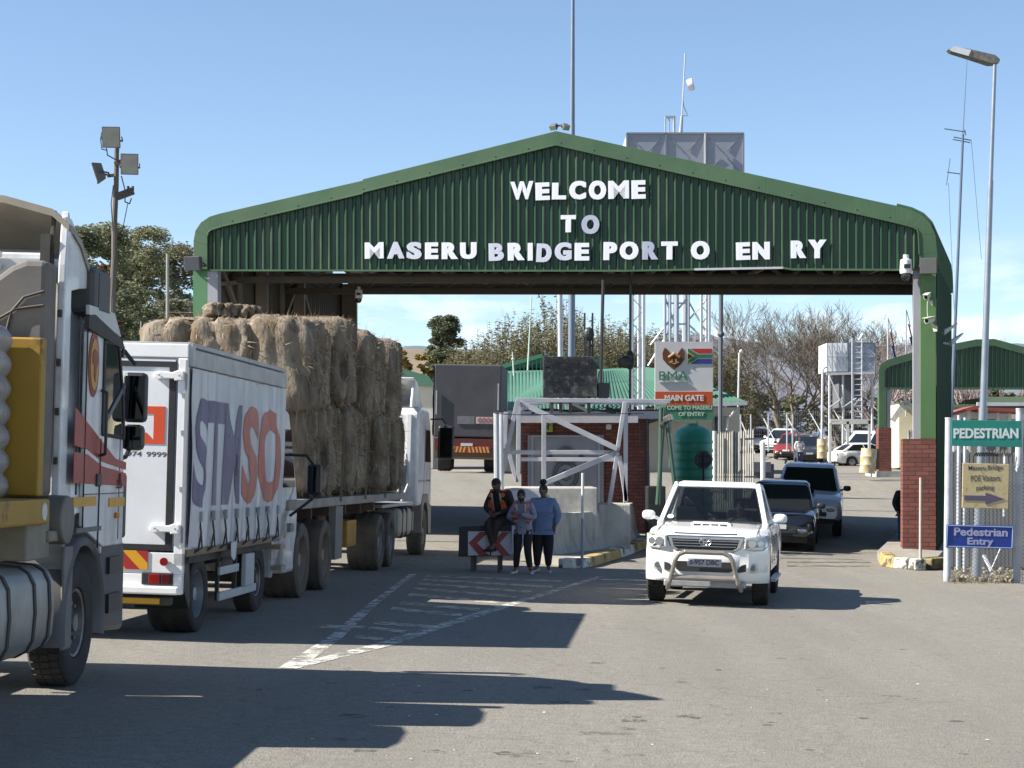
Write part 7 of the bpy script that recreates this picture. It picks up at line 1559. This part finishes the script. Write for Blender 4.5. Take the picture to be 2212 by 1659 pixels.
# poplars: upright semi-bare shoots with sparse leaves
gp_ = 'semi-bare poplars behind the green roofs'
def poplar(seed, H_, W_):
    random.seed(seed); t = thing('poplar_tree', 'poplar', 'tree', (0, 0, 0), gp_); b = MB(); bl_ = MB(); b.cyl((0, 0, 0), (0, 0, H_*.6), .16, .06, 6)
    for k in range(46):
        z = H_*random.uniform(.05, .6); a = random.uniform(0, 6.28); r = W_*random.uniform(.3, 1); p0 = V((0, 0, z)); p1 = p0+V((math.cos(a)*r*.7, math.sin(a)*r*.7, H_*.12)); p2 = V((math.cos(a)*r, math.sin(a)*r, min(H_, z+H_*random.uniform(.3, .5))))
        b.cyl(p0, p1, .035, .025, 3, False); b.cyl(p1, p2, .025, .008, 3, False)
        for j in range(5):
            q = lerp(p1, p2, random.random()); e = q+V((random.gauss(0, .25), random.gauss(0, .25), random.uniform(.4, 1.0))); b.cyl(q, e, .012, .005, 3, False); leaves(bl_, lerp(q, e, .7), (.16, .16, .4), 7, .085)
        leaves(bl_, lerp(p1, p2, .6), (.25, .25, H_*.12), 34, .1)
    b.build('trunk', twig, t, fix=False); bl_.build('crown', lf_pop, t, fix=False); KIDS[t.name] = list(t.children); return t
pops = [poplar(40+i, 11, 1.5) for i in range(3)]
prof_ = [(1020, 745), (1050, 735), (1080, 700), (1110, 675), (1140, 690), (1165, 680), (1195, 645), (1225, 660), (1255, 690), (1285, 700), (1320, 692), (1355, 700), (1400, 715), (1440, 710), (1480, 715), (1520, 740), (1570, 750)]
k = 0; used = [0, 0, 0]; xs_ = [x for x in range(985, 1600, 21)]
for i, x in enumerate(xs_):
    d = 135+8*math.sin(i*2.1); pi = i%3
    if not used[pi]: o = pops[pi]; used[pi] = 1
    else: o = copy_tree(pops[pi])
    yt = interp(x, prof_)+10*math.sin(i*3.7); T0 = P(x, yt, d); zb_ = G(T0.x, d)-.2; s = (T0.z-zb_)/11
    o.location = (T0.x, d, zb_); o.scale = (1.15, 1.15, s); o.rotation_euler = (0, 0, i*1.3)
    o['label'] = 'semi-bare olive poplar in the row behind the green roofs'
# bare trees
def bare(label, base, top, d, seed, mat, dep=6, kids=3, spread=.62, name='bare_tree', grp=None, r0=.3, l0=.3, up=.05):
    random.seed(seed); B0 = P(base[0], base[1], d); B0.z = G(B0.x, d)-.2; T0 = P(top[0], top[1], d); H_ = T0.z-B0.z; t = thing(name, label, 'tree', B0, grp); b = MB()
    b.cyl(B0, B0+V((0, 0, H_*.14)), r0, r0*.8, 8)
    for k in range(6):
        a = 2*math.pi*k/6+random.uniform(-.4, .4); branch(b, B0+V((0, 0, H_*.12)), V((math.cos(a)*.8, math.sin(a)*.8, random.uniform(.5, 1.5))).normalized(), H_*l0*random.uniform(.85, 1.15), r0*.5, dep, min(spread, .62), up+.03, .0125, kids, .1)
    zm = max(v.z for v in b.v); s = H_/(zm-B0.z)
    for v in b.v: v.z = B0.z+(v.z-B0.z)*s
    b.build('branches', mat, t, fix=False); return t
gb = 'bare trees beyond the far fence'
bare('big spreading bare tree left of the tank on its stand', (1692, 930), (1700, 640), 130, 51, twig, 6, 3, .7, grp=gb, r0=.38)
bare('bare tree directly behind the tank on its stand', (1810, 930), (1800, 655), 134, 52, twig, 6, 3, .7, grp=gb, r0=.3)
bare('pinkish bare tree right of the tank on its stand', (1890, 930), (1890, 690), 140, 53, twigp, 5, 3, .75, grp=gb)
bare('smaller pink-grey bare tree near the right column', (1945, 930), (1945, 712), 145, 54, twigp, 5, 3, .75, grp=gb)
bare('bare tree left of the big spreading one', (1610, 930), (1600, 730), 138, 55, twig, 5, 3, .7, grp=gb)
bare('low bare tree behind the far canopy left of the lamp', (2080, 930), (2085, 720), 150, 56, twigp, 5, 3, .75, grp=gb)
bare('low bare tree behind the far canopy right of the lamp', (2170, 930), (2180, 735), 150, 57, twigp, 5, 3, .75, grp=gb)
gs = 'scrubby trees closing the far background'
for i, (x, y, w_, m_) in enumerate(((1585, 835, 90, lf_gr), (1650, 850, 90, lf_gr), (1730, 855, 100, lf_dk), (1800, 850, 90, lf_gr), (1865, 845, 90, lf_dk), (1930, 840, 80, lf_gr), (2000, 835, 90, lf_dk), (2075, 842, 90, lf_gr), (2150, 845, 90, lf_dk), (2225, 850, 90, lf_gr), (1105, 800, 100, lf_gr), (1200, 790, 100, lf_gr), (1300, 785, 100, lf_gr), (1400, 790, 100, lf_gr), (1490, 790, 90, lf_gr))):
    near = ('the green tank', 'the fence posts', 'the dark hatchback', 'the tank stand', 'the white minibus', 'the far brick pier', 'the cream hut', 'the far canopy column', 'the street lamp', 'the right picture edge', 'the covered lorry', 'the message board', 'the booth', 'the left lattice mast', 'the main gate sign')[i]
    tree('low scrubby olive tree far behind %s' % near, (x, 950), (x, y), w_, 155, m_, 26, 60, .26, gs, 'scrub_tree', .3, .02, seed=60+i)

# ---------------- people
def skin(pts, edges, name, mat, parent, sub=1, root='pelvis', fixr=None):
    keys = list(pts); me = bpy.data.meshes.new(name); me.from_pydata([pts[k][0] for k in keys], [(keys.index(a), keys.index(c)) for a, c in edges], [])
    o = bpy.data.objects.new(name, me); COL.objects.link(o); s = o.modifiers.new('s', 'SKIN'); s.use_smooth_shade = True
    for i, k in enumerate(keys):
        r = pts[k][1]; r = r if hasattr(r, '__len__') else (r, r); me.skin_vertices[0].data[i].radius = r; me.skin_vertices[0].data[i].use_root = (k == root)
    q = o.modifiers.new('u', 'SUBSURF'); q.levels = sub; q.render_levels = sub
    dg = bpy.context.evaluated_depsgraph_get(); m2 = bpy.data.meshes.new_from_object(o.evaluated_get(dg)); m2.name = name
    bpy.data.objects.remove(o); bpy.data.meshes.remove(me); m2.materials.clear(); m2.materials.append(mat); m2.polygons.foreach_set('use_smooth', [True]*len(m2.polygons))
    o = bpy.data.objects.new(name, m2); COL.objects.link(o); o.parent = parent; return o
skinm = M('skin', (.12, .068, .045), .5, 0, (.09, .05, .034), 8, .4); hairm = M('hair', (.012, .011, .012), .8, bump=.5, bscale=80)
def human(name, label, X, Y, phi, j, top_c, leg_c, shoe_c, sc_=1.0, build=1.0, up=0, head=(0, 0), vest=None, bun=False, mask=None, extra=None, gz_=None):
    """j: joints in local metres, facing +Y"""
    t = thing(name, label, 'person', (X, Y, (G(X, Y) if gz_ is None else gz_)+up)); t.rotation_euler = (0, 0, phi); t.scale = (sc_,)*3
    k = build; J = {a: V(p) for a, p in j.items()}
    P_ = {'pelvis': (J['pelvis'], (.14*k, .1*k)), 'waist': (J['waist'], (.125*k, .09*k)), 'chest': (J['chest'], (.15*k, .1*k)), 'neck0': (J['neck'], .055), 'neck': (J['neck']+(J['head']-J['neck'])*.35, .048), 'head0': (J['head']-V((0, -.01, .05)), .06), 'head': (J['head']+V((0, 0, .03)), (.072, .085)), 'crown': (J['head']+V((0, -.01, .1)), (.05, .055))}
    E_ = [('pelvis', 'waist'), ('waist', 'chest'), ('chest', 'neck0'), ('neck0', 'neck'), ('neck', 'head0'), ('head0', 'head'), ('head', 'crown')]
    for s in 'LR':
        P_.update({'sh'+s: (J['sh'+s], .055*k), 'el'+s: (J['el'+s], .042*k), 'wr'+s: (J['wr'+s], .028), 'hip'+s: (J['hip'+s], .085*k), 'kn'+s: (J['kn'+s], .058*k), 'an'+s: (J['an'+s], .04), 'toe'+s: (J['toe'+s], .035)})
        E_ += [('chest', 'sh'+s), ('sh'+s, 'el'+s), ('el'+s, 'wr'+s), ('pelvis', 'hip'+s), ('hip'+s, 'kn'+s), ('kn'+s, 'an'+s), ('an'+s, 'toe'+s)]
        w_ = J['wr'+s]; d = (w_-J['el'+s]).normalized(); hd = J.get('hd'+s, d); hd = V(hd).normalized(); side = hd.cross(V((0, 1, .3))).normalized(); nn = hd.cross(side)
        palm = w_+hd*.075; P_['pm'+s] = (palm, (.036, .02)); E_.append(('wr'+s, 'pm'+s))
        for f in range(4):
            a = palm+side*(.024-.016*f)+hd*.015; ln = (.034, .04, .037, .028)[f]; c1 = a+hd*ln+nn*.006; c2 = c1+(hd*.8+nn*.55).normalized()*ln*.75; c3 = c2+(hd*.45+nn*.85).normalized()*ln*.55
            for q, (nm, p, r) in enumerate((('a', a, .0095), ('b', c1, .009), ('c', c2, .0082), ('d', c3, .007))): P_['f%d%s%s' % (f, nm, s)] = (p, r)
            E_ += [('pm'+s, 'f%da%s' % (f, s)), ('f%da%s' % (f, s), 'f%db%s' % (f, s)), ('f%db%s' % (f, s), 'f%dc%s' % (f, s)), ('f%dc%s' % (f, s), 'f%dd%s' % (f, s))]
        th0 = w_+hd*.03+side*.028; th1 = th0+(hd*.6+side*.8).normalized()*.035; th2 = th1+(hd*.9+side*.2).normalized()*.028
        P_['t0'+s] = (th0, .012); P_['t1'+s] = (th1, .011); P_['t2'+s] = (th2, .008); E_ += [('wr'+s, 't0'+s), ('t0'+s, 't1'+s), ('t1'+s, 't2'+s)]
    body = skin(P_, E_, 'body', skinm, t)
    # head detail is merged into one face mesh on top of the body surface
    h = J['head']; hy, hp = head; m = Matrix.Translation(h)@Matrix.Rotation(hy, 4, 'Z')@Matrix.Rotation(hp, 4, 'X')
    def hp_(x, y, z): return m@V((x, y, z))
    b = MB()
    b.sph((0, 0, 0), (1, 1, 1), 20, 14, fn=None); vv = []
    for v in b.v:
        x, y, z = v; jaw = 1-.28*max(0, -z)**1.3; fx = .075*x*jaw; fy = (.095*y*(1-.12*max(0, -z))+.008*(y > 0)*max(0, -z)); fz = .118*z+.02
        if y > .55 and abs(x) < .35 and -.35 < z < .15: fy += .018*(1-abs(x)/.35)*(1-abs(z+.12)/.3)       # nose
        if y > .5 and .1 < z < .3 and .15 < abs(x) < .6: fy -= .008                                       # eye sockets
        if y > .5 and abs(x) < .4 and -.62 < z < -.42: fy += .007                                         # lips
        vv.append(hp_(fx, fy, fz))
    b.v = vv
    for s in (-1, 1): b.sph(hp_(s*.076, -.005, .005), (.012, .022, .032), 8, 6)
    b.build('face', skinm, t, local=True, smooth=True, ang=80)
    b = MB()
    for s in (-1, 1): b.sph(hp_(s*.03, .083, .035), (.013, .006, .008), 8, 6)
    b.build('eye', M('eye_white', (.4, .38, .35), .3), t, local=True, smooth=True)
    b = MB(); b.sph((0, 0, 0), (1, 1, 1), 20, 12); b.v = [hp_(v.x*.082, -.012+v.y*.098, .045+v.z*.1*(1 if v.z > 0 or v.y < .2 else .15)) for v in b.v if True]
    b.v = [p if True else p for p in b.v]
    if bun: b.sph(hp_(0, -.02, .19), (.07, .065, .06), 14, 10, fn=lambda q: q*(1+.12*noise.noise(q*3))); b.cyl(hp_(0, -.015, .11), hp_(0, -.02, .16), .045)
    b.build('hair', hairm, t, local=True, smooth=True)
    if mask: b = MB(); b.sph((0, 0, 0), (1, 1, 1), 16, 10); b.v = [hp_(v.x*.068, .045+v.y*.062, -.04+v.z*.045) for v in b.v]; b.build('face_mask', mask, t, local=True, smooth=True)
    # clothes: grown on the same joints, a little larger
    g = {'hem': (J['pelvis']+V((0, 0, -.08)), (.165*k, .135*k)), 'pelvis': (J['pelvis']+V((0, 0, .03)), (.18*k, .145*k)), 'waist': (J['waist'], (.165*k, .135*k)), 'chest': (J['chest'], (.165*k, .12*k)), 'collar': (J['neck']+V((0, 0, -.03)), (.085*k, .07))}
    ge_ = [('hem', 'pelvis'), ('pelvis', 'waist'), ('waist', 'chest'), ('chest', 'collar')]
    for s in 'LR':
        g.update({'sh'+s: (J['sh'+s], .075*k), 'el'+s: (J['el'+s], .064*k), 'cf'+s: (lerp(J['el'+s], J['wr'+s], .93), .048)}); ge_ += [('chest', 'sh'+s), ('sh'+s, 'el'+s), ('el'+s, 'cf'+s)]
    skin(g, ge_, 'top_garment', top_c, t, 2)
    g = {'pelvis': (J['pelvis'], (.155*k, .118*k)), 'waist': (lerp(J['pelvis'], J['waist'], .35), (.14*k, .11*k))}; ge_ = [('pelvis', 'waist')]
    for s in 'LR': g.update({'hip'+s: (J['hip'+s], .112*k), 'kn'+s: (J['kn'+s], .082*k), 'an'+s: (lerp(J['kn'+s], J['an'+s], .93), .062)}); ge_ += [('pelvis', 'hip'+s), ('hip'+s, 'kn'+s), ('kn'+s, 'an'+s)]
    skin(g, ge_, 'trousers', leg_c, t, 2)
    for s in 'LR':
        a, c = J['an'+s], J['toe'+s]; dv = (c-a); dv.z = 0; dv.normalize(); sd_ = V((-dv.y, dv.x, 0)); b = MB(); rings = []
        base = min(a.z, c.z)-.05
        for u, w_, h_ in ((-.07, .03, .09), (-.03, .04, .1), (.05, .042, .085), (.12, .048, .06), (.17, .042, .045), (.2, .02, .03)):
            q = a+dv*u; q.z = base; rings.append([q-sd_*w_, q+sd_*w_, q+sd_*w_*.8+V((0, 0, h_)), q-sd_*w_*.8+V((0, 0, h_))])
        b.loft(rings); b.build('shoe', shoe_c, t, local=True, smooth=True, sub=1, ang=180)
    if vest:
        vm, tapem = vest; g = {'waist': (J['waist']+V((0, 0, -.02)), (.162*k, .13*k)), 'chest': (J['chest'], (.178*k, .132*k)), 'shL': (lerp(J['chest'], J['shL'], .7)+V((0, 0, .02)), .08*k), 'shR': (lerp(J['chest'], J['shR'], .7)+V((0, 0, .02)), .08*k)}
        b = MB()
        w0, c0, n0 = J['waist'], J['chest'], J['neck']; fw = V((0, 1, 0))
        for s in (-1, 1):
            sh = J['shR'] if s > 0 else J['shL']
            ptsf = [w0+V((s*.06, .135*k, -.1)), c0+V((s*.055, .145*k, 0)), c0+V((s*.07, .12*k, .12)), lerp(n0, sh, .5)+V((0, .0, .075)), c0+V((s*.08, -.13*k, .1)), w0+V((s*.07, -.14*k, -.1))]
            wd_ = [.15*k, .13*k, .11, .1, .12, .15*k]; rings = []
            for q, wv in zip(ptsf, wd_): rings.append([q, q+V((s*wv, 0, 0))])
            for i in range(len(rings)-1):
                A, B_, C, D_ = rings[i][0], rings[i][1], rings[i+1][1], rings[i+1][0]
                b.hexa([A, B_, C, D_, A+V((0, .012 if i < 3 else -.012, .006)), B_+V((s*.01, .0, .006)), C+V((s*.01, 0, .006)), D_+V((0, .012 if i < 3 else -.012, .006))])
        v_ = b.build('safety_vest', vm, t, local=True, smooth=True, sub=1, ang=180)
        b = MB()
        for s in (-1, 1): q = w0+V((s*.09, .152*k, -.02)); b.bar(q, c0+V((s*.09, .163*k, .1)), .035, .006)
        b.build('reflective_tape', tapem, v_, local=True)
    if extra: extra(t, J)
    return t
blk = M('cloth_black', (.012, .012, .015), .9); shoe_w = M('shoe_white', (.5, .52, .56), .6, 0, (.35, .37, .42), 30, .8); swb = M('sweater_blue', (.13, .19, .3), .9, 0, (.11, .16, .26), 10, .6, bump=.4, bscale=25)
lil = M('hoodie_lilac', (.2, .22, .3), .9, bump=.3); vo_ = M('vest_orange', (.6, .12, .03), .7, 0, (.5, .09, .03), 6, .6); vp = M('vest_pink', (.55, .2, .17), .7, 0, (.45, .14, .13), 6, .6); tp = M('tape_grey', (.45, .45, .42), .3); brn = M('cloth_brown', (.035, .024, .02), .9, bump=.3); blkj = M('jacket_black', (.02, .016, .015), .8, bump=.3)
f1 = GP(1183, 1238)
stand = dict(pelvis=(0, 0, .93), waist=(0, -.01, 1.08), chest=(0, 0, 1.3), neck=(0, .0, 1.45), head=(0, .02, 1.58), shL=(-.2, 0, 1.38), shR=(.2, 0, 1.38), elL=(-.3, .02, 1.12), elR=(.3, .0, 1.12), wrL=(-.2, .16, .93), wrR=(.26, .12, .9), hipL=(-.1, 0, .88), hipR=(.1, 0, .88), knL=(-.1, .03, .48), knR=(.11, .03, .48), anL=(-.1, 0, .09), anR=(.12, .02, .09), toeL=(-.14, .13, .05), toeR=(.2, .13, .05))
human('person', 'standing woman in a light blue sweater with a high hair bun', f1.x-.08, f1.y+.1, R(172), dict(stand, wrL=(-.25, .1, .93), wrR=(.22, .14, .93)), swb, blk, shoe_w, .97, 1.32, bun=True, head=(R(-25), R(-5)))
f2 = GP(1130, 1240)
st2 = dict(stand, pelvis=(0, -.06, .93), waist=(0, -.04, 1.08), chest=(0, .02, 1.3), neck=(0, .06, 1.44), head=(.01, .1, 1.55), elL=(-.27, .1, 1.12), elR=(.27, .1, 1.12), wrL=(.0, .3, 1.2), wrR=(.12, .3, 1.12), shL=(-.17, .02, 1.37), shR=(.17, .02, 1.37), anL=(-.16, .05, .09), anR=(.15, .0, .09), toeL=(-.22, .16, .05), toeR=(.18, .13, .05))
human('person', 'slim masked woman in lilac hoodie and pink safety vest looking down at her hands', f2.x, f2.y+.05, R(165), st2, lil, blk, shoe_w, .93, 1.0, head=(R(5), R(-22)), vest=(vp, tp), mask=blk)
f3 = GP(1080, 1236)
sit = dict(pelvis=(0, 0, .78), waist=(0, .04, .92), chest=(0, .12, 1.14), neck=(0, .19, 1.28), head=(0, .26, 1.38), shL=(-.19, .13, 1.21), shR=(.19, .13, 1.21), elL=(-.29, .14, .95), elR=(.27, .2, .96), wrL=(-.08, .32, .86), wrR=(.08, .36, .88), hipL=(-.1, .03, .75), hipR=(.1, .03, .75), knL=(-.08, .42, .66), knR=(.1, .43, .68), anL=(.02, .42, .24), anR=(-.08, .5, .24), toeL=(.06, .54, .2), toeR=(-.06, .62, .2))
human('person', 'person in black jacket and orange safety vest sitting bent forward on the arrow board', f3.x+.07, dA-.0+.25, R(150), sit, blkj, brn, blk, 1.0, 1.12, up=-.0, head=(R(-20), R(-30)), vest=(vo_, tp), gz_=P(0, 1132, dA).z-.66)
f4 = P(1952, 1180, 47); human('person', 'figure in dark clothes half hidden behind the right brick pier', f4.x+.02, 47, R(200), stand, blk, M('jeans', (.04, .06, .12), .9), blk, 1.02, 1.0)
f5 = P(1727, 992, 114); human('person', 'person in white shirt walking between the parked cars', f5.x, 114, R(190), stand, M('shirt_white', (.5, .48, .48), .8), M('jeans', (.04, .06, .12)), blk, 1.0)
f6 = P(1718, 940, 124); human('person', 'distant person in dark clothes at the back of the car park', f6.x+1, 124, R(170), stand, blkj, blk, blk, 1.0)
f7 = P(1738, 935, 127); human('person', 'distant person in blue beside the car park fence', f7.x+.8, 127, R(150), stand, swb, blk, blk, 1.0)

sitd = dict(sit, elL=(-.26, .26, .98), elR=(.26, .26, .98), wrL=(-.16, .5, 1.12), wrR=(.14, .5, 1.12), knL=(-.12, .42, .66), chest=(0, .02, 1.16), neck=(0, .03, 1.32), head=(0, .06, 1.45), shL=(-.19, .02, 1.24), shR=(.19, .02, 1.24))
Km = Matrix.LocRotScale(K.location, K.rotation_euler, None); q = Km@V((-.4, -1.22, .1))
human('person', 'driver seen through the windscreen of the white pickup', q.x, q.y, hphi, sitd, M('shirt_grey', (.16, .16, .17), .8), blk, blk, .88, .95, gz_=q.z+.03)
